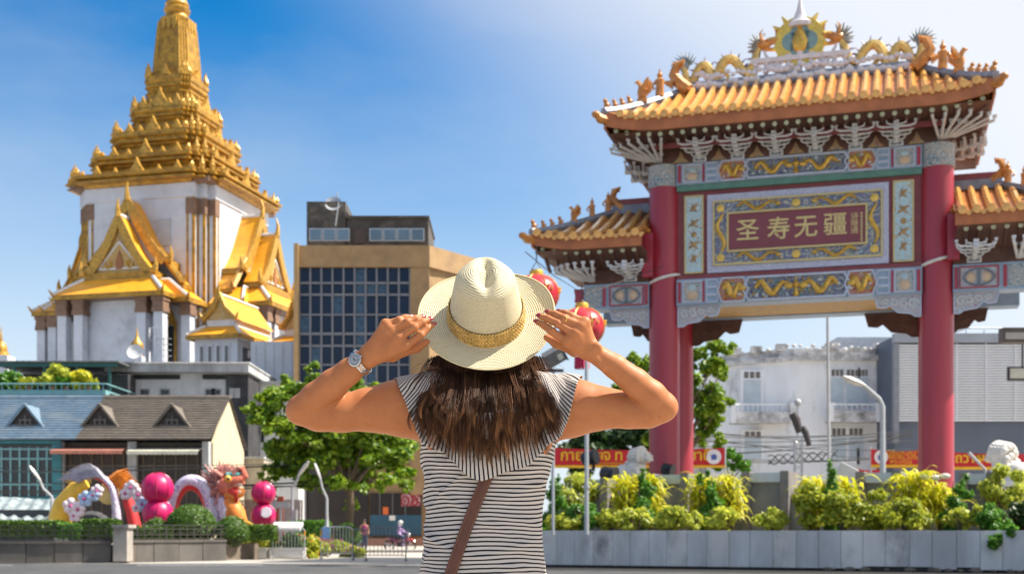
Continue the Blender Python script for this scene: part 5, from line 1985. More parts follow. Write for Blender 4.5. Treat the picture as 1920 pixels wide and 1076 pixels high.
def box_surface(x0, x1, y0, y1, z0, z1):
 def fn(rg, n):
  A = [(x1 - x0) * (z1 - z0), (x1 - x0) * (y1 - y0), (y1 - y0) * (z1 - z0), (y1 - y0) * (z1 - z0)]
  p = np.array(A) / sum(A)
  k = rg.choice(4, n, p=p)
  u, v = rg.uniform(0, 1, n), rg.uniform(0, 1, n)
  pts = np.zeros((n, 3))
  nr = np.zeros((n, 3))
  for f in range(4):
   m_ = k == f
   if f == 0:
    pts[m_] = np.stack([x0 + (x1 - x0) * u[m_], np.full(m_.sum(), y0), z0 + (z1 - z0) * v[m_]], 1)
    nr[m_] = (0, -1, 0)
   elif f == 1:
    pts[m_] = np.stack([x0 + (x1 - x0) * u[m_], y0 + (y1 - y0) * v[m_], np.full(m_.sum(), z1)], 1)
    nr[m_] = (0, 0, 1)
   else:
    pts[m_] = np.stack([np.full(m_.sum(), x0 if f == 2 else x1), y0 + (y1 - y0) * u[m_], z0 + (z1 - z0) * v[m_]], 1)
    nr[m_] = (-1 if f == 2 else 1, 0, 0)
  return pts, nr
 return fn


def dome_surface(rx, ry, rz, zc):
 def fn(rg, n):
  d = rg.normal(size=(n, 3))
  d[:, 2] = np.abs(d[:, 2]) - .25
  d /= np.linalg.norm(d, axis=1, keepdims=True)
  return d * np.array([rx, ry, rz]) + np.array([0, 0, zc]), d
 return fn


M_core = mat('twig_core', (0.030, 0.040, 0.012), 0.95, 0, 0.4, 8)


def hedge(label, px0, px1, py0, py1, Y, dep, n, seed, m=None):
 h = thing('clipped_hedge', label, 'hedge', (WX((px0 + px1) / 2, Y), Y, 0), 0, 'clipped garden hedges')
 hw = (WX(px1, Y) - WX(px0, Y)) / 2
 z0, z1 = WZ(py1, Y), WZ(py0, Y)
 MB().box(-hw + .06, hw - .06, .06, dep - .06, max(0, z0), z1 - .06).build('hedge_core', M_core, h)
 solid_clip('foliage', box_surface(-hw, hw, 0, dep, z0, z1), n, .085, m or L_hedge, h, seed)
 return h


# retaining wall of the garden, in two runs that meet at a pier
GYa, GYb = 44.0, 47.5
gw = thing('garden_wall', 'grimy concrete garden wall with a dark railing along the left roadside', 'wall', (0, 0, 0))
def wall_run(pa, Ya, pb, Yb, py_a, py_b, n):
 a, q = Vector((WX(pa, Ya), Ya, 0)), Vector((WX(pb, Yb), Yb, 0))
 d = q - a
 ang = math.atan2(d.y, d.x)
 L_ = d.length
 z1 = (WZ(py_a, Ya) + WZ(py_b, Yb)) / 2
 for k in range(n):
  M = Matrix.Translation(a) @ Matrix.Rotation(ang, 4, 'Z')
  e = .012 * (k % 2)
  b = MB().box(L_ * k / n + .012, L_ * (k + 1) / n - .012, -e, .28, 0.006, z1, 0, M)
  b.build('wall_block', M_wallc, gw)
  b = MB().box(L_ * k / n + .006, L_ * (k + 1) / n - .006, -.05, .33, z1 + .002, z1 + .09, 0, M)
  b.build('coping', M_wallc, gw)
 b = MB()
 m_ = int(L_ / .28)
 for k in range(m_):
  x = (k + .5) * L_ / m_
  b.box(x - .014, x + .014, .11, .14, z1 + .09, z1 + .62, 0, M)
  if k % 2:
   b.box(x - .2, x + .2, .112, .138, z1 + .34, z1 + .36, 0, M)
 for zz in (.12, .26, .46, .6):
  b.box(0, L_, .105, .145, z1 + zz, z1 + zz + .03, 0, M)
 b.build('railing', mat('railing_dark', (.05, .045, .042), .6), gw)
wall_run(-60, 43.2, 208, 44.2, 1019, 1019, 5)
wall_run(240, 44.6, 424, 47.6, 1016, 1016, 4)
b = MB().pbox(212, 988, 238, 1052, 43.9, .7)
b.pbox(209, 983, 241, 989, 43.8, .9)
b.build('wall_pier', mat('pier_concrete', (.33, .30, .27), .9, 0, .2, 2, .4, 20, dirt=(.12, .11, .1)), gw)
struct(MB().prism([(WX(-60, 43.6), 43.6), (WX(238, 44.4), 44.6), (WX(424, 47.9), 47.9), (WX(560, 52), 54), (WX(560, 62), 62), (WX(-60, 62), 62)], 0.0, .62, 'z').build('garden_bed', M_bed))

hedge('long clipped hedge at the far left of the garden', -40, 108, 978, 1006, 46.5, 1.0, 6000, 11)
hedge('dark clipped hedge directly left of the concrete pier', 152, 212, 975, 1006, 46.2, 1.0, 2800, 12)
hedge('low pale hedge below the white blossoms', 108, 150, 984, 1008, 46.0, .8, 1700, 13, L_grn)
hedge('low hedge right of the concrete pier below the pink lanterns', 242, 322, 990, 1012, 47.6, .9, 2600, 14)
hedge('low hedge at the foot of the dragon head', 440, 512, 986, 1012, 49.0, .9, 2600, 15)
hedge('square hedge behind the information board', 540, 612, 977, 1004, 62.0, 1.4, 2600, 16, L_grn)


def topiary(label, px, py_top, py_c, rpx, Y, n, seed):
 t = thing('topiary_bush', label, 'bush', (WX(px, Y), Y, .6), 0, 'round clipped topiary bushes')
 r = WX(px + rpx, Y) - WX(px, Y)
 h = WZ(py_top, Y) - .6
 MB().ball((0, 0, h * .42), (r * .93, r * .93, h * .54), 14, 10).build('bush_core', M_core, t, True)
 solid_clip('foliage', dome_surface(r, r, h * .58, h * .42), n, .075, L_hedge, t, seed)
 return t


topiary('big round topiary bush in front of the tall dragon arch', 359, 947, 985, 45, 48.6, 9000, 21)
topiary('small round topiary bush right of the big one', 436, 969, 990, 29, 48.4, 4500, 22)
topiary('small round topiary bush under the pink lantern pair', 293, 972, 992, 23, 48.6, 3000, 23)

# flowering shrubs low along the wall
def flower_patch(name, label, px, Y, w, h, n, ml, mf, seed, nf, z0=.6):
 o = thing(name, label, 'flowers', (WX(px, Y), Y, z0))
 cl = clump_set(w, .3, h * .4, 8, h * .3, h * .5, np.random.default_rng(seed), (0, 0, h * .4))
 foliage('foliage', cl, n, .10, ml, o, seed)
 rg = np.random.default_rng(seed + 1)
 pts, nr = crown_points(cl, nf, rg, .9)
 V, Fq = leaf_cards(pts, nr + np.array([0, -1, .5]), .08, 1.1, rg)
 mesh_np('blossom', V, Fq, mf, o)
 return o
F_pink = leafmat('magenta_petal', (.45, .03, .22), (.62, .10, .36), .3)
F_oran = leafmat('orange_petal', (.65, .12, .02), (.75, .25, .03), .3)
F_red = leafmat('maroon_leaf', (.16, .03, .03), (.34, .06, .04), .3)
F_white = leafmat('white_petal', (.62, .62, .55), (.75, .75, .68), .3)
flower_patch('magenta_flower_bed', 'magenta flowers behind the railing below the small topiary', 310, 48.0, .5, .35, 500, L_hedge, F_pink, 31, 160)
flower_patch('orange_flower_bed', 'orange flowers behind the railing below the big topiary', 358, 48.0, .6, .28, 400, L_hedge, F_oran, 33, 160)
flower_patch('orange_flower_bed', 'orange flowers at the foot of the dragon head', 420, 48.2, .5, .28, 400, L_hedge, F_oran, 35, 120)
flower_patch('maroon_shrub', 'dark maroon leaved shrub behind the steel barrier', 588, 56, .55, 1.0, 900, F_red, F_red, 37, 200, 0)
flower_patch('yellow_shrub', 'yellow green shrub between the two steel barriers', 584, 51.2, .42, .85, 900, L_lime, F_oran, 39, 100, 0)
flower_patch('yellow_shrub', 'yellow green shrub behind the barrier with the blue notice', 645, 54, .9, .85, 1500, L_olive, F_pink, 41, 80, 0)

# white planter troughs
for i, (p0, p1, lb) in enumerate(((428, 500, 'white planter trough at the end of the garden wall'), (506, 569, 'white planter trough behind the steel barrier'))):
 Y = 50.2
 o = thing('planter_trough', lb, 'planter', (WX((p0 + p1) / 2, Y), Y, 0), 0, 'white planter troughs')
 hw = (WX(p1, Y) - WX(p0, Y)) / 2
 b = MB().box(-hw, hw, 0, .6, .03, WZ(1028, Y))
 b.box(-hw - .03, hw + .03, -.03, .63, WZ(1030, Y), WZ(1026, Y))
 for k in range(8):
  xx = -hw + (k + .5) * 2 * hw / 8
  b.box(xx - .07, xx + .07, -.025, -.001, .1, WZ(1032, Y))
 b.build('trough', mat('trough_white', (.68, .67, .64), .7, 0, .1, 4, .2, 20, dirt=(.45, .44, .40), dscale=2), o)
 cl = [(random.uniform(-hw, hw) * .85, .3 + random.uniform(-.15, .15), WZ(1018, Y) + random.uniform(-.1, .2), .25, .25, .3) for _ in range(10)]
 foliage('foliage', cl, 2200, .09, L_olive if i == 0 else L_hedge, o, 45 + i)
 rg = np.random.default_rng(48 + i)
 pts, nr = crown_points(cl, 90, rg, .95)
 V, Fq = leaf_cards(pts, nr, .07, 1.0, rg)
 mesh_np('blossom', V, Fq, F_oran if i else F_pink, o)

# ---- dragon lantern sculpture
DY = 53.0
M_scale = paint('dragon_scale', [(0, (.30, .22, .44)), (.22, (.68, .65, .72)), (.7, (.60, .55, .68)), (.88, (.38, .30, .50))], 4.2, warp=.25)
M_belly = mat('dragon_belly', (.55, .03, .03), .45, 0, .2, 3)
M_dor = mat('dragon_orange', (.70, .22, .03), .45, 0, .35, 2.5)
M_dyel = mat('dragon_yellow', (.75, .45, .04), .45, 0, .2, 2.5)
M_drag = mat('dragon_coral', (.62, .16, .09), .4, 0, .4, 4)
M_tealp2 = mat('dragon_pale', (.68, .60, .50), .5, 0, .2, 3)
dr = thing('dragon_sculpture', 'giant arching festival dragon with lilac scales and a fiery open mouthed head', 'sculpture', (WX(300, DY), DY, .6))
lx = lambda p: WX(p, DY) - WX(300, DY)
lz = lambda p: WZ(p, DY) - .6


def arch(px_py, rpx, name, y=0.0, flat=.8):
 pts = [Vector((lx(a), y, lz(c))) for a, c in px_py]
 q = []
 for i in range(len(pts) - 1):
  for k in range(4):
   q.append(pts[i].lerp(pts[i + 1], k / 4))
 q.append(pts[-1])
 for _ in range(3):
  q = [q[0]] + [(q[i - 1] + q[i] * 2 + q[i + 1]) / 4 for i in range(1, len(q) - 1)] + [q[-1]]
 n = len(q)
 rr = [(rpx[0] + (rpx[1] - rpx[0]) * i / (n - 1)) / FPX * DY for i in range(n)]
 o = MB().tube(q, rr, 12, flat=flat).build(name, M_scale, dr, True)
 mid_ = [p + Vector((0, -.05, 0)) + ((q[n // 2] - Vector((0, 0, 3))) - p).normalized() * rr[i] * .62 for i, p in enumerate(q)]
 MB().tube(mid_, [r * .6 for r in rr], 8).build('belly_band', M_belly, o, True)
 return o, q, rr


a1, q1, r1 = arch([(163, 885), (192, 893), (212, 912), (218, 950), (220, 985)], (6, 11), 'tail_arch')
for i in range(0, len(q1) - 2, 1):
 pass
b = MB()
for k in range(13):
 t = k / 12
 p = Vector((lx(150 + 48 * t), -.1, lz(902 - 8 * math.sin(t * 2.6))))
 b.tube([p, p + Vector((-.35, 0, .12 + .3 * t)), p + Vector((-.95 + .25 * t, 0, .05 + .62 * t))], [.10, .075, .005], 4)
b.build('tail_plume', mat('plume_slate', (.30, .29, .36), .5, 0, .3, 5), dr)
b = MB()
for k in range(8):
 t = k / 7
 p = Vector((lx(205 + 24 * t), .05, lz(900 + 22 * t)))
 b.tube([p, p + Vector((.35, 0, .3)), p + Vector((.75, 0, .5 - .25 * t))], [.16, .12, .01], 4)
b.build('fire_fin', M_dor, dr)
a2, q2, r2 = arch([(318, 985), (325, 935), (340, 908), (358, 899), (380, 908), (395, 935), (402, 985)], (13, 17), 'body_arch')
a3, q3, r3 = arch([(402, 975), (412, 930), (420, 920)], (17, 15), 'neck_arch', .1)
a4, q4, r4 = arch([(235, 935), (243, 960), (250, 990)], (13, 15), 'leg_column', .3)
a4.data.materials[0] = M_belly
MB().tube([(lx(108), .2, lz(980)), (lx(118), .2, lz(945)), (lx(142), .2, lz(915)), (lx(160), .2, lz(905))], [.5, .45, .35, .2], 10).build('orange_fin', M_dyel, dr, True)
# chest and head
b = MB()
b.tube([(lx(448), -.1, lz(988)), (lx(441), -.15, lz(962)), (lx(428), -.1, lz(938))], [.42, .46, .36], 12)
b.build('chest', M_dor, dr, True)
b = MB()
b.tube([(lx(428), -.2, lz(985)), (lx(424), -.3, lz(955)), (lx(418), -.2, lz(935))], [.22, .26, .2], 10)
b.build('neck_scales', M_scale, dr, True)
b = MB()
b.ball((lx(428), -.1, lz(912)), (.5, .42, .42), 12, 9)
b.tube([(lx(425), -.15, lz(908)), (lx(446), -.25, lz(902)), (lx(459), -.25, lz(899))], [.36, .26, .2], 10)
b.tube([(lx(452), -.25, lz(900)), (lx(462), -.25, lz(892)), (lx(458), -.25, lz(880)), (lx(446), -.2, lz(878))], [.16, .15, .1, .04], 8)
hd = b.build('head', M_drag, dr, True)
b = MB()
b.tube([(lx(428), -.2, lz(928)), (lx(442), -.3, lz(931)), (lx(455), -.3, lz(925)), (lx(459), -.3, lz(917))], [.26, .2, .16, .1], 9)
b.build('lower_jaw', M_dor, dr, True)
MB().tube([(lx(434), -.25, lz(918)), (lx(446), -.35, lz(926)), (lx(447), -.35, lz(940))], [.22, .2, .06], 8).build('mouth', mat('mouth_red', (.60, .03, .02), .4), dr, True)
b = MB()
for k in range(6):
 b.tube([(lx(440 + 3.4 * k), -.42, lz(907)), (lx(440 + 3.4 * k), -.44, lz(912))], [.05, .01], 5)
 b.tube([(lx(440 + 3.0 * k), -.42, lz(924)), (lx(440 + 3.0 * k), -.44, lz(919))], [.05, .01], 5)
b.build('tooth', mat('tooth_white', (.7, .68, .6), .4), hd)
for yy in (-.48, .3):
 e = MB().ball((lx(432), yy, lz(898)), .15, 10, 7).build('eye', mat('eye_gold', (.75, .4, .04), .3), hd, True)
 MB().ball((lx(434), yy - .1 if yy < 0 else yy + .1, lz(898)), .07, 8, 6).build('pupil', M_dark, e, True)
b = MB()
for k in range(30):
 a = R(70 + 6.4 * k)
 c0 = Vector((lx(418), random.uniform(-.3, .3), lz(910)))
 L_ = random.uniform(.75, 1.35)
 b.tube([c0, c0 + Vector((math.cos(a) * L_ * .6, 0, math.sin(a) * L_ * .55)), c0 + Vector((math.cos(a) * L_, random.uniform(-.2, .1), math.sin(a) * L_ * .85 + .1))], [.10, .075, .005], 4)
b.build('mane', mat('mane_copper', (.38, .17, .14), .45, .1, .6, 7, isl=.5), dr)
b = MB()
for k in range(7):
 p = Vector((lx(414 + 7 * k), -.15, lz(892 - 3 * math.sin(k))))
 b.tube([p, p + Vector((-.05, 0, .3)), p + Vector((.12, -.02, .46))], [.12, .1, .01], 5)
b.tube([(lx(420), -.3, lz(893)), (lx(405), -.35, lz(882)), (lx(398), -.35, lz(884))], [.1, .07, .02], 6)
b.tube([(lx(440), -.3, lz(890)), (lx(452), -.35, lz(876)), (lx(446), -.35, lz(873))], [.1, .07, .02], 6)
b.build('horn_crest', mat('crest_pink', (.62, .26, .20), .45, 0, .4, 5), dr)
b = MB()
for k in range(5):
 p = Vector((lx(430 + 5 * k), -.3, lz(890)))
 b.ball(p, .1, 7, 5)
b.build('crest_gem', mat('gem_teal', (.12, .42, .42), .3), hd, True)
b = MB()
b.tube([(lx(455), -.1, lz(990)), (lx(466), -.2, lz(978)), (lx(478), -.25, lz(984))], [.1, .06, .03], 6)
b.build('golden_claw', M_dyel, dr, True)

# blossoms standing against the dragon
def blossom(label, px, py, rpx, m, Y=51.6, n=5):
 r = rpx / FPX * Y
 o = thing('festival_blossom', label, 'blossom', (WX(px, Y), Y, WZ(py, Y)), random.uniform(-.2, .2), 'festival blossoms on the dragon')
 b = MB()
 for k in range(n):
  a = 2 * math.pi * k / n + .3
  b.ball((math.cos(a) * r * .58, 0, math.sin(a) * r * .58), (r * .48, .12, r * .48), 10, 7)
 b.build('petals', m, o, True)
 MB().ball((0, -.1, 0), (r * .2, .06, r * .2), 8, 6).build('blossom_eye', mat('blossom_centre', (.55, .05, .25), .5), o, True)
M_bl1 = mat('blossom_white', (.72, .62, .68), .5, 0, .12, 4)
M_bl2 = mat('blossom_blue', (.38, .52, .74), .5, 0, .2, 4)
for lb, px, py, r, m in (('white blossom low at the dragon tail above the hedge', 133, 948, 15, M_bl1), ('white blossom lowest on the dragon tail', 140, 966, 12, M_bl1),
       ('white blossom nearest the tail arch', 146, 955, 14, M_bl1), ('pale blue blossom under the tail plume', 160, 935, 15, M_bl2),
       ('small pale blue blossom right under the tail plume', 176, 928, 12, M_bl2), ('white blossom touching the tail arch', 182, 920, 12, M_bl1),
       ('white blossom highest left of the pink lanterns', 246, 914, 14, M_bl1), ('white blossom just left of the upper pink lantern', 259, 927, 13, M_bl1),
       ('white blossom low left of the pink lanterns', 236, 925, 12, M_bl1), ('pale blue blossom left of the lower pink lantern', 268, 945, 14, M_bl2),
       ('white oval blossom hanging left of the lower lantern', 256, 952, 9, M_bl1)):
 blossom(lb, px, py, r, m)
o = thing('stone_boulder', 'dark rounded boulder behind the white blossoms', 'boulder', (WX(172, 53.6), 53.6, .6))
MB().ball((0, 0, .35), (1.0, .7, 1.0), 14, 9).build('boulder', mat('boulder_dark', (.06, .06, .065), .9, 0, .4, 5, .6, 14), o, True)
o = thing('gilt_buddha_panel', 'pale gold round panel under the dragon tail arch', 'sculpture', (WX(203, 53.2), 53.2, WZ(925, 53.2)))
MB().lathe([(.42, -.08), (.46, 0), (.42, .08)], (0, 0, 0), 18, M=Matrix.Rotation(R(90), 4, 'X')).build('panel_disc', mat('gilt_pale', (.66, .48, .16), .4, .1), o, True)


# pink lantern pairs
M_lan = mat('magenta_silk', (.54, .004, .11), .42, 0, .15, 2)
M_lan2 = mat('magenta_silk_deep', (.45, .006, .06), .3, 0, .12, 2, coat=.3)


def lantern_ball(label, px, py, rpx, Y, disc=False):
 r = rpx / FPX * Y
 o = thing('ball_lantern', label, 'lantern', (WX(px, Y), Y, WZ(py, Y)), random.uniform(0, .3), 'stacked pink ball lanterns')
 b = MB()
 n, m_ = 32, 14
 vs, fs = [], []
 for i in range(m_ + 1):
  ph = -math.pi / 2 + math.pi * i / m_
  for j in range(n):
   w = 2 * math.pi * j / n
   e = 1.0 if j % 4 == 0 else .985
   vs.append((r * e * math.cos(ph) * math.cos(w), r * e * math.cos(ph) * math.sin(w), r * math.sin(ph)))
 for i in range(m_):
  for j in range(n):
   fs.append((i * n + j, i * n + (j + 1) % n, (i + 1) * n + (j + 1) % n, (i + 1) * n + j))
 b.add(vs, fs)
 b.build('silk_globe', M_lan, o, True)
 b = MB()
 for j in range(8):
  w = 2 * math.pi * j / 8
  b.tube([(r * 1.005 * math.cos(ph) * math.cos(w), r * 1.005 * math.cos(ph) * math.sin(w), r * math.sin(ph)) for ph in [-math.pi / 2 + math.pi * i / 12 for i in range(13)]], .018, 4)
 b.build('globe_rib', M_lan2, o)
 for s in (-1, 1):
  MB().lathe([(r * .3, -.03), (r * .3, .03)], (0, 0, s * r * .97), 12).build('end_cap', M_lan2, o)
 if disc:
  MB().lathe([(r * .42, -.03), (r * .45, 0), (r * .42, .03)], (0, 0, 0), 16, M=Matrix.Translation((r * .35, -r * .92, .12)) @ Matrix.Rotation(R(75), 4, 'X')).build('paper_disc', M_bl1, o)


lantern_ball('upper large pink ball lantern left of the dragon arch', 295, 915, 29.5, 51.0)
lantern_ball('lower large pink ball lantern left of the dragon arch', 296, 963, 28, 51.0)
lantern_ball('upper small pink ball lantern right of the dragon head', 494, 924, 22, 52.0)
lantern_ball('lower small pink ball lantern with a white disc right of the dragon head', 494, 966, 23, 52.0, True)

# glassy mist canopy at the far left edge
o = thing('netted_stall', 'low stall draped in pale netting at the far left behind the hedge', 'stall', (WX(30, 58), 58, 0))
b = MB()
def fn(u, v):
 x = WX(-50 + 150 * u, 58) - WX(30, 58)
 return (x, 2.6 * v - .4 * (1 - v), WZ(975, 58) + (WZ(932, 58) - WZ(975, 58)) * min(1, v * 1.6) + .07 * math.sin(u * 40) * (1 - v) + .05 * math.sin(u * 7))
b.grid(fn, 70, 8)
b.build('net_cover', mat('net_grey', (.25, .30, .31), .45, 0, .5, 4, .3, 30), o, True)
MB().box(WX(-50, 58) - o.location.x, WX(100, 58) - o.location.x, 0, 2.4, 0, WZ(955, 58)).build('stall_body', mat('stall_dark', (.05, .06, .065), .8), o)

# ---------------------------------------------------------------- street lamps, boards, barriers
M_pole = mat('lamp_pole_grey', (.42, .44, .46), .45, .3, .1, 3)


def street_lamp(label, px, py_base, py_top, hx, hy, Y, r=.055, flip=1, box=False):
 o = thing('street_lamp', label, 'street lamp', (WX(px, Y), Y, max(0.0, WZ(py_base, Y))), 0, None)
 z = lambda p: WZ(p, Y) - o.location.z
 dx = WX(hx, Y) - WX(px, Y)
 zt_ = z(py_top)
 zh = z(hy)
 p0 = Vector((0, 0, 0))
 b = MB()
 b.tube([p0, (0, 0, zt_ * .86), (dx * .12, 0, zt_ * .93), (dx * .55, -.1, zt_ + (zh - zt_) * .35), (dx * .8, -.15, zh)], [r * 1.2, r, r, r * .85, r * .8], 8)
 b.lathe([(r * 2, 0), (r * 2, .05), (r * 1.35, .12), (r * 1.3, .5)], (0, 0, 0), 10)
 pl_ = b.build('pole', M_pole, o, True)
 b = MB()
 d = Vector((dx * .45, -.08, (zh - zt_) * .65)).normalized()
 c = Vector((dx * .8, -.15, zh))
 b.tube([c - d * .1, c + d * .15, c + d * .5, c + d * .72], [r * 1.0, r * 2.0, r * 2.2, r * .9], 8, flat=.55)
 b.build('lamp_head', mat('lamp_head', (.55, .55, .54), .4, .2, .1), o, True)
 b = MB()
 b.tube([c + d * .18 + Vector((0, -.02, -r * .8)), c + d * .55 + Vector((0, -.02, -r * .8))], r * 1.2, 8, flat=.4)
 b.build('lamp_glass', mat('lamp_lens', (.62, .58, .48), .2, 0, .1), o, True)
 if box:
  MB().box(r, r + .14, -.08, .08, z(976), z(955)).build('control_box', M_wht2, o)
 return o


street_lamp('street lamp with a control box beside the leafy tree', 548, 985, 905, 566, 889, 55, .06, 1, True)
street_lamp('street lamp right in front of the tree trunk', 613, 990, 925, 598, 895, 60, .06, -1)
street_lamp('short street lamp at the far left above the netted stall', 97, 960, 925, 71, 898, 57, .06, -1)

o = thing('information_board', 'grey information board on a post in front of the leafy tree', 'sign', (WX(526, 57), 57, 0))
MB().box(-.06, .06, 0, .06, 0, WZ(945, 57)).build('post', M_pole, o)
MB().box(-.42, .42, -.06, -.001, WZ(952, 57), WZ(940, 57)).build('panel', M_wht2, o)
o = thing('reading_desk', 'slanted grey reading desk behind the steel barrier', 'lectern', (WX(530, 52.5), 52.5, 0))
b = MB()
for s in (-.42, .3):
 b.box(s, s + .12, .1, .3, 0, WZ(990, 52.5))
b.build('leg', M_wht2, o)
MB().prism([(-.2, WZ(990, 52.5)), (.6, WZ(978, 52.5)), (.6, WZ(981, 52.5) - .05), (-.2, WZ(993, 52.5) - .05)], -.75, .75, 'x').build('desk_top', M_wht, o)


def barrier(label, px0, px1, py0, py1, Y, dark=False, n=9, tape=True, feet=True):
 o = thing('crowd_barrier', label, 'barrier', (WX((px0 + px1) / 2, Y), Y, 0), 0, 'steel crowd barriers')
 hw = (WX(px1, Y) - WX(px0, Y)) / 2
 z1, z0 = WZ(py0, Y), .22
 m = mat('barrier_dark', (.13, .14, .16), .4, .4) if dark else mat('barrier_steel', (.50, .51, .52), .35, .5, .1, 6)
 b = MB().tube([(-hw, 0, .02), (-hw, 0, z1 - .1), (-hw + .1, 0, z1), (hw - .1, 0, z1), (hw, 0, z1 - .1), (hw, 0, .02)], .024, 6)
 b.tube([(-hw, 0, z0), (hw, 0, z0)], .02, 6)
 b.build('frame', m, o, True)
 for k in range(n):
  x = -hw + (k + 1) * 2 * hw / (n + 1)
  MB().tube([(x, 0, z0), (x, 0, z1)], .013, 5).build('upright', m, o)
 for s in (-1, 1):
  MB().tube([(s * hw, -.38, .015), (s * hw, -.12, .12), (s * hw, .12, .12), (s * hw, .38, .015)], .02, 6).build('foot', m, o)
  if tape:
   MB().tube([(s * hw, 0, z1 - .32), (s * hw, 0, z1 - .14)], .032, 8).build('reflective_tape', mat('tape_orange', (.75, .32, .03), .5), o)
 return o, hw, z1


barrier('steel barrier in front of the slanted reading desk', 511, 571, 988, 1036, 49.6, n=9)
o, hw, z1 = barrier('steel barrier carrying a small blue notice', 602, 661, 987, 1037, 49.8, n=9)
MB().box(-hw + .06, -hw + .34, -.06, -.03, z1 - .46, z1 - .02).build('blue_notice', mat('notice_blue', (.22, .36, .62), .6), o)
barrier('dark barrier casting a shadow on the road in front of the motorcyclist', 686, 761, 988, 1052, 46.5, True, 9, False)
for i in range(1):
 barrier('dark barrier end behind the parked scooter', 662, 686, 990, 1048, 47.6, True, 3, False)

# ---------------------------------------------------------------- street tree
def tree(label, px, Y, base_py, trunk_top_py, clumps, n, size, m, seed, trunk_r=.22, cat='tree', name='street_tree', limbs=7):
 t = thing(name, label, cat, (WX(px, Y), Y, 0))
 x0_, zt_ = 0, WZ(trunk_top_py, Y)
 rg = np.random.default_rng(seed)
 b = MB()
 b.tube([(0, 0, 0), (-.08, 0, zt_ * .35), (.06, .05, zt_ * .7), (0, 0, zt_)], [trunk_r * 1.3, trunk_r, trunk_r * .9, trunk_r * .8], 9)
 loc_cl, sat = [], []
 for (cx_, cy_, rx_, dy) in clumps:
  r_ = rx_ / FPX * Y
  c0 = (WX(cx_, Y) - t.location.x, dy, WZ(cy_, Y), r_ * .85, r_ * .8, r_ * .6)
  loc_cl.append(c0)
  sat += [(c0[0] + rg.normal() * r_ * .95, dy + rg.normal() * r_ * .7, c0[2] + rg.normal() * r_ * .75, *[r_ * rg.uniform(.28, .5)] * 2, r_ * rg.uniform(.2, .4)) for _ in range(6)]
 for k in range(min(limbs * 2, len(loc_cl))):
  c = loc_cl[k]
  e = Vector(c[:3])
  s = Vector((0, 0, zt_ * (.8 + .2 * rg.uniform())))
  md = s.lerp(e, .5) + Vector((rg.normal() * .2, rg.normal() * .2, .25))
  b.tube([s, md, e], [trunk_r * .5, trunk_r * .3, .02], 6)
 b.build('trunk', M_bark, t, True)
 pts, nr = crown_points(loc_cl + sat, n, rg, .25)
 V, Fq = leaf_cards(pts, nr, size, 1.9, rg)
 mesh_np('crown', V, Fq, m, t)
 return t


random.seed(3)
cl = []
for cx_, cy_, r_ in ((520, 745, 30), (560, 735, 34), (600, 740, 30), (650, 735, 28), (690, 740, 26), (505, 785, 26), (540, 800, 36), (590, 800, 36), (640, 810, 38), (690, 800, 36), (730, 820, 32), (755, 850, 26), (765, 885, 16), (520, 840, 30), (560, 860, 34), (610, 865, 34), (660, 860, 38), (705, 860, 32), (740, 870, 22), (510, 880, 18), (590, 900, 20), (640, 905, 24), (680, 905, 20), (757, 905, 12), (505, 905, 12), (512, 930, 9), (625, 775, 32), (720, 780, 24), (570, 770, 34), (665, 770, 34), (600, 835, 36), (700, 830, 34), (640, 840, 36), (550, 830, 32), (490, 770, 18), (760, 830, 22), (530, 880, 22), (735, 900, 18), (610, 720, 22), (670, 720, 20)):
 cl.append((cx_, cy_, r_, random.uniform(-1.6, 1.4)))
tree('broad leafy street tree in front of the tan office block', 655, 66, 1000, 905, cl, 40000, .18, L_tree, 5, .24)
t = thing('trunk_planting', 'round green bush at the foot of the street tree', 'bush', (WX(652, 65.2), 65.2, 0))
MB().ball((0, 0, .75), (.55, .5, .65), 12, 8).build('bush_core', M_core, t, True)
solid_clip('foliage', dome_surface(.62, .58, .75, .75), 1800, .10, L_hedge, t, 77)
# terrace plants
for i, (px, py, r_, m, lb) in enumerate(((15, 708, 22, L_grn, 'rounded green shrub at the left end of the roof terrace'), (98, 705, 24, L_lime, 'tall airy yellow green shrub in the middle of the roof terrace'), (55, 716, 16, L_olive, 'low shrub between the taller terrace plants'), (150, 710, 18, L_yel, 'yellow shrub at the right end of the roof terrace'), (125, 714, 16, L_grn, 'small green shrub left of the yellow terrace shrub'), (40, 722, 12, L_yel, 'low yellow shrub behind the terrace railing'), (168, 722, 12, L_olive, 'low shrub by the corner of the terrace railing'))):
 Y = 83.0
 o = thing('terrace_shrub', lb, 'shrub', (WX(px, Y), Y, WZ(733, Y)), 0, 'shrubs on the roof terrace')
 r = r_ * 1.35 / FPX * Y
 h = WZ(py, Y) - WZ(733, Y)
 MB().lathe([(.18, 0), (.24, .3), (.22, .3)], (0, 0, 0), 10).build('pot', mat('pot_clay', (.30, .14, .08), .8), o)
 foliage('foliage', clump_set(r * .7, r * .4, r * .5, 7, r * .35, r * .5, np.random.default_rng(90 + i), (0, 0, h)), 1100, .2, m, o, 91 + i)

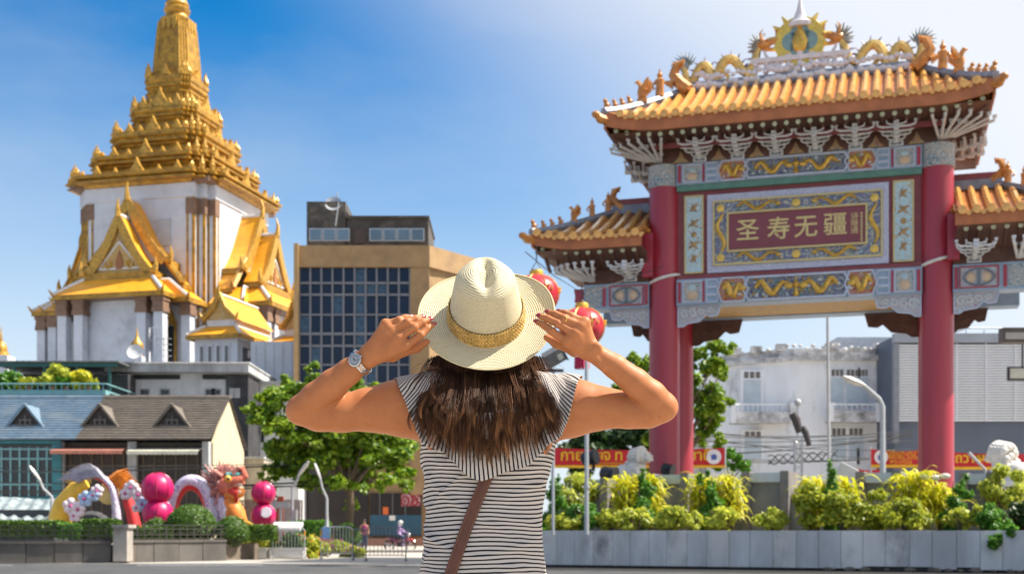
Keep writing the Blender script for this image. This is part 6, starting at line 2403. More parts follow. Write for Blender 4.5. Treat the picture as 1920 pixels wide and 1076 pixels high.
# ---------------------------------------------------------------- motorcycles
def skin_person(name, joints, edges, radii, m, parent, sub=2):
 me = bpy.data.meshes.new(name)
 me.from_pydata([Vector(j) for j in joints], edges, [])
 o = bpy.data.objects.new(name, me)
 COL.objects.link(o)
 sk = o.modifiers.new('skin', 'SKIN')
 me.skin_vertices or me.attributes
 for i, r in enumerate(radii):
  me.skin_vertices[0].data[i].radius = (r, r)
 me.skin_vertices[0].data[0].use_root = True
 ss = o.modifiers.new('sub', 'SUBSURF')
 ss.levels = ss.render_levels = sub
 dg = bpy.context.evaluated_depsgraph_get()
 m2 = bpy.data.meshes.new_from_object(o.evaluated_get(dg))
 m2.name = name
 m2.materials.clear()
 m2.materials.append(m)
 m2.polygons.foreach_set('use_smooth', [True] * len(m2.polygons))
 bpy.data.objects.remove(o)
 o2 = bpy.data.objects.new(name, m2)
 COL.objects.link(o2)
 if parent:
  o2.parent = parent
 return o2


M_tyre = mat('tyre', (.02, .02, .02), .8)
M_chrome = mat('chrome', (.6, .6, .62), .2, .9)
M_mred = mat('motorbike_red', (.55, .03, .04), .3, 0, .1, 2, coat=.5)
M_mblue = mat('scooter_blue', (.04, .16, .55), .3, 0, .1, 2, coat=.5)
M_plas = mat('black_plastic', (.025, .025, .028), .5)
M_plum = mat('plum_plastic', (.20, .04, .10), .4)


def motorbike(label, px, py, Y, rz, mbody, msec):
 o = thing('motorcycle', label, 'motorcycle', (WX(px, Y), Y, 0.0), rz)
 for x in (-.62, .62):
  w = MB()
  w.tube([(x + .27 * math.cos(a), 0, .29 + .27 * math.sin(a)) for a in [2 * math.pi * i / 20 for i in range(21)]], .045, 6)
  wh = w.build('wheel', M_tyre, o, True)
  b = MB()
  for k in range(8):
   a = math.pi * k / 4
   b.tube([(x, 0, .29), (x + .24 * math.cos(a), 0, .29 + .24 * math.sin(a))], .008, 4)
  b.lathe([(.05, -.05), (.05, .05)], (0, 0, 0), 8, M=Matrix.Translation((x, 0, .29)) @ Matrix.Rotation(R(90), 4, 'X'))
  b.build('rim', M_chrome, wh)
 b = MB()
 b.tube([(.62, 0, .56), (.60, 0, .60), (.30, 0, .62)], [.05, .07, .05], 6, flat=1.3)
 b.tube([(.84, 0, .50), (.72, 0, .60), (.56, 0, .62), (.42, 0, .55)], [.05, .075, .075, .04], 7)
 b.build('front_fender', mbody, o, True)
 b = MB()
 for s in (-.07, .07):
  b.tube([(.62, s, .29), (.46, s, .85)], .025, 6)
 b.tube([(.46, -.32, .96), (.43, -.12, .93), (.43, .12, .93), (.46, .32, .96)], .018, 6)
 b.build('fork', M_chrome, o, True)
 b = MB()
 b.tube([(.44, 0, .86), (.34, 0, .62), (.12, 0, .42), (-.1, 0, .42)], [.10, .12, .11, .08], 8, flat=.8)
 b.tube([(-.05, 0, .5), (-.35, 0, .62), (-.72, 0, .78)], [.12, .13, .06], 8)
 b.build('body', msec, o, True)
 MB().tube([(.05, 0, .68), (-.2, 0, .74), (-.62, 0, .80), (-.72, 0, .84)], [.05, .10, .10, .05], 8, flat=1.0).build('saddle', M_plas, o, True)
 MB().ball((.52, 0, .90), (.09, .11, .10), 10, 7).build('headlight', M_chrome, o, True)
 MB().tube([(-.05, -.14, .26), (-.5, -.16, .30), (-.85, -.16, .38)], [.03, .05, .055], 7).build('exhaust', M_chrome, o, True)
 b = MB().box(-.15, .2, -.13, .13, .22, .45)
 b.build('engine', M_plas, o)
 for s in (-1, 1):
  b = MB().tube([(.44, s * .28, .96), (.42, s * .34, 1.12)], .012, 5)
  b.ball((.42, s * .34, 1.15), (.02, .06, .04), 8, 5)
  b.build('mirror', M_plas, o)
 return o


mo = motorbike('red motorcycle with a rider parked by the blue shopfront', 750, 1030, 72, R(-8), M_mred, M_plum)
rd = thing('person', 'rider in a lilac jacket and white helmet astride the red motorcycle', 'person', mo.location.copy(), R(-8))
J = [(-.12, 0, .86), (-.10, 0, 1.08), (-.04, 0, 1.30), (0, 0, 1.40), (.02, 0, 1.46),
  (-.03, -.19, 1.33), (.12, -.26, 1.12), (.38, -.28, 1.00), (-.03, .19, 1.33), (.12, .26, 1.12), (.38, .28, 1.00),
  (.02, -.12, .84), (.26, -.20, .72), (.12, -.20, .36), (.26, -.2, .30), (.02, .12, .84), (.26, .20, .72), (.12, .20, .36), (.26, .2, .30)]
E = [(0, 1), (1, 2), (2, 3), (3, 4), (2, 5), (5, 6), (6, 7), (2, 8), (8, 9), (9, 10), (0, 11), (11, 12), (12, 13), (13, 14), (0, 15), (15, 16), (16, 17), (17, 18)]
skin_person('body', J, E, [.15, .14, .15, .06, .05, .075, .055, .04, .075, .055, .04, .10, .08, .055, .045, .10, .08, .055, .045], mat('lilac_jacket', (.34, .22, .42), .8, 0, .2, 6), rd)
MB().ball((.03, 0, 1.56), (.15, .14, .15), 12, 9).build('helmet', mat('helmet_white', (.62, .62, .6), .25, 0, .1, coat=.4), rd, True)
MB().ball((.10, 0, 1.54), (.10, .11, .07), 10, 7).build('visor', M_plas, rd, True)
b = MB()
for s in (-1, 1):
 b.tube([(-.05, s * .12, .84), (.24, s * .19, .735), (.13, s * .19, .38)], [.13, .10, .075], 8)
b.build('trousers', mat('navy_cloth', (.03, .04, .08), .9), rd, True)
mo2 = motorbike('blue scooter parked behind the barrier seen from the front', 668, 1030, 70, R(-70), M_mblue, M_mblue)
wk = thing('person', 'person in a plum shirt and dark trousers standing by the shop corner', 'person', (WX(683, 73), 73, 0), R(20))
J = [(0, 0, .92), (0, 0, 1.12), (0, 0, 1.36), (0, 0, 1.48), (0, 0, 1.62), (0, -.01, 1.70),
  (-.19, 0, 1.38), (-.25, 0, 1.10), (-.20, -.12, .90), (.19, 0, 1.38), (.25, 0, 1.10), (.20, -.12, .90),
  (-.09, 0, .88), (-.10, -.02, .48), (-.10, .02, .08), (-.10, -.14, .05), (.09, 0, .88), (.10, -.04, .48), (.10, .02, .08), (.10, -.14, .05)]
E = [(0, 1), (1, 2), (2, 3), (3, 4), (4, 5), (2, 6), (6, 7), (7, 8), (2, 9), (9, 10), (10, 11), (0, 12), (12, 13), (13, 14), (14, 15), (0, 16), (16, 17), (17, 18), (18, 19)]
skin_person('body', J, E, [.15, .13, .15, .055, .09, .075, .07, .05, .035, .07, .05, .035, .09, .065, .045, .04, .09, .065, .045, .04], mat('skin_far', (.34, .18, .11), .6), wk)
MB().lathe([(.165, .86), (.15, 1.08), (.20, 1.34), (.17, 1.42), (.07, 1.46)], (0, 0, 0), 14, sy=.8).build('shirt', mat('plum_cloth', (.22, .03, .09), .9, 0, .2, 8), wk, True)
b = MB()
for s in (-1, 1):
 b.tube([(s * .09, 0, .93), (s * .10, -.03, .48), (s * .10, .02, .1)], [.115, .09, .065], 10)
b.build('trousers', MATS['navy_cloth'], wk, True)
MB().ball((0, .02, 1.68), (.10, .11, .11), 10, 7).build('hair', mat('black_hair', (.01, .008, .007), .4), wk, True)
# ---------------------------------------------------------------- planter and plaza in front of the gate
PA = Vector((WX(1010, 38.8), 38.8, 0))
PB = Vector((WX(2060, 32.2), 32.2, 0))
pd = (PB - PA)
PL = pd.length
pang = math.atan2(pd.y, pd.x)
pdn = pd.normalized()
pnn = Vector((-pdn.y, pdn.x, 0))         # away from the road
PMx = Matrix.Translation(PA) @ Matrix.Rotation(pang, 4, 'Z')
PH = 1.10


def plp(px, back):
 """Point 'back' metres behind the planter face, in photo column px."""
 q = (px - CX) / FPX
 o = PA + pnn * back
 t = (q * o.y - o.x) / (pdn.x - q * pdn.y)
 return o + pdn * t


pl = thing('stone_planter', 'long low planter clad in grey stone slabs along the road in front of the gate', 'planter', PA, pang)
M_slab = mat('slab_stone', (0.54, 0.54, 0.545), 0.7, 0, 0.22, 0.9, 0.25, 18, dirt=(.36, .355, .355), dscale=1.1, damt=.7, zs=.35)
M_slab2 = mat('slab_stone_warm', (0.62, 0.60, 0.575), 0.75, 0, 0.16, 0.9, 0.25, 18, dirt=(.20, .20, .21), dscale=.8, damt=.6, zs=.5)
x = 0.0
k = 0
random.seed(12)
while x < PL - .2:
 w_ = min(random.uniform(.54, .66), PL - x)
 e = random.uniform(0, .02)
 z0 = .09 if x < PL * .6 or random.random() < .5 else .15
 MB().box(x + .006, x + w_ - .006, -e, .06, z0, PH - .004).build('stone_panel', random.choice((M_slab, M_slab, M_slab2)), pl)
 x += w_
 k += 1
MB().box(0, PL, .061, .5, 0, PH - .02).build('wall_core', mat('core_dark', (.06, .055, .05), .9), pl)
x = 0
while x < PL:
 w_ = min(2.2, PL - x)
 MB().box(x + .004, x + w_ - .004, .0, .40, PH - .003, PH + .012).build('coping_stone', M_slab2, pl)
 x += w_
b = MB()
for k in range(26):
 xx = PL * random.uniform(.55, .98)
 s = random.uniform(.06, .2)
 b.ball((xx, .0, .06), (s, .05, s * .5), 6, 4)
b.build('broken_base', mat('rubble_brown', (.15, .12, .10), .95, 0, .4, 6, .6), pl, kind='stuff')
struct(MB().box(-.0, PL, .5, 3.0, 0, PH - .06, 0, PMx).build('planting_bed', M_earth))
struct(MB().box(0, PL + 3, 3.01, 40, 0, 1.0, 0, PMx).build('gate_plaza', M_conc))
struct(MB().box(-.5, PL, -2.4, -.02, .0061, .0101, 0, PMx).build('planter_shadow_strip', mat('shadow_strip_dark', (.010, .009, .008), .95)))  # near-black strip on the road: shade below the planter painted as colour

# wall of panels between dark posts behind the shrubs
M_post = mat('grey_post', (.19, .175, .17), .7, 0, .2, 3, .3, 20)
M_panel = mat('grey_panel', (.22, .22, .215), .75, 0, .2, 2, .3, 20)
M_stl = mat('steel_lintel', (.42, .45, .47), .35, .5, .1, 3)


def wall_bay(label, p0, p1, ptop, back=3.4, opening=True):
 a, q = plp(p0, back), plp(p1, back)
 o = thing('wall_bay', label, 'wall', a, pang, 'grey wall bays behind the shrubs')
 L_ = (q - a).length
 z1 = WZ(ptop, a.y)
 for xx in (0, L_ - .26):
  MB().box(xx, xx + .26, -.12, 1.2, .9, z1).build('post', M_post, o)
 MB().box(.262, L_ - .262, .1, .3, .9, z1 - .34).build('panel', M_panel, o)
 MB().box(.263, L_ - .263, -.02, .4, z1 - .33, z1 - .04).build('steel_lintel', M_stl, o)
 return o


bays = [(1082, 1141, 897), (1213, 1292, 888), (1392, 1480, 884), (1605, 1690, 884), (1798, 1868, 886)]
labs = ['wall bay just right of the woman behind the lamp pole', 'wall bay at the foot of the left red pillar', 'wall bay midway between the two red pillars', 'wall bay behind the bent street lamp', 'wall bay right of the right red pillar']
for (a, q, t), lb in zip(bays, labs):
 wall_bay(lb, a, q, t)
lw = [(1040, 1082), (1141, 1213), (1292, 1392), (1480, 1605), (1690, 1798), (1868, 1990)]
ll = ['low stretch of grey wall nearest the woman', 'low grey wall behind the yellow plant left of the gate', 'low grey wall behind the yellow plants right of the left pillar', 'low grey wall behind the dense yellow hedge', 'low grey wall at the foot of the right red pillar', 'low grey wall at the right edge']
for (a, q), lb in zip(lw, ll):
 A_, Q_ = plp(a, 3.6), plp(q, 3.6)
 o = thing('low_wall', lb, 'wall', A_, pang)
 L_ = (Q_ - A_).length
 z1 = WZ(935, A_.y)
 MB().box(.02, L_ - .02, 0, .3, .9, z1).build('wall_panel', M_panel, o)
 MB().box(.0, L_, -.05, .35, z1 + .003, z1 + .08).build('coping', M_post, o)

# planting: leafy shrubs in the front row, strap leaved plants and conifers behind
def shrub(label, px, py_top, rpx, back, m, seed, n=1900, size=.075, zb=PH - .08, group='yellow green shrubs in the stone planter', name='planter_shrub', droop=0):
 p = plp(px, back)
 r = rpx / FPX * p.y
 h = WZ(py_top, p.y) - zb
 o = thing(name, label, 'shrub', (p.x, p.y, zb), 0, group)
 rg = np.random.default_rng(seed)
 b = MB()
 for k in range(6):
  a = rg.uniform(0, 6.28)
  b.tube([(0, 0, 0), (math.cos(a) * r * .3, math.sin(a) * r * .3, h * .4), (math.cos(a) * r * .6, math.sin(a) * r * .5, h * .75)], [.03, .02, .008], 5)
 b.build('stem', M_bark, o)
 cl = clump_set(r * .72, r * .5, h * .36, 13, r * .24, r * .42, rg, (0, 0, h * .52), .85)
 if droop:
  cl += [(rg.uniform(-.5, .5) * r, -.50, .12 - .12 * k, r * .32, .10, r * .26) for k in range(4)]
 foliage('foliage', cl, n, size, m, o, seed, 1.7, .35)
 return o


sh = [(1042, 950, 24, L_lime, 'pale shrub nearest the woman at the planter end'), (1096, 940, 40, L_grn, 'bright green shrub at the foot of the lamp pole'), (1072, 962, 28, L_lime, 'low pale shrub left of the bright green one'), (1145, 950, 30, L_lime, 'pale shrub right of the bright green one'),
   (1195, 950, 36, L_lime, 'pale shrub in front of the left red pillar'), (1262, 948, 38, L_lime, 'pale shrub right of the left pillar base'), (1300, 955, 24, L_lime, 'small pale shrub under the yellow strap plant'), (1355, 942, 42, L_lime, 'tall pale shrub below the wide yellow strap plants'), (1445, 955, 36, L_lime, 'lone pale shrub in front of the middle wall bay'),
   (1518, 900, 50, L_olive, 'left end of the tall dense yellow green shrub row'), (1580, 912, 54, L_olive, 'second tall dense shrub of the yellow green row'), (1640, 915, 50, L_olive, 'third tall dense shrub behind the bent street lamp'), (1700, 922, 54, L_olive, 'right end of the tall dense yellow green shrub row'),
   (1800, 950, 32, L_lime, 'low pale shrub below the right pillar'), (1845, 948, 34, L_olive, 'pale shrub left of the overhanging green shrub')]
for i, (px, pt, r, m, lb) in enumerate(sh):
 shrub(lb, px, pt, r, .75 + .25 * (i % 2), m, 200 + i, int(900 + 32 * r * 1.3), .082)
shrub('dark green shrub spilling over the planter edge at the right', 1868, 936, 40, .4, L_grn, 230, 2600, .085, droop=1)
shrub('dark glossy green shrub at the far right edge', 1915, 930, 34, 1.2, L_dark, 231, 2200, .085)
shrub('yellow green shrub spreading in front of the right stone lion', 1880, 868, 55, 3.0, L_lime, 232, 2600, .085, zb=1.6)
shrub('tall airy shrub with white flecks behind the woman', 1072, 872, 58, 3.0, L_lime, 233, 2600, .085, zb=1.5)
o = bpy.data.objects.get('planter_shrub.018')
rg = np.random.default_rng(5)
ow = [q for q in bpy.data.objects if q.get('label') == 'tall airy shrub with white flecks behind the woman'][0]
pts, nr = crown_points(clump_set(.8, .5, .5, 10, .25, .4, rg, (0, 0, .9)), 220, rg, .9)
V, Fq = leaf_cards(pts, nr, .07, 1.0, rg)
mesh_np('white_blossom', V, Fq, F_white, ow)


def strap_plant(label, px, py_top, rpx, back, seed, n=420, zb=1.0, m=None):
 """Clump of long arching strap leaves."""
 p = plp(px, back)
 r = rpx / FPX * p.y
 h = WZ(py_top, p.y) - zb
 o = thing('strap_leaf_plant', label, 'plant', (p.x, p.y, zb), 0, 'yellow strap leaved plants behind the shrubs')
 rg = np.random.default_rng(seed)
 S = 7
 az = rg.uniform(0, 2 * np.pi, n)
 base = np.stack([rg.normal(size=n) * r * .35, rg.normal(size=n) * r * .2, rg.uniform(.25, .85, n) * h], 1)
 L_ = rg.uniform(.45, .9, n) * max(.65, r)
 out = rg.uniform(.5, 1.1, n)
 V = np.zeros((n, S, 2, 3))
 d = np.stack([np.cos(az), np.sin(az), np.zeros(n)], 1)
 sd_ = np.stack([-np.sin(az), np.cos(az), np.zeros(n)], 1)
 up0 = rg.uniform(.6, 1.7, n)
 for s in range(S):
  t = s / (S - 1)
  pos = base + d * (L_ * out * t)[:, None] + np.array([0, 0, 1.0]) * (L_ * (up0 * t - 1.25 * t * t))[:, None]
  w = (.042 * (1 - t) ** .6 * (1 if s else .6) + .002)
  tw_ = sd_ + np.array([0, 0, .25])
  V[:, s, 0] = pos + tw_ * w
  V[:, s, 1] = pos - tw_ * w
 V[..., 2] = np.minimum(V[..., 2], h * (1.0 + .12 * rg.uniform(0, 1, n)[:, None, None]))
 idx = np.arange(n)[:, None] * (S * 2)
 Fq = np.concatenate([idx + np.array([[s * 2, s * 2 + 1, s * 2 + 3, s * 2 + 2]]) for s in range(S - 1)], 0)
 mesh_np('strap_leaf', V.reshape(-1, 3), Fq, m or L_yel, o, kind='stuff')
 b = MB()
 for k in range(5):
  a = 1.25 * k
  b.tube([(math.cos(a) * r * .1, math.sin(a) * r * .1, 0), (math.cos(a) * r * .3, math.sin(a) * r * .25, h * .7)], [.035, .02], 5)
 b.build('stem', M_bark, o)
 return o


for i, (px, pt, r, lb) in enumerate(((1175, 880, 44, 'yellow strap leaved plant left of the left red pillar'), (1222, 882, 26, 'yellow strap leaved plant in front of the left red pillar'), (1322, 882, 46, 'wide yellow strap leaved plant right of the left red pillar'), (1372, 886, 34, 'yellow strap leaved plant left of the middle wall bay'),
          (1530, 884, 40, 'yellow strap leaved plant behind the white spotlight panel'), (1585, 890, 30, 'yellow strap leaved plant above the dense shrub row'), (1715, 872, 54, 'tall yellow strap leaved plant in front of the right red pillar'), (1765, 905, 38, 'yellow strap leaved plant hanging right of the right red pillar'))):
 strap_plant(lb, px, pt, r, 2.1 + .3 * (i % 2), 300 + i, 330)


def conifer(label, px, py_top, rpx, back, seed, zb=1.0):
 p = plp(px, back)
 r = 1.3 * rpx / FPX * p.y
 h = WZ(py_top, p.y) - zb
 o = thing('conifer_shrub', label, 'shrub', (p.x, p.y, zb), 0, 'small dark conifers among the yellow plants')
 MB().tube([(0, 0, 0), (0, 0, h * .9)], [.05, .01], 6).build('stem', M_bark, o)
 rg = np.random.default_rng(seed)
 cl = [(r * rg.normal() * .30 + .025 * k * (seed % 3 - 1), r * .3 * rg.normal(), h * (.1 + .85 * k / 9), r * rg.uniform(.7, 1.35) * (1 - k / 11), r * .9 * (1 - k / 10.5), h * rg.uniform(.07, .13)) for k in range(10)]
 foliage('foliage', cl, 2200, .06, L_grn, o, seed, 2.6, .4)
 return o


for i, (px, pt, r, lb) in enumerate(((1040, 890, 20, 'slim conifer beside the woman'), (1198, 880, 24, 'leaning conifer left of the left red pillar'), (1335, 880, 20, 'conifer in the middle of the wide yellow plants'), (1560, 866, 16, 'thin conifer rising behind the white spotlight panel'), (1787, 890, 20, 'dark conifer right of the right red pillar'))):
 conifer(lb, px, pt, r, 1.6, 400 + i)

# ---------------------------------------------------------------- stone lions
M_lion = mat('lion_stone', (.70, .66, .60), .8, 0, .12, 4, .4, 18)


def lion(label, px, py_top, Y, rz, sc):
 z0 = 1.0
 h = WZ(py_top, Y) - z0
 o = thing('stone_lion', label, 'statue', (WX(px, Y), Y, z0), rz, 'stone guardian lions')
 o.scale = (sc, sc, sc)
 h /= sc
 MB().box(-.6, .6, -.9, .9, 0, h - 1.75).build('plinth', M_panel, o)
 q = h - 1.75
 b = MB()
 b.ball((0, .35, q + .55), (.42, .6, .55), 12, 8)
 b.tube([(0, .2, q + .4), (0, -.2, q + .85), (0, -.35, q + 1.15)], [.42, .42, .34], 12)
 for s in (-1, 1):
  b.tube([(s * .25, -.35, q + .85), (s * .27, -.5, q + .4), (s * .27, -.55, q + .02)], [.17, .13, .13], 8)
  b.ball((s * .27, -.62, q + .07), (.15, .2, .09), 8, 5)
  b.ball((s * .38, .35, q + .3), (.2, .42, .3), 8, 6)
 b.build('body', M_lion, o, True)
 b = MB()
 c = Vector((0, -.5, q + 1.38))
 b.ball(c, (.33, .33, .32), 12, 9)
 b.ball(c + Vector((0, -.3, -.1)), (.23, .2, .17), 10, 7)
 b.ball(c + Vector((0, -.47, 0)), (.09, .07, .06), 8, 5)
 for s in (-1, 1):
  b.ball(c + Vector((s * .14, -.29, .11)), (.07, .05, .06), 8, 5)
  b.ball(c + Vector((s * .3, -.0, .2)), (.09, .06, .12), 8, 5)
  b.ball(c + Vector((s * .13, -.4, -.14)), (.1, .09, .07), 8, 5)
 hd_ = b.build('head', M_lion, o, True)
 b = MB()
 for ring_ in range(4):
  for k in range(13):
   a = R(-30 + 20 * k)
   rr = .36 - .03 * ring_
   b.ball(c + Vector((math.cos(a) * rr, .02 + .14 * ring_, math.sin(a) * rr)), .105, 7, 5)
 for k in range(9):
  b.ball(c + Vector((.22 * math.sin(k * 2.1), .46 + .03 * k, .18 - .09 * k)), .12, 7, 5)
 b.build('curled_mane', M_lion, o, True, kind='stuff')


lion('white stone lion left of the left red pillar looking right', 1185, 840, 45, R(52), .82)
lion('white stone lion seen from behind at the right edge', 1893, 828, 41, R(200), 1.0)

# black spotlights on the plaza
def spotlight(label, px, py, Y, rz, rx_, r=.27, L_=.5):
 o = thing('spotlight', label, 'spotlight', (WX(px, Y), Y, WZ(py, Y)), rz, 'black plaza spotlights')
 MB().lathe([(r * .5, -L_ * .6), (r * .85, -L_ * .45), (r * .9, L_ * .3), (r, L_ * .4), (r, L_ * .5), (r * .85, L_ * .5)], (0, 0, 0), 14, M=Matrix.Rotation(R(90 + rx_), 4, 'X')).build('housing', M_plas, o, True)
 b = MB()
 for s in (-1, 1):
  b.box(s * r * 1.05 - .02, s * r * 1.05 + .02, -.05, .05, -r * 1.5, .06)
 b.box(-r * 1.1, r * 1.1, -.06, .06, -r * 1.6, -r * 1.5)
 b.tube([(0, 0, -r * 1.5), (0, 0, -(o.location.z - 1.0))], .045, 6)
 b.build('yoke', M_plas, o)


spotlight('upper black spotlight beside the lamp pole', 1106, 858, 43.5, R(60), -10)
spotlight('lower black spotlight left of the stone lion', 1142, 888, 42.5, R(60), 10)
spotlight('small black spotlight at the foot of the left red pillar', 1252, 880, 46.2, R(60), 15, .25, .4)
o = thing('white_flood_panel', 'tilted white square flood panel among the yellow plants', 'light', (WX(1588, 39.5), 39.5, WZ(884, 39.5)))
MB().cbox((0, 0, 0), (.62, .08, .4), 0, R(10), R(20), R(25)).build('panel', mat('panel_white', (.72, .72, .70), .4), o)
MB().tube([(0, .05, -.1), (0, .1, -1.6)], .03, 6).build('stake', M_plas, o)
for i, (px, py) in enumerate(((1733, 893), (1755, 895), (1772, 892))):
 pp = plp(px, 2.0)
 o = MB().ball((pp.x, pp.y, WZ(py, pp.y)), (.16, .1, .08), 9, 6).build('white_bloom', F_white, None, True)
 tag(o, ('left white bloom below the right red pillar', 'middle white bloom below the right red pillar', 'right white bloom below the right red pillar')[i], 'flower')

# ---------------------------------------------------------------- banners
M_ban = mat('banner_red', (.50, .018, .03), .7, 0, .1, 1)
M_bant = mat('banner_yellow', (.72, .42, .02), .7)
M_banw = mat('banner_white', (.72, .70, .72), .7)


def banner(label, px0, px1, py0, py1, Y, texts, disc, sub, dims=True):
 o = thing('street_banner', label, 'banner', (WX((px0 + px1) / 2, Y), Y, WZ((py0 + py1) / 2, Y)), 0, 'red street banners')
 hw = (WX(px1, Y) - WX(px0, Y)) / 2
 hh = (WZ(py0, Y) - WZ(py1, Y)) / 2
 b = MB()
 b.grid(lambda u, v: (-hw + 2 * hw * u, .04 * math.sin(u * 9), -hh + 2 * hh * v - .12 * math.sin(math.pi * u)), 24, 2)
 b.build('cloth', M_ban, o, True)
 b = MB()
 b.box(-hw, hw, -.06, -.05, -hh - .10, -hh + .03)
 b.build('gold_edge', M_bant, o)
 for s in (-1, 1):
  MB().tube([(s * hw, .05, hh + .1), (s * hw, .05, -WZ((py0 + py1) / 2, Y) + 1.0)], .05, 6).build('support_post', M_pole, o)
 for tx_, px, sz in texts:
  text_mesh('lettering', tx_, sz, M_bant, o, (WX(px, Y) - o.location.x, -.075, hh * .12), (R(90), 0, 0), .006, bold=.012)
 for tx_, px, dz, sz in sub:
  text_mesh('small_lettering', tx_, sz, M_bant, o, (WX(px, Y) - o.location.x, -.075, hh * dz), (R(90), 0, 0), .004)
 for px in disc:
  d = MB().lathe([(hh * .82, -.015), (hh * .82, .015)], (0, 0, 0), 22, M=Matrix.Translation((WX(px, Y) - o.location.x, -.085, 0)) @ Matrix.Rotation(R(90), 4, 'X')).build('white_disc', M_banw, o)
  MB().prism([(-.12, -.12), (.1, -.14), (.16, .05), (.02, .16), (-.14, .08)], -.115, -.102, 'y', 0, Matrix.Translation((WX(px, Y) - o.location.x, 0, -.02))).build('disc_emblem', mat('emblem_blue', (.05, .10, .36), .6), d)
 return o


banner('long red banner with yellow Thai lettering behind the left red pillar', 1035, 1360, 839, 873, 62, [('กาย', 1072, .72), ('ทย์ฯ', 1112, .6), ('จ', 1138, .72), ('ท', 1160, .72), ('วัน', 1206, .72), ('ชาติ', 1313, .72)], [1338], [('สมาคมชาวถนนเยาวราช ร่วมถวายพระพร', 1165, -.72, .2)])
banner('red banner with a white disc left of the right red pillar', 1633, 1735, 841, 872, 56, [], [1651], [('มูลนิธิและสมาคม', 1692, .45, .34), ('ถวายพระพร ขอจงทรง', 1692, -.05, .26), ('พระเจริญ', 1688, -.55, .26)])
banner('red banner with yellow Thai lettering right of the right red pillar', 1770, 2010, 846, 876, 58, [('ถวาย', 1815, .6), ('พระพร', 1862, .6)], [], [])
o = thing('red_awning_strip', 'thin sagging red strip behind the middle wall bays', 'awning', (WX(1630, 58), 58, WZ(880, 58)))
MB().grid(lambda u, v: (WX(1600 + 60 * u, 58) - o.location.x, 0, .15 * (v - .5) - .1 * math.sin(math.pi * u)), 12, 1).build('strip', M_ban, o)

# ---------------------------------------------------------------- buildings at the right
WY = 80.0
M_ww = mat('weathered_white', (.86, .87, .89), .85, 0, .06, 1, .25, 10, dirt=(.33, .32, .31), dscale=.5, damt=.4, zs=.5)
M_wgr = mat('weathered_crest', (.74, .73, .72), .85, 0, .15, 2, .4, 10, dirt=(.10, .09, .085), dscale=1.5, damt=1.0)
M_shut = mat('pale_shutter', (.52, .60, .66), .6, 0, .08, 2)
wb = thing('colonial_building', 'weathered white two storey building with shuttered windows and mouldy balconies', 'building', (WX(1520, WY), WY, 0))
ox = wb.location.x
bx = lambda p, Y=WY: WX(p, Y) - ox
def yat(p):                                # the facade turns back left of the rounded corner
 return 0 if p >= 1495 else (1495 - p) * .022
pts = [(bx(1345, WY + 3.3), 3.3), (bx(1430, WY + 1.4), 1.4), (bx(1478, WY + .35), .35), (bx(1497), .0), (bx(1690), 0), (bx(1690), 10), (bx(1345, WY + 3.3), 10)]
MB().prism(pts, 0, WZ(668, WY), 'z').build('wall', M_ww, wb)
cor = [(x - .0, y - .35) for x, y in pts[:5]] + [(pts[5][0], pts[5][1]), (pts[6][0], pts[6][1])]
MB().prism(cor, WZ(676, WY), WZ(668, WY) + .05, 'z').build('cornice', M_wgr, wb)
cor = [(x, y + .15) for x, y in pts[:5]] + [pts[5], pts[6]]
MB().prism(cor, WZ(668, WY) + .052, WZ(652, WY), 'z').build('parapet', M_wgr, wb)
b = MB()
random.seed(9)
for k in range(26):
 p = 1370 + k * 12.0
 y = yat(p) - .1
 s = random.uniform(.08, .2)
 b.ball((bx(p, WY + y), y + .2, WZ(654, WY) + random.uniform(-.05, .3)), (s, .2, s * .8), 7, 5)
for p in (1392, 1428, 1470, 1560, 1652):
 y = yat(p)
 b.box(bx(p) - .35, bx(p) + .35, y + .0, y + .5, WZ(655, WY), WZ(642, WY))
b.build('crest_ornament', M_wgr, wb)


def shutters(p0, p1, yt, ym, yb2, n):
 """Louvred transom over tall shutters."""
 y = yat((p0 + p1) / 2)
 Yq = WY + y
 f = MB().box(bx(p0, Yq), bx(p1, Yq), y - .10, y + .3, WZ(yb2, Yq), WZ(yt, Yq)).build('window', M_ww, wb)
 for k in range(n):
  a, q = p0 + (p1 - p0) * (k + .08) / n, p0 + (p1 - p0) * (k + .92) / n
  MB().box(bx(a, Yq), bx(q, Yq), y - .13, y - .101, WZ(yb2, Yq) + .05, WZ(ym, Yq)).build('shutter', M_shut, f)
  b = MB()
  m_ = 3
  for j in range(m_):
   c0, c1 = a + (q - a) * (j + .12) / m_, a + (q - a) * (j + .88) / m_
   b.box(bx(c0, Yq), bx(c1, Yq), y - .125, y - .102, WZ(ym - 3, Yq), WZ(yt + 3, Yq))
  b.build('transom_slot', mat('transom_grey', (.16, .15, .14), .7), f)


shutters(1390, 1468, 694, 712, 772, 2)
shutters(1555, 1612, 690, 708, 765, 2)
shutters(1608, 1628, 690, 708, 760, 1)
shutters(1392, 1468, 806, 822, 862, 2)
shutters(1556, 1620, 800, 820, 862, 2)
win(wb, wb, WY, 1604, 838, 1612, 872, M_dark, M_ww, .12)


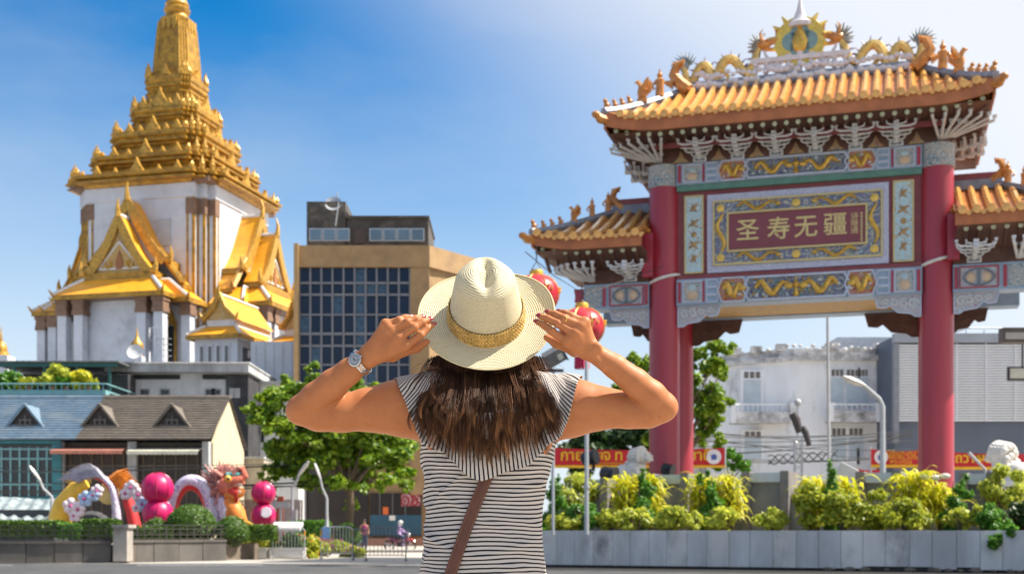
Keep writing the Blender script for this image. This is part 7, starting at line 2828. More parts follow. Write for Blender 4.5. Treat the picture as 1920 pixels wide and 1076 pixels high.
def balcony(label_name, p0, p1, ytop, yslab, ybot):
 y = yat((p0 + p1) / 2)
 Yq = WY + y
 x0_, x1_ = bx(p0, Yq), bx(p1, Yq)
 b = MB()
 b.box(x0_, x1_, y - 1.5, y + .1, WZ(ybot, Yq), WZ(ybot - 5, Yq))
 ob = b.build('balcony', M_wgr, wb)
 MB().box(x0_ + .05, x1_ - .05, y - 1.48, y - 1.3, WZ(ybot - 5, Yq) + .002, WZ(yslab, Yq)).build('balcony_wall', M_wgr, ob)
 b = MB()
 b.tube([(x0_, y - 1.4, WZ(ytop, Yq)), (x1_, y - 1.4, WZ(ytop, Yq))], .05, 6)
 k = int((x1_ - x0_) / .3)
 for i in range(k + 1):
  xx = x0_ + (x1_ - x0_) * i / k
  b.tube([(xx, y - 1.4, WZ(yslab, Yq)), (xx, y - 1.4, WZ(ytop, Yq))], .025, 5)
 for s in (x0_, x1_):
  b.box(s - .14, s + .14, y - 1.55, y - 1.25, WZ(ybot, Yq), WZ(ytop - 3, Yq))
 b.build('balustrade', M_ww, ob)


balcony('', 1368, 1476, 762, 776, 796)
balcony('', 1548, 1634, 762, 774, 794)
o = thing('side_house', 'small cream house tucked behind the tree left of the white building', 'building', (WX(1350, 88), 88, 0))
MB().box(WX(1310, 88) - o.location.x, WX(1400, 88) - o.location.x, 0, 4, 0, WZ(812, 88)).build('wall', mat('cream_far', (.44, .43, .38), .85), o)
MB().box(WX(1300, 88) - o.location.x, WX(1402, 88) - o.location.x, -.8, 4, WZ(812, 88), WZ(806, 88)).build('roof_slab', M_wgr, o)
for p in (1325, 1345):
 MB().box(WX(p, 88) - o.location.x, WX(p + 12, 88) - o.location.x, -.05, -.002, WZ(845, 88), WZ(828, 88)).build('window', M_dark, o)

LY = 76.0
lv = thing('louvre_building', 'modern grey building with a white louvred screen behind the right red pillar', 'building', (WX(1800, LY), LY, 0))
ox2 = lv.location.x
bl = lambda p: WX(p, LY) - ox2
MB().box(bl(1680), bl(2020), .4, 12, 0, WZ(628, LY)).build('wall', mat('slate_wall', (.10, .12, .16), .6, 0, .1, .6), lv)
MB().box(bl(1676), bl(2022), -.1, .398, WZ(642, LY), WZ(625, LY)).build('roof_band', mat('grey_band', (.30, .32, .36), .5, 0, .1, 1), lv)
MB().box(bl(1676), bl(1686), .0, .396, WZ(830, LY), WZ(643, LY)).build('edge_return', mat('grey_band2', (.22, .23, .26), .5), lv)
M_lou = mat('louvre_white', (.74, .75, .77), .5, .1, .06, 2)
sl = None
for i in range(29):
 zz = WZ(787 - i * 5.0, LY)
 if sl is None:
  sl = MB().box(bl(1687), bl(2020), .10, .26, -.055, .05).build('louvre_slat', M_lou, lv)
 else:
  sl2 = link_copy(sl, lv)
  sl2.location = (0, 0, zz)
  continue
 sl.location = (0, 0, zz)
MB().box(bl(1686), bl(2020), .27, .39, WZ(789, LY), WZ(642, LY)).build('louvre_backing', mat('louvre_back', (.10, .11, .13), .6), lv)
b = MB()
for p in (1740, 1795, 1850, 1905):
 b.box(bl(p) - .03, bl(p) + .03, .05, .12, WZ(788, LY), WZ(643, LY))
b.build('louvre_mullion', M_lou, lv)
b = MB()
b.tube([(bl(1790), 3, WZ(620, LY)), (bl(1845), 3, WZ(600, LY)), (bl(2000), 3, WZ(600, LY))], .05, 5)
for p in (1820, 1845, 1880, 1915):
 b.tube([(bl(p), 3, WZ(628, LY)), (bl(p), 3, WZ(603, LY))], .03, 5)
b.build('roof_railing', M_pole, lv)
o = thing('rooftop_block', 'pale rooftop plant block behind the white building crest', 'building', (WX(1630, 92), 92, 0))
MB().box(WX(1570, 92) - o.location.x, WX(1690, 92) - o.location.x, 0, 5, 0, WZ(632, 92)).build('wall', mat('pale_block', (.42, .45, .50), .7), o)
o = thing('edge_sign_box', 'brown boxed sign lamp at the right edge above the louvres', 'sign', (WX(1905, 50), 50, WZ(628, 50)))
MB().box(-.5, .8, 0, .5, -.28, .3).build('box', mat('sign_brown', (.10, .08, .07), .5), o)
MB().box(-.42, .7, -.03, -.002, -.16, .1).build('glass_face', mat('sign_face', (.40, .40, .38), .3), o)
MB().tube([(.5, .2, -.28), (.5, .2, -WZ(628, 50) + 1.0)], .07, 6).build('sign_post', M_pole, o)
o = thing('edge_floodlight', 'flat rectangular floodlight at the right edge below the boxed sign lamp', 'light', (WX(1906, 49), 49, WZ(700, 49)))
MB().box(-.32, .5, -.02, .14, -.26, .26).build('frame', M_plas, o)
MB().box(-.26, .45, -.04, -.021, -.19, .19).build('glass_face', mat('sign_face2', (.55, .55, .45), .3), o)
MB().tube([(.3, .18, .25), (.3, .18, 1.15)], .035, 6).build('bracket', M_plas, o)

# ---------------------------------------------------------------- trees behind the gate
random.seed(5)
cl = [(1200, 690, 20, 0), (1210, 730, 22, .5), (1330, 690, 24, -.5), (1350, 650, 16, 0), (1340, 730, 24, .5), (1320, 770, 28, 0), (1345, 765, 16, -.6), (1325, 805, 22, .4), (1355, 690, 12, 0), (1300, 740, 30, 1), (1260, 720, 40, 1.5), (1250, 780, 40, 1.2), (1190, 760, 22, 1), (1215, 675, 14, 0), (1310, 660, 18, .6), (1345, 640, 8, 0)]
tree('airy bright tree behind the left red pillar', 1285, 66, 960, 830, cl, 17000, .19, L_tree, 61, .16, limbs=5)
cl = [(1090, 830, 34, 0), (1130, 822, 36, .5), (1170, 815, 38, 0), (1205, 820, 36, -.4), (1150, 850, 40, .6), (1080, 860, 30, 0), (1210, 850, 34, 0), (1250, 830, 30, 0), (1120, 800, 16, 0), (1185, 795, 20, .3)]
tree('dense dark tree beyond the red banner right of the woman', 1150, 74, 980, 870, cl, 11000, .22, L_dark, 62, .2, limbs=4)
cl = [(1390, 870, 16, 0), (1370, 850, 14, .3), (1352, 866, 18, 0)]
tree('small shrubby tree in front of the cream house', 1368, 70, 985, 890, cl, 1600, .18, L_grn, 63, .1, limbs=2)

# ---------------------------------------------------------------- red silk lanterns, floodlight, poles
M_silk = mat('lantern_red', (.50, .012, .03), .38, 0, .1, 3, coat=.2)
M_lgold = mat('lantern_gold', (.68, .42, .05), .4, .2)


def silk_lantern(label, px, py, rpx, Y, hook_py):
 r = rpx / FPX * Y
 o = thing('silk_lantern', label, 'lantern', (WX(px, Y), Y, WZ(py, Y)), 0, 'red silk lanterns hanging left of the gate')
 n, m_ = 32, 12
 vs, fs = [], []
 for i in range(m_ + 1):
  ph = -1.32 + 2.64 * i / m_
  for j in range(n):
   w = 2 * math.pi * j / n
   e = 1.0 if j % 2 else .985
   vs.append((r * e * math.cos(ph) * math.cos(w), r * e * math.cos(ph) * math.sin(w), r * .86 * math.sin(ph)))
 for i in range(m_):
  for j in range(n):
   fs.append((i * n + j, i * n + (j + 1) % n, (i + 1) * n + (j + 1) % n, (i + 1) * n + j))
 MB().add(vs, fs).build('silk_globe', M_silk, o, True)
 for s in (-1, 1):
  MB().lathe([(r * .28, 0), (r * .29, .08), (r * .25, .16)], (0, 0, 0), 16, M=Matrix.Translation((0, 0, s * r * .82)) @ Matrix.Rotation(0 if s > 0 else R(180), 4, 'X')).build('gold_cap', M_lgold, o, True)
 b = MB()
 for j in range(8):
  w = 2 * math.pi * (j + .5) / 8
  b.tube([(r * 1.012 * math.cos(ph) * math.cos(w), r * 1.012 * math.cos(ph) * math.sin(w), r * .87 * math.sin(ph)) for ph in [-1.2 + 2.4 * i / 10 for i in range(11)]], .014, 4)
 for j in range(6):
  w = 2 * math.pi * j / 6
  for d in (-.16, 0, .16):
   b.ball((r * 1.0 * math.cos(w + d), r * 1.0 * math.sin(w + d), r * .12 * (1 if d else 2.2)), (r * .055, r * .055, r * .075), 6, 4)
 b.build('gold_pattern', M_lgold, o)
 b = MB()
 for j in range(14):
  w = 2 * math.pi * j / 14
  b.tube([(r * .26 * math.cos(w), r * .26 * math.sin(w), -r * .95), (r * .28 * math.cos(w), r * .28 * math.sin(w), -r * 1.75)], .035, 4)
 b.build('tassel', mat('tassel_pink', (.55, .03, .10), .8), o)
 b = MB()
 hz = WZ(hook_py, Y) - o.location.z
 b.tube([(-r * .3, 0, r * .9), (0, 0, hz), (r * .3, 0, r * .9)], .02, 5)
 b.tube([(0, 0, hz), (0, 0, hz + .5)], .02, 5)
 b.build('wire_hanger', M_plas, o)


silk_lantern('higher red silk lantern partly hidden by the hat brim', 1006, 552, 44, 41, 490)
silk_lantern('lower red silk lantern behind her raised right hand', 1091, 614, 44, 40, 563)
lp0, lp1 = P(985, 472, 41), P(1096, 552, 40)
o = MB().tube([lp0, (lp0 + lp1) / 2 - Vector((0, 0, .1)), lp1, lp1 + Vector((3.2, 6.5, 2.2))], .016, 5).build('lantern_wire', M_plas)
tag(o, 'thin black wire from which the two red silk lanterns hang', 'wire')
o = thing('lantern_pole', 'tall pole carrying the floodlight just right of her hair', 'pole', (WX(1037, 37), 37, 1.0))
zf = WZ(668, 37)
MB().tube([(0, 0, 0), (0, 0, zf - 1.45)], .045, 8).build('pole', M_pole, o)
MB().box(-.3, .3, -.05, .05, zf - 1.45, zf - 1.37).build('crossbar', M_plas, o)
f = thing('floodlight', 'tilted grey floodlight with visor just right of her hair', 'floodlight', (WX(1040, 37), 37, zf), R(0))
Mr = Matrix.Rotation(R(-30), 4, 'Y') @ Matrix.Rotation(R(25), 4, 'X')
b = MB().box(-.3, .26, -.18, .22, -.2, .2, 0, Mr)
b.box(-.36, -.301, -.12, .16, -.14, .14, 0, Mr)
b.build('housing', mat('flood_grey', (.16, .16, .165), .45, .3, .2, 6), f)
MB().box(.262, .30, -.2, .24, -.24, .24, 0, Mr).build('glass_rim', M_plas, f)
MB().box(.05, .2, -.185, -.181, -.12, .06, 0, Mr).build('label_plate', mat('plate_pale', (.5, .5, .45), .5), f)
MB().tube([(-.2, 0, -.05), (-.16, 0, -.35), (0, 0, -.4), (.0, 0, -.46)], .04, 6).build('yoke', M_plas, f)

o = thing('thin_pole', 'slim grey pole rising between shrubs just right of the woman', 'pole', (WX(1100, 37.5), 37.5, 1.0))
MB().tube([(0, 0, 0), (0, 0, WZ(915, 37.5) - 1.0), (0, 0, WZ(620, 37.5) - 1.0)], [.07, .062, .055], 8).build('pole', M_pole, o, True)
MB().lathe([(.09, 0), (.09, .1)], (0, 0, WZ(912, 37.5) - 1.05), 10).build('collar', M_pole, o)
o = thing('thin_pole', 'very tall thin pole seen through the middle of the gate', 'pole', (WX(1557, 60), 60, 1.0))
MB().tube([(0, 0, 0), (-.06, 0, 3), (-.14, 0, WZ(575, 60) - 1.0)], [.11, .09, .06], 8).build('pole', M_pole, o, True)
sl_ = street_lamp('bent street lamp in front of the white building and gate', 1655, 925, 735, 1604, 722, 41.0, .085, -1)
# stage lights on a little truss
o = thing('truss_light', 'pair of dark moving stage lights on a short truss below the white building', 'stage light', (WX(1497, 42), 42, 1.0))
z = lambda p: WZ(p, 42) - 1.0
b = MB()
for s in (-.12, .12):
 for t in (-.08, .08):
  b.tube([(s, t, 0), (s, t, z(822))], .02, 5)
k = 0
zz = 0.1
while zz < z(826):
 b.tube([(-.12, -.08, zz), (.12, -.08, zz + .2)], .012, 4)
 b.tube([(-.12, .08, zz + .2), (.12, .08, zz)], .012, 4)
 zz += .2
b.build('truss', mat('truss_alu', (.5, .5, .5), .4, .6), o)
for x_, pa in ((-.10, 775), (.22, 800)):
 s = .15 if x_ < 0 else .11
 MB().tube([(x_ - .12, -.1, z(pa)), (x_, -.1, z(pa + 12)), (x_ + .12, -.1, z(pa + 36))], [s * .9, s, s * .75], 10).build('light_head', mat('stage_black', (.06, .05, .05), .5), o, True)
MB().tube([(.0, .1, z(822)), (.0, .1, z(758))], .02, 5).build('bulb_rod', M_pole, o)
MB().ball((0, .1, z(754)), .12, 12, 8).build('globe', mat('globe_grey', (.45, .45, .45), .3), o, True)
o = thing('leaning_strut', 'grey strut leaning before the red banner at the right', 'strut', (WX(1832, 43), 43, 1.0))
MB().tube([(-.28, 0, WZ(848, 43) - 1), (.28, 0, WZ(880, 43) - 1), (.28, .1, 0)], [.06, .05, .05], 7).build('strut', mat('strut_grey', (.35, .36, .37), .5), o)
# bundled utility wires in front of the white building
rgw = random.Random(4)
for i in range(11):
 pts = []
 ya, yb2 = rgw.uniform(800, 866), rgw.uniform(800, 868)
 for k in range(11):
  t = k / 10
  pts.append(P(1290 + 420 * t, ya + (yb2 - ya) * t + 34 * t * (1 - t), 74 + .08 * i))
 o = MB().tube(pts, .022, 4).build('utility_wire', M_cable)
 tag(o, 'thin utility wire in the sagging bundle before the white building', 'wire', 'utility wires before the white building')
o = MB()
for i in range(3):
 o.tube([P(1440 + 130 * t, 862 + 9 * math.sin(t * 17 + i * 2) - 8 * t, 73.5) for t in [k / 40 for k in range(41)]], .035, 5)
o = o.build('cable_coil', M_cable)
tag(o, 'tangled black cable coils slung below the white building balconies', 'cable')
# ---------------------------------------------------------------- the woman: one continuous body from a distance field
HYc = 3.2                                        # her distance


def W(px, py, Y=HYc):
 return np.array([(px - CX) / FPX * Y, Y, EYE + (HY - py) / FPX * Y])


def smin(a, b, k):
 h = np.clip(.5 + .5 * (b - a) / k, 0, 1)
 return b + (a - b) * h - k * h * (1 - h)


class Field:
 def __init__(self, xs, ys, zs):
  self.xs, self.ys, self.zs = xs, ys, zs
  self.d = np.full((len(xs), len(ys), len(zs)), 0.2, np.float32)

 def block(self, lo, hi):
  i0, i1 = np.searchsorted(self.xs, lo[0]), np.searchsorted(self.xs, hi[0])
  j0, j1 = np.searchsorted(self.ys, lo[1]), np.searchsorted(self.ys, hi[1])
  k0, k1 = np.searchsorted(self.zs, lo[2]), np.searchsorted(self.zs, hi[2])
  return (slice(i0, i1), slice(j0, j1), slice(k0, k1))

 def put(self, fn, lo, hi, k, m=.06):
  s = self.block(np.array(lo) - m, np.array(hi) + m)
  X, Y, Z = self.xs[s[0]][:, None, None], self.ys[s[1]][None, :, None], self.zs[s[2]][None, None, :]
  v = fn(X, Y, Z).astype(np.float32)
  if v.size:
   self.d[s] = smin(self.d[s], v, k) if k > 0 else np.minimum(self.d[s], v)

 def cap(self, a, b, ra, rb, k=.02, flat=None):
  """Tapered capsule; flat=(axis, factor) squeezes it along a unit axis."""
  a, b = np.array(a, float), np.array(b, float)
  ab = b - a
  L2 = ab @ ab
  def fn(X, Y, Z):
   px, py, pz = X - a[0], Y - a[1], Z - a[2]
   t = np.clip((px * ab[0] + py * ab[1] + pz * ab[2]) / L2, 0, 1)
   qx, qy, qz = px - ab[0] * t, py - ab[1] * t, pz - ab[2] * t
   d2 = qx * qx + qy * qy + qz * qz
   if flat is not None:
    ax, f = flat
    pr = qx * ax[0] + qy * ax[1] + qz * ax[2]
    d2 = d2 + pr * pr * (f * f - 1)
   return np.sqrt(d2) - (ra + (rb - ra) * t)
  r = max(ra, rb)
  self.put(fn, np.minimum(a, b) - r, np.maximum(a, b) + r, k)

 def chain(self, pts, rr, k=.02, flat=None):
  for i in range(len(pts) - 1):
   self.cap(pts[i], pts[i + 1], rr[i], rr[i + 1], k, flat)

 def ell(self, c, r, k=.02):
  c = np.array(c, float)
  def fn(X, Y, Z):
   q = np.sqrt(((X - c[0]) / r[0]) ** 2 + ((Y - c[1]) / r[1]) ** 2 + ((Z - c[2]) / r[2]) ** 2)
   return (q - 1) * min(r)
  self.put(fn, c - np.array(r), c + np.array(r), k)

 def mesh(self):
  """Surface nets."""
  d = self.d
  ins = d < 0
  c = [ins[a:ins.shape[0] - 1 + a, b:ins.shape[1] - 1 + b, e:ins.shape[2] - 1 + e] for a in (0, 1) for b in (0, 1) for e in (0, 1)]
  anyi = c[0].copy()
  alli = c[0].copy()
  for q in c[1:]:
   anyi |= q
   alli &= q
  act = anyi & ~alli
  I, J, K = np.nonzero(act)
  vid = np.full(act.shape, -1, np.int32)
  vid[I, J, K] = np.arange(len(I))
  acc = np.zeros((len(I), 3))
  cnt = np.zeros(len(I))
  offs = [(0, 0, 0), (1, 0, 0), (0, 1, 0), (1, 1, 0), (0, 0, 1), (1, 0, 1), (0, 1, 1), (1, 1, 1)]
  for a in range(8):
   for ax in range(3):
    if offs[a][ax]:
     continue
    o2 = list(offs[a])
    o2[ax] = 1
    da = d[I + offs[a][0], J + offs[a][1], K + offs[a][2]]
    db = d[I + o2[0], J + o2[1], K + o2[2]]
    m = (da < 0) != (db < 0)
    t = np.where(m, da / (da - db + 1e-12), 0)
    p = np.array(offs[a], float)[None, :].repeat(len(I), 0)
    p[:, ax] += t
    acc[m] += p[m]
    cnt[m] += 1
  p = acc / np.maximum(cnt, 1)[:, None]
  def co(arr, i, f):
   return arr[i] + (arr[np.minimum(i + 1, len(arr) - 1)] - arr[i]) * f
  V = np.stack([co(self.xs, I, p[:, 0]), co(self.ys, J, p[:, 1]), co(self.zs, K, p[:, 2])], 1)
  Q = []
  # x edges
  s = ins[:-1, 1:-1, 1:-1] != ins[1:, 1:-1, 1:-1]
  i, j, k = np.nonzero(s)
  j += 1
  k += 1
  q = np.stack([vid[i, j - 1, k - 1], vid[i, j, k - 1], vid[i, j, k], vid[i, j - 1, k]], 1)
  f = ins[i, j, k]
  q[~f] = q[~f][:, ::-1]
  Q.append(q)
  s = ins[1:-1, :-1, 1:-1] != ins[1:-1, 1:, 1:-1]
  i, j, k = np.nonzero(s)
  i += 1
  k += 1
  q = np.stack([vid[i - 1, j, k - 1], vid[i - 1, j, k], vid[i, j, k], vid[i, j, k - 1]], 1)
  f = ins[i, j, k]
  q[~f] = q[~f][:, ::-1]
  Q.append(q)
  s = ins[1:-1, 1:-1, :-1] != ins[1:-1, 1:-1, 1:]
  i, j, k = np.nonzero(s)
  i += 1
  j += 1
  q = np.stack([vid[i - 1, j - 1, k], vid[i, j - 1, k], vid[i, j, k], vid[i - 1, j, k]], 1)
  f = ins[i, j, k]
  q[~f] = q[~f][:, ::-1]
  Q.append(q)
  Q = np.concatenate(Q)
  Q = Q[(Q >= 0).all(1)]
  # two relaxation passes towards neighbours
  for _ in range(2):
   S = np.zeros_like(V)
   n_ = np.zeros(len(V))
   for e in range(4):
    a, b = Q[:, e], Q[:, (e + 1) % 4]
    np.add.at(S, a, V[b])
    np.add.at(n_, a, 1)
    np.add.at(S, b, V[a])
    np.add.at(n_, b, 1)
   V = V * .45 + .55 * S / np.maximum(n_, 1)[:, None]
  return V, Q


person = thing('person', 'woman seen from behind in a striped ruffled dress holding her straw hat with both hands', 'person', (0, 0, 0))
SK = 1.0
# torso outline: photo row, left column, right column, half depth, centre distance
TOR = [(1900, 815, 1000, .075, 3.23), (1500, 800, 1018, .105, 3.22), (1330, 760, 1056, .125, 3.215), (1240, 764, 1052, .128, 3.21), (1150, 782, 1034, .118, 3.215), (1076, 794, 1020, .106, 3.222), (1000, 800, 1012, .098, 3.228), (950, 802, 1014, .096, 3.23), (900, 799, 1022, .098, 3.23), (850, 797, 1032, .102, 3.228), (805, 795, 1041, .106, 3.226), (775, 800, 1038, .102, 3.228), (745, 818, 1020, .085, 3.232), (722, 845, 985, .062, 3.236), (705, 868, 955, .05, 3.24)]
tz_ = np.array([W(960, r[0])[2] for r in TOR])
th = np.array([(r[2] - r[1]) / 2 / FPX * HYc for r in TOR])
tcx = np.array([((r[1] + r[2]) / 2 - CX) / FPX * HYc for r in TOR])
tdp = np.array([r[3] for r in TOR])
tcy = np.array([r[4] for r in TOR])
_o = np.argsort(tz_)
tz_, th, tcx, tdp, tcy = tz_[_o], th[_o], tcx[_o], tdp[_o], tcy[_o]


def tor(z):
 return np.interp(z, tz_, th), np.interp(z, tz_, tdp), np.interp(z, tz_, tcx), np.interp(z, tz_, tcy)


fine = .0023
xs = np.concatenate([np.arange(-.62, .46, fine)])
ys = np.arange(3.00, 3.42, fine * 1.25)
zs = np.concatenate([np.arange(-.02, .95, .009), np.arange(.95, 1.80, fine)])
FD = Field(xs, ys, zs)


def torso_fn(X, Y, Z):
 hx, hy, cx_, cy_ = [np.interp(Z.ravel(), tz_, q).reshape(Z.shape) for q in (th, tdp, tcx, tcy)]
 e = 2.3
 q = (np.abs((X - cx_) / hx) ** e + np.abs((Y - cy_) / hy) ** e) ** (1 / e)
 d = (q - 1) * np.minimum(hx, hy)
 groove = .006 * np.exp(-((X - cx_) / .018) ** 2) * (Y < cy_)
 return np.maximum(d + groove, np.maximum(Z - tz_[-1] - .0, tz_[0] + .42 - Z))


FD.put(torso_fn, (-.36, 3.06, .5), (.30, 3.38, 1.5), 0, .0)
# neck and head (tilted back, under the hat)
FD.chain([W(911, 720, 3.235), W(912, 672, 3.25)], [.058, .052], .03)
HC = W(912, 612, 3.262)
FD.ell(HC, (.074, .092, .10), .02)
FD.ell(HC + np.array([0, .045, -.03]), (.055, .055, .07), .02)
FD.ell(HC + np.array([0, .100, .005]), (.012, .018, .022), .012)
for s in (-1, 1):
 FD.ell(HC + np.array([s * .075, .01, -.01]), (.008, .02, .03), .008)
 FD.ell(HC + np.array([s * .03, .088, .02]), (.014, .01, .008), .008)
FD.ell(HC + np.array([0, .094, -.035]), (.024, .01, .008), .008)
# shoulders
FD.chain([W(850, 738, 3.23), W(800, 752, 3.225), W(762, 758, 3.222)], [.05, .058, .061], .03)
FD.chain([W(975, 738, 3.23), W(1030, 752, 3.225), W(1068, 758, 3.222)], [.05, .058, .061], .03)
# shoulder blades and side of the rib cage under the arms
FD.ell(W(845, 800, 3.162), (.06, .022, .07), .03)
FD.ell(W(990, 800, 3.162), (.06, .022, .07), .03)
# left arm (her left, photo left)
FD.chain([W(768, 758, 3.222), W(735, 762, 3.22), W(690, 768, 3.215), W(640, 774, 3.205), W(598, 775, 3.195), W(570, 770, 3.185)], [.061, .058, .0505, .0445, .0405, .036], .022)
FD.chain([W(806, 796, 3.232), W(762, 784, 3.226), W(720, 778, 3.22)], [.045, .042, .04], .025)
FD.ell(W(556, 769, 3.18), (.024, .026, .026), .025)
FD.chain([W(571, 763, 3.178), W(593, 745, 3.165), W(625, 720, 3.15), W(655, 696, 3.135), W(688, 671, 3.122)], [.036, .0375, .0365, .031, .0255], .008)
# right arm
FD.chain([W(1068, 758, 3.222), W(1095, 761, 3.22), W(1135, 765, 3.215), W(1180, 769, 3.205), W(1215, 770, 3.195), W(1238, 766, 3.185)], [.061, .056, .0475, .042, .039, .035], .022)
FD.chain([W(1028, 796, 3.232), W(1070, 784, 3.226), W(1110, 776, 3.22)], [.045, .042, .038], .025)
FD.ell(W(1252, 762, 3.18), (.023, .025, .025), .025)
FD.chain([W(1239, 757, 3.178), W(1221, 741, 3.165), W(1190, 716, 3.15), W(1153, 687, 3.135), W(1107, 657, 3.122)], [.035, .0365, .0345, .029, .0235], .008)


# hands: palm fan of capsules, four fingers of three bones each, thumb under the brim
def hand(wrist, knuck, pip, tip, side):
 yw = 3.115
 Wk = W(*wrist, yw)
 dep_k = [3.092, 3.088, 3.090, 3.096]
 Kp = [W(*k, d) for k, d in zip(knuck, dep_k)]
 ax = np.array([.12 * side, 1.0, .1])
 ax /= np.linalg.norm(ax)
 for i, k in enumerate(Kp):
  w0 = Wk + (k - Wk) * .02 + np.array([0, 0, (1.5 - i) * -.004])
  FD.cap(w0, k, .0195, .0125, .014, (ax, 1.25))
 FD.cap(Kp[0], Kp[3], .0105, .0095, .010)
 FD.cap((Wk * .45 + Kp[0] * .55), Kp[1], .018, .012, .014)
 R0 = [.0098, .0102, .0098, .0086]
 out = []
 for i in range(4):
  pi = W(*pip[i], dep_k[i] - .004)
  tp = W(*tip[i], dep_k[i] + .016)
  di = pi * .45 + tp * .55 + np.array([0, -.003, 0.002])
  FD.cap(Kp[i], pi, R0[i] * 1.06, R0[i], .005)
  FD.cap(pi, di, R0[i], R0[i] * .88, .002)
  FD.cap(di, tp, R0[i] * .88, R0[i] * .68, .002)
  FD.ell(Kp[i] + np.array([0, -.0065, 0]), (.0095, .008, .0095), .008)
  FD.ell(pi + np.array([0, -.003, 0]), (R0[i] * 1.0, R0[i] * .9, R0[i] * 1.0), .003)
  out.append((di, tp, R0[i]))
 # thumb leaves the side of the palm near the wrist, passes beneath the brim
 tb = Wk * .7 + Kp[0] * .3 + np.array([0, .012, -.006])
 t1 = Wk * .42 + Kp[0] * .58 + np.array([side * .0, .038, -.010])
 t2 = Kp[0] + np.array([side * .022, .055, .004])
 t3 = Kp[0] + np.array([side * .046, .058, .018])
 FD.chain([tb, t1, t2, t3], [.017, .0135, .0115, .0085], .010)
 return out


HL = hand((694, 666), [(761, 648), (746, 633), (733, 619), (723, 608)], [(789, 628), (777, 614), (764, 604), (748, 600)], [(812, 609), (805, 599), (791, 594.5), (770, 594)], 1)
HR = hand((1103, 654), [(1062, 640), (1079, 626), (1090, 612), (1097, 604)], [(1034, 621), (1047, 607), (1058, 597), (1071, 592)], [(1007.5, 604), (1013, 593), (1028, 585.5), (1049, 584)], -1)
# ulna bump and tendons at the right wrist
FD.ell(W(1120, 650, 3.098), (.011, .008, .011), .010)
FD.cap(W(1108, 662, 3.1), W(1130, 690, 3.112), .006, .006, .012)
# legs below the hem (out of frame)
for s in (-1, 1):
 xh = (905 - CX) / FPX * HYc + s * .095
 FD.chain([(xh, 3.215, .80), (xh + s * .01, 3.21, .46), (xh + s * .005, 3.23, .25), (xh, 3.24, .08)], [.085, .055, .052, .038], .02)
 FD.chain([(xh, 3.255, .04), (xh + s * .015, 3.36, .03)], [.036, .03], .02)
V, Q = FD.mesh()
del FD


def skin_material():
 m, nt, b = _new('skin')
 N, L = nt.nodes, nt.links
 tc = N.new('ShaderNodeTexCoord')
 n1 = N.new('ShaderNodeTexNoise')
 n1.inputs['Scale'].default_value = 22
 n1.inputs['Detail'].default_value = 9
 n1.inputs['Roughness'].default_value = .7
 L.new(tc.outputs['Object'], n1.inputs['Vector'])
 mx = N.new('ShaderNodeMix')
 mx.data_type = 'RGBA'
 mx.inputs[6].default_value = (.33, .108, .036, 1)
 mx.inputs[7].default_value = (.52, .205, .080, 1)
 L.new(n1.outputs[0], mx.inputs[0])
 vo = N.new('ShaderNodeTexVoronoi')
 vo.inputs['Scale'].default_value = 17
 vo.inputs['Randomness'].default_value = 1.0
 L.new(tc.outputs['Object'], vo.inputs['Vector'])
 lt = N.new('ShaderNodeMapRange')
 lt.inputs['From Min'].default_value = .035
 lt.inputs['From Max'].default_value = .06
 lt.inputs['To Min'].default_value = .75
 lt.inputs['To Max'].default_value = 0
 L.new(vo.outputs['Distance'], lt.inputs[0])
 m2 = N.new('ShaderNodeMix')
 m2.data_type = 'RGBA'
 m2.inputs[7].default_value = (.20, .085, .045, 1)
 L.new(lt.outputs[0], m2.inputs[0])
 L.new(mx.outputs[2], m2.inputs[6])
 L.new(m2.outputs[2], b.inputs['Base Color'])
 b.inputs['Roughness'].default_value = .54
 b.inputs['Specular IOR Level'].default_value = .32
 b.inputs['Subsurface Weight'].default_value = .10
 b.inputs['Subsurface Radius'].default_value = (.6, .22, .1)
 b.inputs['Subsurface Scale'].default_value = .018
 n2 = N.new('ShaderNodeTexNoise')
 n2.inputs['Scale'].default_value = 260
 n2.inputs['Detail'].default_value = 3
 L.new(tc.outputs['Object'], n2.inputs['Vector'])
 bp = N.new('ShaderNodeBump')
 bp.inputs['Strength'].default_value = .3
 bp.inputs['Distance'].default_value = .001
 L.new(n2.outputs[0], bp.inputs['Height'])
 L.new(bp.outputs[0], b.inputs['Normal'])
 return m


body = mesh_np('body', V, Q, skin_material(), person, True)

# fingernails
M_nail = mat('nail_varnish', (.30, .025, .02), .22, 0, .05, 10, coat=.6)
me_n = None
for hh in (HL, HR):
 for di, tp, r in hh:
  d = Vector(tp - di).normalized()
  zax = Vector((0, -1, .25))
  zax = (zax - d * zax.dot(d)).normalized()
  yax = zax.cross(d)
  if me_n is None:
   b = MB()
   b.ball((0, 0, 0), (1, .72, .34), 12, 8)
   nl = b.build('fingernail', M_nail, person, True)
   me_n = nl.data
  else:
   nl = bpy.data.objects.new('fingernail', me_n)
   COL.objects.link(nl)
   nl.parent = person
  M = Matrix((d, yax, zax)).transposed().to_4x4()
  pos = Vector(tp) + zax * r * .42 + d * .0015
  nl.matrix_local = Matrix.Translation(pos) @ M @ Matrix.Diagonal((r * .95, r * .9, r * .8, 1))

# ring
k0, p0 = W(1090, 612, 3.09), W(1058, 597, 3.086)
c = Vector(k0 * .12 + p0 * .88)
d = Vector(p0 - k0).normalized()
b = MB()
u = d.orthogonal().normalized()
v_ = d.cross(u)
b.tube([c + (u * math.cos(a) + v_ * math.sin(a)) * .0112 for a in [2 * math.pi * i / 20 for i in range(21)]], .0014, 6)
b.ball(c + Vector((0, -.0122, .002)), .0026, 8, 6)
b.build('ring', mat('ring_gold', (.75, .5, .15), .2, .9), person, True)

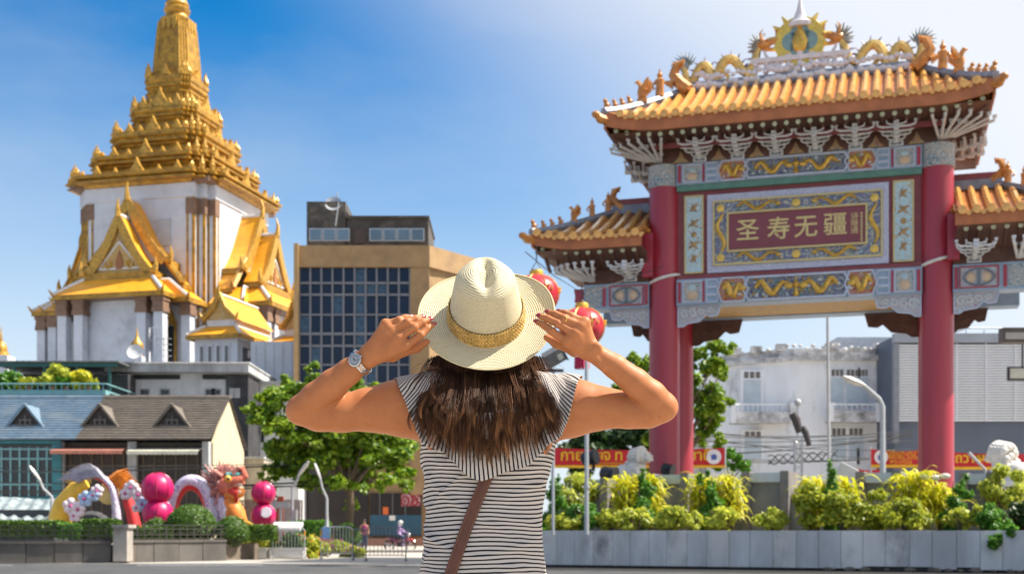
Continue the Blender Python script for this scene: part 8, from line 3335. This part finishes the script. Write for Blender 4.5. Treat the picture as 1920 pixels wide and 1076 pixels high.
# ---------------------------------------------------------------- dress
def stripe_mat(name, coord, period, duty=.34, warp=.0):
 m, nt, b = _new(name)
 N, L = nt.nodes, nt.links
 uv = N.new('ShaderNodeUVMap')
 sp = N.new('ShaderNodeSeparateXYZ')
 L.new(uv.outputs[0], sp.inputs[0])
 tc = N.new('ShaderNodeTexCoord')
 nz = N.new('ShaderNodeTexNoise')
 nz.inputs['Scale'].default_value = 26
 nz.inputs['Detail'].default_value = 3
 L.new(tc.outputs['Object'], nz.inputs['Vector'])
 ms = N.new('ShaderNodeMath')
 ms.operation = 'MULTIPLY_ADD'
 ms.inputs[1].default_value = warp
 L.new(nz.outputs[0], ms.inputs[0])
 L.new(sp.outputs[coord], ms.inputs[2])
 dv = N.new('ShaderNodeMath')
 dv.operation = 'DIVIDE'
 dv.inputs[1].default_value = period
 L.new(ms.outputs[0], dv.inputs[0])
 fr = N.new('ShaderNodeMath')
 fr.operation = 'FRACT'
 L.new(dv.outputs[0], fr.inputs[0])
 lt = N.new('ShaderNodeMath')
 lt.operation = 'LESS_THAN'
 lt.inputs[1].default_value = duty
 L.new(fr.outputs[0], lt.inputs[0])
 mx = N.new('ShaderNodeMix')
 mx.data_type = 'RGBA'
 mx.inputs[6].default_value = (.60, .55, .515, 1)
 mx.inputs[7].default_value = (.014, .014, .018, 1)
 L.new(lt.outputs[0], mx.inputs[0])
 L.new(mx.outputs[2], b.inputs['Base Color'])
 b.inputs['Roughness'].default_value = .85
 b.inputs['Specular IOR Level'].default_value = .2
 wv = N.new('ShaderNodeTexNoise')
 wv.inputs['Scale'].default_value = 900
 L.new(tc.outputs['Object'], wv.inputs['Vector'])
 bp = N.new('ShaderNodeBump')
 bp.inputs['Strength'].default_value = .15
 bp.inputs['Distance'].default_value = .001
 L.new(wv.outputs[0], bp.inputs['Height'])
 L.new(bp.outputs[0], b.inputs['Normal'])
 tr = N.new('ShaderNodeBsdfTranslucent')
 L.new(mx.outputs[2], tr.inputs[0])
 sh_ = N.new('ShaderNodeMixShader')
 sh_.inputs[0].default_value = .12
 L.new(b.outputs[0], sh_.inputs[1])
 L.new(tr.outputs[0], sh_.inputs[2])
 L.new(sh_.outputs[0], N.get('Material Output').inputs[0])
 return m


M_str = stripe_mat('striped_jersey', 1, .0104, .37, .002)
M_str2 = stripe_mat('striped_ruffle', 0, .0106, .37, .003)
rgp = np.random.default_rng(31)
nu, nv = 260, 240
zt0, zt1 = .56, W(0, 775)[2]
uu = np.linspace(0, 2 * np.pi, nu, endpoint=False)
vv = np.linspace(0, 1, nv)
U_, V_ = np.meshgrid(uu, vv)
Z_ = zt0 + (zt1 - zt0) * V_
hx, hy, cx_, cy_ = tor(Z_)
skirt = np.clip((1.0 - Z_) / .4, 0, 1)
upb = np.clip((Z_ - 1.22) / .10, 0, 1)
hx = hx + .006 + skirt * .05 + .004 * upb
hy = hy + .006 + skirt * .06 + .014 * upb
e = 2 / 2.3
ct, st = np.cos(U_), np.sin(U_)
X_ = cx_ + hx * np.sign(ct) * np.abs(ct) ** e
Y_ = cy_ + hy * np.sign(st) * np.abs(st) ** e
# wrinkles: diagonal folds above the waist, drawn in cloth at the lower back
wr = np.zeros_like(Z_)
for _ in range(34):
 u0, z0 = rgp.uniform(np.pi, 2 * np.pi), rgp.uniform(.92, 1.36)
 sl_ = rgp.uniform(-.11, .11)
 ln, wd, am = rgp.uniform(.3, .9), rgp.uniform(.006, .013), rgp.uniform(.0022, .0068)
 du = (U_ - u0)
 dz = Z_ - z0 - sl_ * du * (1 if u0 < 1.5 * np.pi else -1)
 wr += am * np.exp(-(dz / wd) ** 2) * np.exp(-(du / ln) ** 2)
X_ += wr * ct
Y_ += wr * st
grav = wr * .9
idx = np.arange(nu * nv).reshape(nv, nu)
Fq = np.stack([idx[:-1], np.roll(idx, -1, 1)[:-1], np.roll(idx, -1, 1)[1:], idx[1:]], -1).reshape(-1, 4)
uvd = np.stack([U_.ravel() * .15, (Z_ + wr * .35 + .003 * np.sin(U_ * 3 + Z_ * 20)).ravel()], 1)
dress = mesh_np('dress', np.stack([X_.ravel(), Y_.ravel(), Z_.ravel()], 1), Fq, M_str, person, True, uv=uvd)

# ruffle collar: from the neckline over the shoulders down to a scalloped V at the back
hem = [(742, 724, 3.235), (744, 712, 3.19), (750, 728, 3.158), (760, 752, 3.142), (774, 795, 3.134), (792, 828, 3.112), (830, 849, 3.108), (862, 879, 3.108), (884, 893, 3.108), (905, 901, 3.108), (925, 897, 3.108), (945, 889, 3.108), (990, 870, 3.108), (1025, 838, 3.110), (1051, 822, 3.118), (1064, 786, 3.134), (1076, 742, 3.142), (1083, 716, 3.16), (1086, 708, 3.19), (1086, 722, 3.235)]
nek = [(800, 700, 3.285), (803, 694, 3.265), (808, 694, 3.245), (814, 698, 3.225), (822, 706, 3.205), (834, 716, 3.190), (852, 726, 3.182), (872, 733, 3.178), (890, 737, 3.177), (906, 738, 3.177), (922, 737, 3.177), (938, 734, 3.178), (962, 727, 3.182), (982, 717, 3.190), (996, 706, 3.205), (1005, 698, 3.225), (1011, 694, 3.245), (1016, 694, 3.265), (1019, 700, 3.285), (1021, 706, 3.295)]


def dense(pts, n):
 q = np.array([W(*p) for p in pts])
 s = np.linspace(0, len(q) - 1, n)
 out = np.stack([np.interp(s, np.arange(len(q)), q[:, a]) for a in range(3)], 1)
 k = np.array([1, 2, 3, 4, 3, 2, 1.])
 k /= k.sum()
 for _ in range(2):
  pd_ = np.concatenate([np.repeat(out[:1], 3, 0), out, np.repeat(out[-1:], 3, 0)])
  out = np.stack([np.convolve(pd_[:, a], k, 'valid') for a in range(3)], 1)
 return out


nS, nT = 420, 40
hm, nk_ = dense(hem, nS), dense(nek, nS)
arc = np.concatenate([[0], np.cumsum(np.linalg.norm(np.diff(hm, axis=0), axis=1))])
S_, T_ = np.meshgrid(np.arange(nS), np.linspace(0, 1, nT))
Pt = nk_[S_] * (1 - T_[..., None]) + hm[S_] * T_[..., None]
A_ = arc[S_]
fold = (.0065 * np.sin(A_ * 42 + 1.5 * np.sin(A_ * 11)) + .004 * np.sin(A_ * 87 + 2)) * T_ ** 1.3
bul = .010 * np.sin(np.pi * T_)
Pt[..., 1] += -fold - bul
Pt[..., 2] += .004 * np.sin(A_ * 42 + 1.0) * T_ ** 2
# keep it outside the back
hx, hy, cx_, cy_ = tor(Pt[..., 2])
q = np.clip(1 - (np.abs((Pt[..., 0] - cx_) / hx)) ** 2.3, 0, 1) ** (1 / 2.3)
yb__ = cy_ - (hy + .022) * q - .006
back = (T_ > .25) & (S_ > nS * .22) & (S_ < nS * .78)
Pt[..., 1] = np.where(back, np.minimum(Pt[..., 1], yb__ - .004 - fold * .6), Pt[..., 1])
# and outside the shoulders and upper arms
for ch_, rr_ in (([W(850, 738, 3.23), W(800, 752, 3.225), W(762, 758, 3.222), W(720, 764, 3.219)], [.05, .058, .061, .057]), ([W(975, 738, 3.23), W(1030, 752, 3.225), W(1068, 758, 3.222), W(1110, 763, 3.219)], [.05, .058, .061, .055]), ([W(890, 742, 3.235), W(880, 738, 3.235), W(850, 738, 3.23), W(911, 690, 3.242)], [.06, .058, .054, .056]), ([W(930, 742, 3.235), W(945, 738, 3.235), W(975, 738, 3.23), W(911, 690, 3.242)], [.06, .058, .054, .056])):
 for i in range(3):
  a, b_ = ch_[i], ch_[i + 1]
  t = np.clip(((Pt - a) @ (b_ - a)) / ((b_ - a) @ (b_ - a)), 0, 1)
  c_ = a + t[..., None] * (b_ - a)
  dv_ = Pt - c_
  ds_ = np.linalg.norm(dv_, axis=-1, keepdims=True)
  rq = (rr_[i] + (rr_[i + 1] - rr_[i]) * t)[..., None] + .013 + np.clip(-fold, -.003, .004)[..., None]
  Pt = np.where(ds_ < rq, c_ + dv_ / (ds_ + 1e-9) * rq, Pt)
idx = np.arange(nS * nT).reshape(nT, nS)
Fq = np.stack([idx[:-1, :-1], idx[:-1, 1:], idx[1:, 1:], idx[1:, :-1]], -1).reshape(-1, 4)
uvr = np.stack([(A_ + .012 * (1 - T_) * np.sin(A_ * 20) + .01 * T_ * np.sin(A_ * 9)).ravel(), T_.ravel()], 1)
ruf = mesh_np('ruffle_collar', Pt.reshape(-1, 3), Fq, M_str2, person, True, uv=uvr)
so = ruf.modifiers.new('thick', 'SOLIDIFY')
so.thickness = .0016
so.offset = 1

# bag strap across the back
pts = [(960, 800, 3.128), (935, 850, 3.122), (914, 892, 3.116), (893, 940, 3.117), (876, 985, 3.118), (860, 1030, 3.114), (843, 1080, 3.104), (815, 1160, 3.085), (785, 1230, 3.09)]
sp_ = dense(pts, 60)
b = MB()
vs, fs = [], []
wq, tq = .0145, .0016
for i in range(60):
 t = sp_[min(i + 1, 59)] - sp_[max(i - 1, 0)]
 t /= np.linalg.norm(t)
 sd_ = np.cross(t, [0, -1, 0])
 sd_ /= np.linalg.norm(sd_)
 for a, o in ((-1, 0), (-.86, 1.0), (.86, 1.0), (1, 0), (.86, -.6), (-.86, -.6)):
  vs.append(sp_[i] + sd_ * wq * a + np.array([0, -1, 0]) * tq * o)
for i in range(59):
 for j in range(6):
  fs.append((i * 6 + j, i * 6 + (j + 1) % 6, (i + 1) * 6 + (j + 1) % 6, (i + 1) * 6 + j))
b.add(vs, fs)
strap = b.build('bag_strap', mat('strap_leather', (.10, .030, .015), .42, 0, .18, 30, .35, 300), person, True)
b = MB()
for s in (-1, 1):
 for i in range(0, 118):
  f_ = i / 118 * 58
  a0 = sp_[int(f_)] + (sp_[int(f_) + 1] - sp_[int(f_)]) * (f_ % 1)
  t = sp_[int(f_) + 1] - sp_[int(f_)]
  t /= np.linalg.norm(t)
  sd_ = np.cross(t, [0, -1, 0])
  c0 = Vector(a0 + sd_ * s * wq * .74 + np.array([0, -.0020, 0]))
  b.tube([c0, c0 + Vector(t) * .0034], .0006, 4)
b.build('stitching', mat('thread', (.30, .15, .09), .8), strap, kind='stuff')

# wristwatch
wa, wb_ = W(655, 696, 3.135), W(688, 671, 3.122)
wc = wa * .35 + wb_ * .65
dirn = Vector(wb_ - wa).normalized()
wr_ = .0285
watch_n = Vector((.06, -1, .30))
watch_n = (watch_n - dirn * watch_n.dot(dirn)).normalized()
wside = dirn.cross(watch_n)
Mw = Matrix((wside, dirn, watch_n)).transposed().to_4x4()
ctr = Vector(wc)
M_steel = mat('watch_steel', (.55, .54, .53), .22, .95, .08, 60)
M_rose = mat('watch_rose', (.60, .42, .34), .25, .9, .08, 60)
face_c = ctr + watch_n * (wr_ + .002)
MM = Matrix.Translation(face_c) @ Mw
case = MB().lathe([(.013, -.004), (.0165, -.003), (.0172, .001), (.0165, .004), (.0142, .0052)], (0, 0, 0), 36, M=MM).build('wristwatch', M_steel, person, True)
MB().lathe([(.0138, .0048), (.0138, .0056)], (0, 0, 0), 32, M=MM).build('dial', mat('dial_grey', (.34, .35, .37), .35, .3, .05, 100), case, True)
b = MB()
for k in range(12):
 a = 2 * math.pi * k / 12
 b.box(-.0007, .0007, .0100, .0128, .0056, .0062, 0, MM @ Matrix.Rotation(a, 4, 'Z'))
b.box(-.0005, .0005, -.002, .0105, .0062, .0066, 0, MM @ Matrix.Rotation(R(-35), 4, 'Z'))
b.box(-.0007, .0007, -.002, .0075, .0063, .0067, 0, MM @ Matrix.Rotation(R(80), 4, 'Z'))
b.build('watch_hand', M_plas, case)
b = MB()
for k in range(30):
 a = 2 * math.pi * k / 30
 b.ball((math.cos(a) * .0155, math.sin(a) * .0155, .0046), .0011, 5, 4, 0, MM)
b.build('bezel_stone', mat('stone_clear', (.7, .7, .72), .1, .6), case, True, kind='stuff')
b = MB()
b.lathe([(.0022, .016), (.0026, .0185), (.0026, .0205)], (0, 0, 0), 8, 0, M=MM @ Matrix.Rotation(R(90), 4, 'X') @ Matrix.Rotation(R(180), 4, 'X'))
b.build('crown_knob', M_steel, case)
for k in range(-8, 25):
 a = R(90 + k * 11.0)
 if abs(k) < 3:
  continue
 for j in (-1, 0, 1):
  aa = a + (R(5.5) if j == 0 else 0)
  rad = wr_ * 1.035 + .0018
  p = ctr + wside * (math.cos(aa) * rad) + watch_n * (math.sin(aa) * rad) + dirn * (j * .0052)
  n_ = (wside * math.cos(aa) + watch_n * math.sin(aa)).normalized()
  t_ = n_.cross(dirn)
  Mk = Matrix.Translation(p) @ Matrix((t_, dirn, n_)).transposed().to_4x4()
  MB().box(-.0027, .0027, -.0025, .0025, -.0012, .0013, 0, Mk).build('strap_link', M_rose if j == 0 else M_steel, case)

# ---------------------------------------------------------------- straw hat
HT = R(50)
hat = thing('straw_hat', 'pale straw fedora with a braided golden band held on her head', 'hat', tuple(W(912, 597, 3.235)))
hat.rotation_euler = (HT, R(-3), R(2))


def straw_mat(name, ca, cb, rows, weave):
 m, nt, b = _new(name)
 N, L = nt.nodes, nt.links
 uv = N.new('ShaderNodeUVMap')
 sp = N.new('ShaderNodeSeparateXYZ')
 L.new(uv.outputs[0], sp.inputs[0])
 def wave(src, per, ph=0.0):
  a = N.new('ShaderNodeMath')
  a.operation = 'MULTIPLY'
  a.inputs[1].default_value = 2 * math.pi / per
  L.new(src, a.inputs[0])
  s_ = N.new('ShaderNodeMath')
  s_.operation = 'SINE'
  L.new(a.outputs[0], s_.inputs[0])
  return s_.outputs[0]
 r1 = wave(sp.outputs[1], rows)
 r2 = wave(sp.outputs[0], weave)
 r3 = wave(sp.outputs[1], rows * 2)
 mu = N.new('ShaderNodeMath')
 mu.operation = 'MULTIPLY'
 L.new(r2, mu.inputs[0])
 L.new(r3, mu.inputs[1])
 ad = N.new('ShaderNodeMath')
 ad.operation = 'MULTIPLY_ADD'
 ad.inputs[1].default_value = .45
 L.new(mu.outputs[0], ad.inputs[0])
 L.new(r1, ad.inputs[2])
 nz = N.new('ShaderNodeTexNoise')
 nz.inputs['Scale'].default_value = 60
 nz.inputs['Detail'].default_value = 4
 tc = N.new('ShaderNodeTexCoord')
 L.new(tc.outputs['Object'], nz.inputs['Vector'])
 a2 = N.new('ShaderNodeMath')
 a2.operation = 'MULTIPLY_ADD'
 a2.inputs[1].default_value = .9
 L.new(nz.outputs[0], a2.inputs[0])
 L.new(ad.outputs[0], a2.inputs[2])
 mr = N.new('ShaderNodeMapRange')
 mr.inputs['From Min'].default_value = -.9
 mr.inputs['From Max'].default_value = 1.3
 L.new(a2.outputs[0], mr.inputs[0])
 mx = N.new('ShaderNodeMix')
 mx.data_type = 'RGBA'
 mx.inputs[6].default_value = (*ca, 1)
 mx.inputs[7].default_value = (*cb, 1)
 L.new(mr.outputs[0], mx.inputs[0])
 L.new(mx.outputs[2], b.inputs['Base Color'])
 b.inputs['Roughness'].default_value = .6
 b.inputs['Specular IOR Level'].default_value = .35
 bp = N.new('ShaderNodeBump')
 bp.inputs['Strength'].default_value = .75
 bp.inputs['Distance'].default_value = .0012
 L.new(ad.outputs[0], bp.inputs['Height'])
 L.new(bp.outputs[0], b.inputs['Normal'])
 tr = N.new('ShaderNodeBsdfTranslucent')
 L.new(mx.outputs[2], tr.inputs[0])
 sh_ = N.new('ShaderNodeMixShader')
 sh_.inputs[0].default_value = .13
 L.new(b.outputs[0], sh_.inputs[1])
 L.new(tr.outputs[0], sh_.inputs[2])
 L.new(sh_.outputs[0], N.get('Material Output').inputs[0])
 return m


M_straw = straw_mat('straw', (.52, .43, .23), (.84, .77, .55), .0052, .0046)
# crown: rows from the band up over the top to the crease
nA, nR = 160, 90
ang = np.linspace(0, 2 * np.pi, nA, endpoint=False)
A2, T2 = np.meshgrid(ang, np.linspace(0, 1, nR))
Hc = .156
rx0_, ry0_ = .094, .108
# profile t: 0 base -> .62 side top -> 1 centre of top
side = np.clip(T2 / .62, 0, 1)
topt = np.clip((T2 - .62) / .38, 0, 1)
ease = np.sin(topt * np.pi / 2)
rad = (1 - .20 * side ** 1.3) * (1 - topt ** 1.4)
hz = Hc * (side * .80 + .20 * np.sin(topt * np.pi / 2) * (1 - 0 * topt))
xq = rx0_ * rad * np.cos(A2)
yq = ry0_ * rad * np.sin(A2)
# teardrop crease along the middle, pinch at the front, soft dents at the sides
cre = np.exp(-(xq / .020) ** 2) * np.clip((yq + .085) / .05, 0, 1) * (topt > 0)
hz = hz - .024 * cre * np.clip(topt * 1.6, 0, 1)
front = np.exp(-((yq - .085) / .05) ** 2) * np.clip((T2 - .3) / .4, 0, 1)
xq = xq * (1 - .28 * front)
hz = hz + .012 * np.exp(-((yq + .055) / .05) ** 2) * np.exp(-((np.abs(xq) - .03) / .03) ** 2) * np.clip(topt * 3, 0, 1) * .6
prof_len = T2 * .20
Vc = np.stack([xq.ravel(), yq.ravel(), hz.ravel()], 1)
idx = np.arange(nA * nR).reshape(nR, nA)
Fq = np.stack([idx[:-1], np.roll(idx, -1, 1)[:-1], np.roll(idx, -1, 1)[1:], idx[1:]], -1).reshape(-1, 4)
uvc = np.stack([(A2 * .09).ravel(), prof_len.ravel()], 1)
mesh_np('crown', Vc, Fq, M_straw, hat, True, uv=uvc)
# brim: wavy, drooping at the back, lifted at the sides
nR = 44
A2, T2 = np.meshgrid(ang, np.linspace(0, 1, nR))
bw = .078 + .006 * np.sin(A2) ** 2
rr_x = .0935 + bw * T2
rr_y = .1075 + (bw - .010) * T2
lf = .014 * np.cos(A2) ** 2 - .010 * np.clip(-np.sin(A2), 0, 1) ** 2 + .004 * np.sin(3 * A2 + .6) + .012 * np.clip(np.cos(A2 - .5), 0, 1) ** 3
zz_ = T2 ** 1.6 * lf + .006 * np.exp(-T2 * 14)
Vb = np.stack([(rr_x * np.cos(A2)).ravel(), (rr_y * np.sin(A2)).ravel(), zz_.ravel()], 1)
idx = np.arange(nA * nR).reshape(nR, nA)
Fq = np.stack([idx[:-1], idx[1:], np.roll(idx, -1, 1)[1:], np.roll(idx, -1, 1)[:-1]], -1).reshape(-1, 4)
uvb = np.stack([(A2 * .13).ravel(), (T2 * .08).ravel()], 1)
brim = mesh_np('brim', Vb, Fq, M_straw, hat, True, uv=uvb)
so = brim.modifiers.new('thick', 'SOLIDIFY')
so.thickness = .0022
b = MB()
b.tube([tuple(Vb[(nR - 1) * nA + (i % nA)]) for i in range(0, nA + 1, 2)], .0022, 6)
b.build('brim_edge', mat('straw_edge', (.58, .50, .30), .6, 0, .1, 80), brim, True)
# braided band
M_band = mat('band_straw', (.55, .35, .10), .55, 0, .22, 40, .3, 200, isl=.22)
b = MB()
rows_, per = 6, 74
for r_ in range(rows_):
 for k in range(per):
  a = 2 * math.pi * (k + .5 * (r_ % 2)) / per
  z = .004 + r_ * .0062
  f_ = 1 - .20 * (z / (Hc * .8)) ** 1.3
  R0_ = (.0955 * f_ + .001, .1095 * f_ + .001)
  sgn = 1 if r_ % 2 else -1
  da = .055
  p0 = Vector((R0_[0] * math.cos(a - da), R0_[1] * math.sin(a - da), z - .0038 * sgn))
  p1 = Vector((R0_[0] * 1.018 * math.cos(a), R0_[1] * 1.018 * math.sin(a), z))
  p2 = Vector((R0_[0] * math.cos(a + da), R0_[1] * math.sin(a + da), z + .0038 * sgn))
  b.tube([p0, p1, p2], [.0018, .0031, .0018], 5)
bd_ = b.build('braided_band', M_band, hat, True, kind='stuff')
vs, fs = [], []
for j, (z, ex_) in enumerate(((-.001, .0), (.040, .0))):
 f_ = 1 - .20 * (max(z, 0) / (Hc * .8)) ** 1.3
 for i in range(80):
  a = 2 * math.pi * i / 80
  vs.append((.0955 * f_ * math.cos(a), .1095 * f_ * math.sin(a), z))
MB().add(vs, [(i, (i + 1) % 80, 80 + (i + 1) % 80, 80 + i) for i in range(80)]).build('band_lining', mat('band_dark', (.20, .12, .035), .7), hat, True)

# ---------------------------------------------------------------- hair
def hair_mat():
 m, nt, b = _new('hair')
 N, L = nt.nodes, nt.links
 at = N.new('ShaderNodeAttribute')
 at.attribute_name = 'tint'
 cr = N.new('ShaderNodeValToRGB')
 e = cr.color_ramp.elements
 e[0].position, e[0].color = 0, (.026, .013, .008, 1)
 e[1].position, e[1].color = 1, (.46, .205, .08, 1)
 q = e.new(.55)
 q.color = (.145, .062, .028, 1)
 L.new(at.outputs['Fac'], cr.inputs[0])
 L.new(cr.outputs[0], b.inputs['Base Color'])
 b.inputs['Roughness'].default_value = .48
 b.inputs['Specular IOR Level'].default_value = .26
 b.inputs['Anisotropic'].default_value = .5
 return m


rh = np.random.default_rng(77)
M_hair = hair_mat()


def hair_clumps(n_cl, per, seed_rg, xr, layer):
 """Locks falling from the back of the head; returns polylines (n,k,3), radii and tint."""
 K = 22
 out, tint = [], []
 for c in range(n_cl):
  u = seed_rg.uniform(-1, 1)
  u = np.sign(u) * abs(u) ** .9
  # root on the head under the brim
  rx_ = 912 + u * 92
  ry_ = 662 + 14 * u * u + seed_rg.uniform(-8, 8)
  rY = 3.182 + .075 * abs(u) ** 2.0 - layer * .008
  # tip on the back
  spread = 912 + u * (134 + 9 * seed_rg.normal())
  ln = 860 - 50 * abs(u) ** 1.5 + seed_rg.normal() * 13 - layer * 14 + (seed_rg.uniform(4, 26) if seed_rg.uniform() < .15 else 0)
  if seed_rg.uniform() < .18:
   ln -= seed_rg.uniform(10, 60)
  tY = 3.083 + .035 * abs(u) ** 2.4 - layer * .010 + seed_rg.uniform(-.004, .004)
  t = np.linspace(0, 1, K)
  curl_a, curl_p, curl_f = seed_rg.uniform(1, 6), seed_rg.uniform(0, 6.28), seed_rg.uniform(5, 9)
  px = rx_ + (spread - rx_) * (t ** .8) + curl_a * np.sin(t * curl_f + curl_p) * t ** 1.5
  py = ry_ + (ln - ry_) * t
  bend = seed_rg.normal() * 8 + (-9 * u)
  px = px + bend * np.clip(t - .78, 0, 1) ** 2 * 22
  yy = rY + (tY - rY) * np.clip((t - .24) * 1.7, 0, 1) ** .75 + .006 * np.sin(t * 6 + curl_p) * t
  base = np.stack([(px - CX) / FPX * yy, yy, EYE + (HY - py) / FPX * yy], 1)
  tc_ = np.clip(.26 + .22 * seed_rg.normal(), 0, .8)
  wdt = seed_rg.uniform(.004, .010)
  for s in range(per):
   o = seed_rg.normal(size=2) * wdt
   fr_ = 1 + .22 * np.sin(t * seed_rg.uniform(3, 8) + seed_rg.uniform(0, 6)) * t
   off = np.stack([o[0] * fr_ * (1.15 - .85 * t ** 1.6), o[1] * .5 * fr_ * (1 - .4 * t), np.zeros(K)], 1)
   p = base + off
   cut = seed_rg.uniform(.86, 1.0)
   tt = np.linspace(0, cut, K)
   p = np.stack([np.interp(tt, t, p[:, a]) for a in range(3)], 1)
   out.append(p)
   tint.append(np.clip(tc_ + .08 * seed_rg.normal() + .18, 0, 1) * (.45 + .75 * tt))  # tint lightens towards the tips: sun on the ends put into the colour
 return np.array(out), np.array(tint)


def strands_to_mesh(name, P_, tint, r0, parent, m):
 n, K, _ = P_.shape
 T = np.gradient(P_, axis=1)
 T /= np.linalg.norm(T, axis=2, keepdims=True) + 1e-9
 ref = np.array([0, -1.0, .05])
 A = np.cross(T, ref)
 A /= np.linalg.norm(A, axis=2, keepdims=True) + 1e-9
 B = np.cross(A, T)
 t = np.linspace(0, 1, K)
 r = r0[:, None] * (1 - .8 * t[None] ** 3)
 vs = []
 for j in range(3):
  a = 2 * np.pi * j / 3 + np.pi / 2
  vs.append(P_ + A * (np.cos(a) * r)[..., None] + B * (np.sin(a) * r)[..., None])
 V = np.stack(vs, 2)
 col = np.repeat(tint[:, :, None], 3, 2)
 base = (np.arange(n) * K * 3)[:, None, None, None]
 k = np.arange(K - 1)[None, :, None, None] * 3
 j = np.arange(3)[None, None, :, None]
 q = np.concatenate([base + k + j, base + k + (j + 1) % 3, base + k + 3 + (j + 1) % 3, base + k + 3 + j], 3)
 return mesh_np(name, V.reshape(-1, 3), q.reshape(-1, 4), m, parent, True, col=col.ravel(), kind='stuff')


Pa, ta = hair_clumps(190, 24, rh, 1, 0)
Pb, tb_ = hair_clumps(210, 20, rh, 1, 1)
PP, TT = np.concatenate([Pa, Pb]), np.concatenate([ta, tb_])
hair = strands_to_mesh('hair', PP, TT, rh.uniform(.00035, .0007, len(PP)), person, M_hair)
# dense underlying mass so no skin shows between the locks
nu_, nv_ = 60, 30
Ug, Vg = np.meshgrid(np.linspace(-1, 1, nu_), np.linspace(0, 1, nv_))
px = 912 + Ug * (88 + 28 * Vg)
py = 655 + 12 * Ug ** 2 + Vg * (140 - 34 * np.abs(Ug) ** 1.5) + 6 * np.sin(Ug * 21) * Vg
yy = (3.185 + .075 * np.abs(Ug) ** 2) + (3.098 + .035 * np.abs(Ug) ** 2.4 - 3.185 - .075 * np.abs(Ug) ** 2) * np.clip((Vg - .3) * 1.8, 0, 1) ** .8 + .003 * np.sin(Ug * 34)
Vm = np.stack([((px - CX) / FPX * yy).ravel(), yy.ravel(), (EYE + (HY - py) / FPX * yy).ravel()], 1)
idx = np.arange(nu_ * nv_).reshape(nv_, nu_)
Fq = np.stack([idx[:-1, :-1], idx[:-1, 1:], idx[1:, 1:], idx[1:, :-1]], -1).reshape(-1, 4)
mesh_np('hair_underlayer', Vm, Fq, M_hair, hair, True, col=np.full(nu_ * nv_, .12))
# flyaway strands at both sides
fl_p, fl_t = [], []
for k in range(46):
 s = -1 if k % 2 else 1
 K = 22
 t = np.linspace(0, 1, K)
 if rh.uniform() < .5:
  x0_, y0_ = 912 + s * rh.uniform(84, 98), rh.uniform(688, 704)
  x1_, y1_ = x0_ + s * rh.uniform(20, 75), y0_ + rh.uniform(-6, 40)
  lift_ = rh.uniform(4, 16)
 else:
  x0_, y0_ = 912 + s * rh.uniform(105, 122), rh.uniform(735, 780)
  x1_, y1_ = x0_ + s * rh.uniform(4, 24), y0_ + rh.uniform(10, 46)
  lift_ = rh.uniform(-6, 6)
 px = x0_ + (x1_ - x0_) * t
 py = y0_ + (y1_ - y0_) * t - lift_ * np.sin(np.pi * t)
 yy = 3.12 + .0 * t + rh.uniform(-.02, .03)
 fl_p.append(np.stack([(px - CX) / FPX * yy, yy + 0 * t, EYE + (HY - py) / FPX * yy], 1))
 fl_t.append(np.full(K, rh.uniform(.3, .9)))
strands_to_mesh('flyaway_hair', np.array(fl_p), np.array(fl_t), rh.uniform(.0003, .0006, len(fl_p)), hair, M_hair)
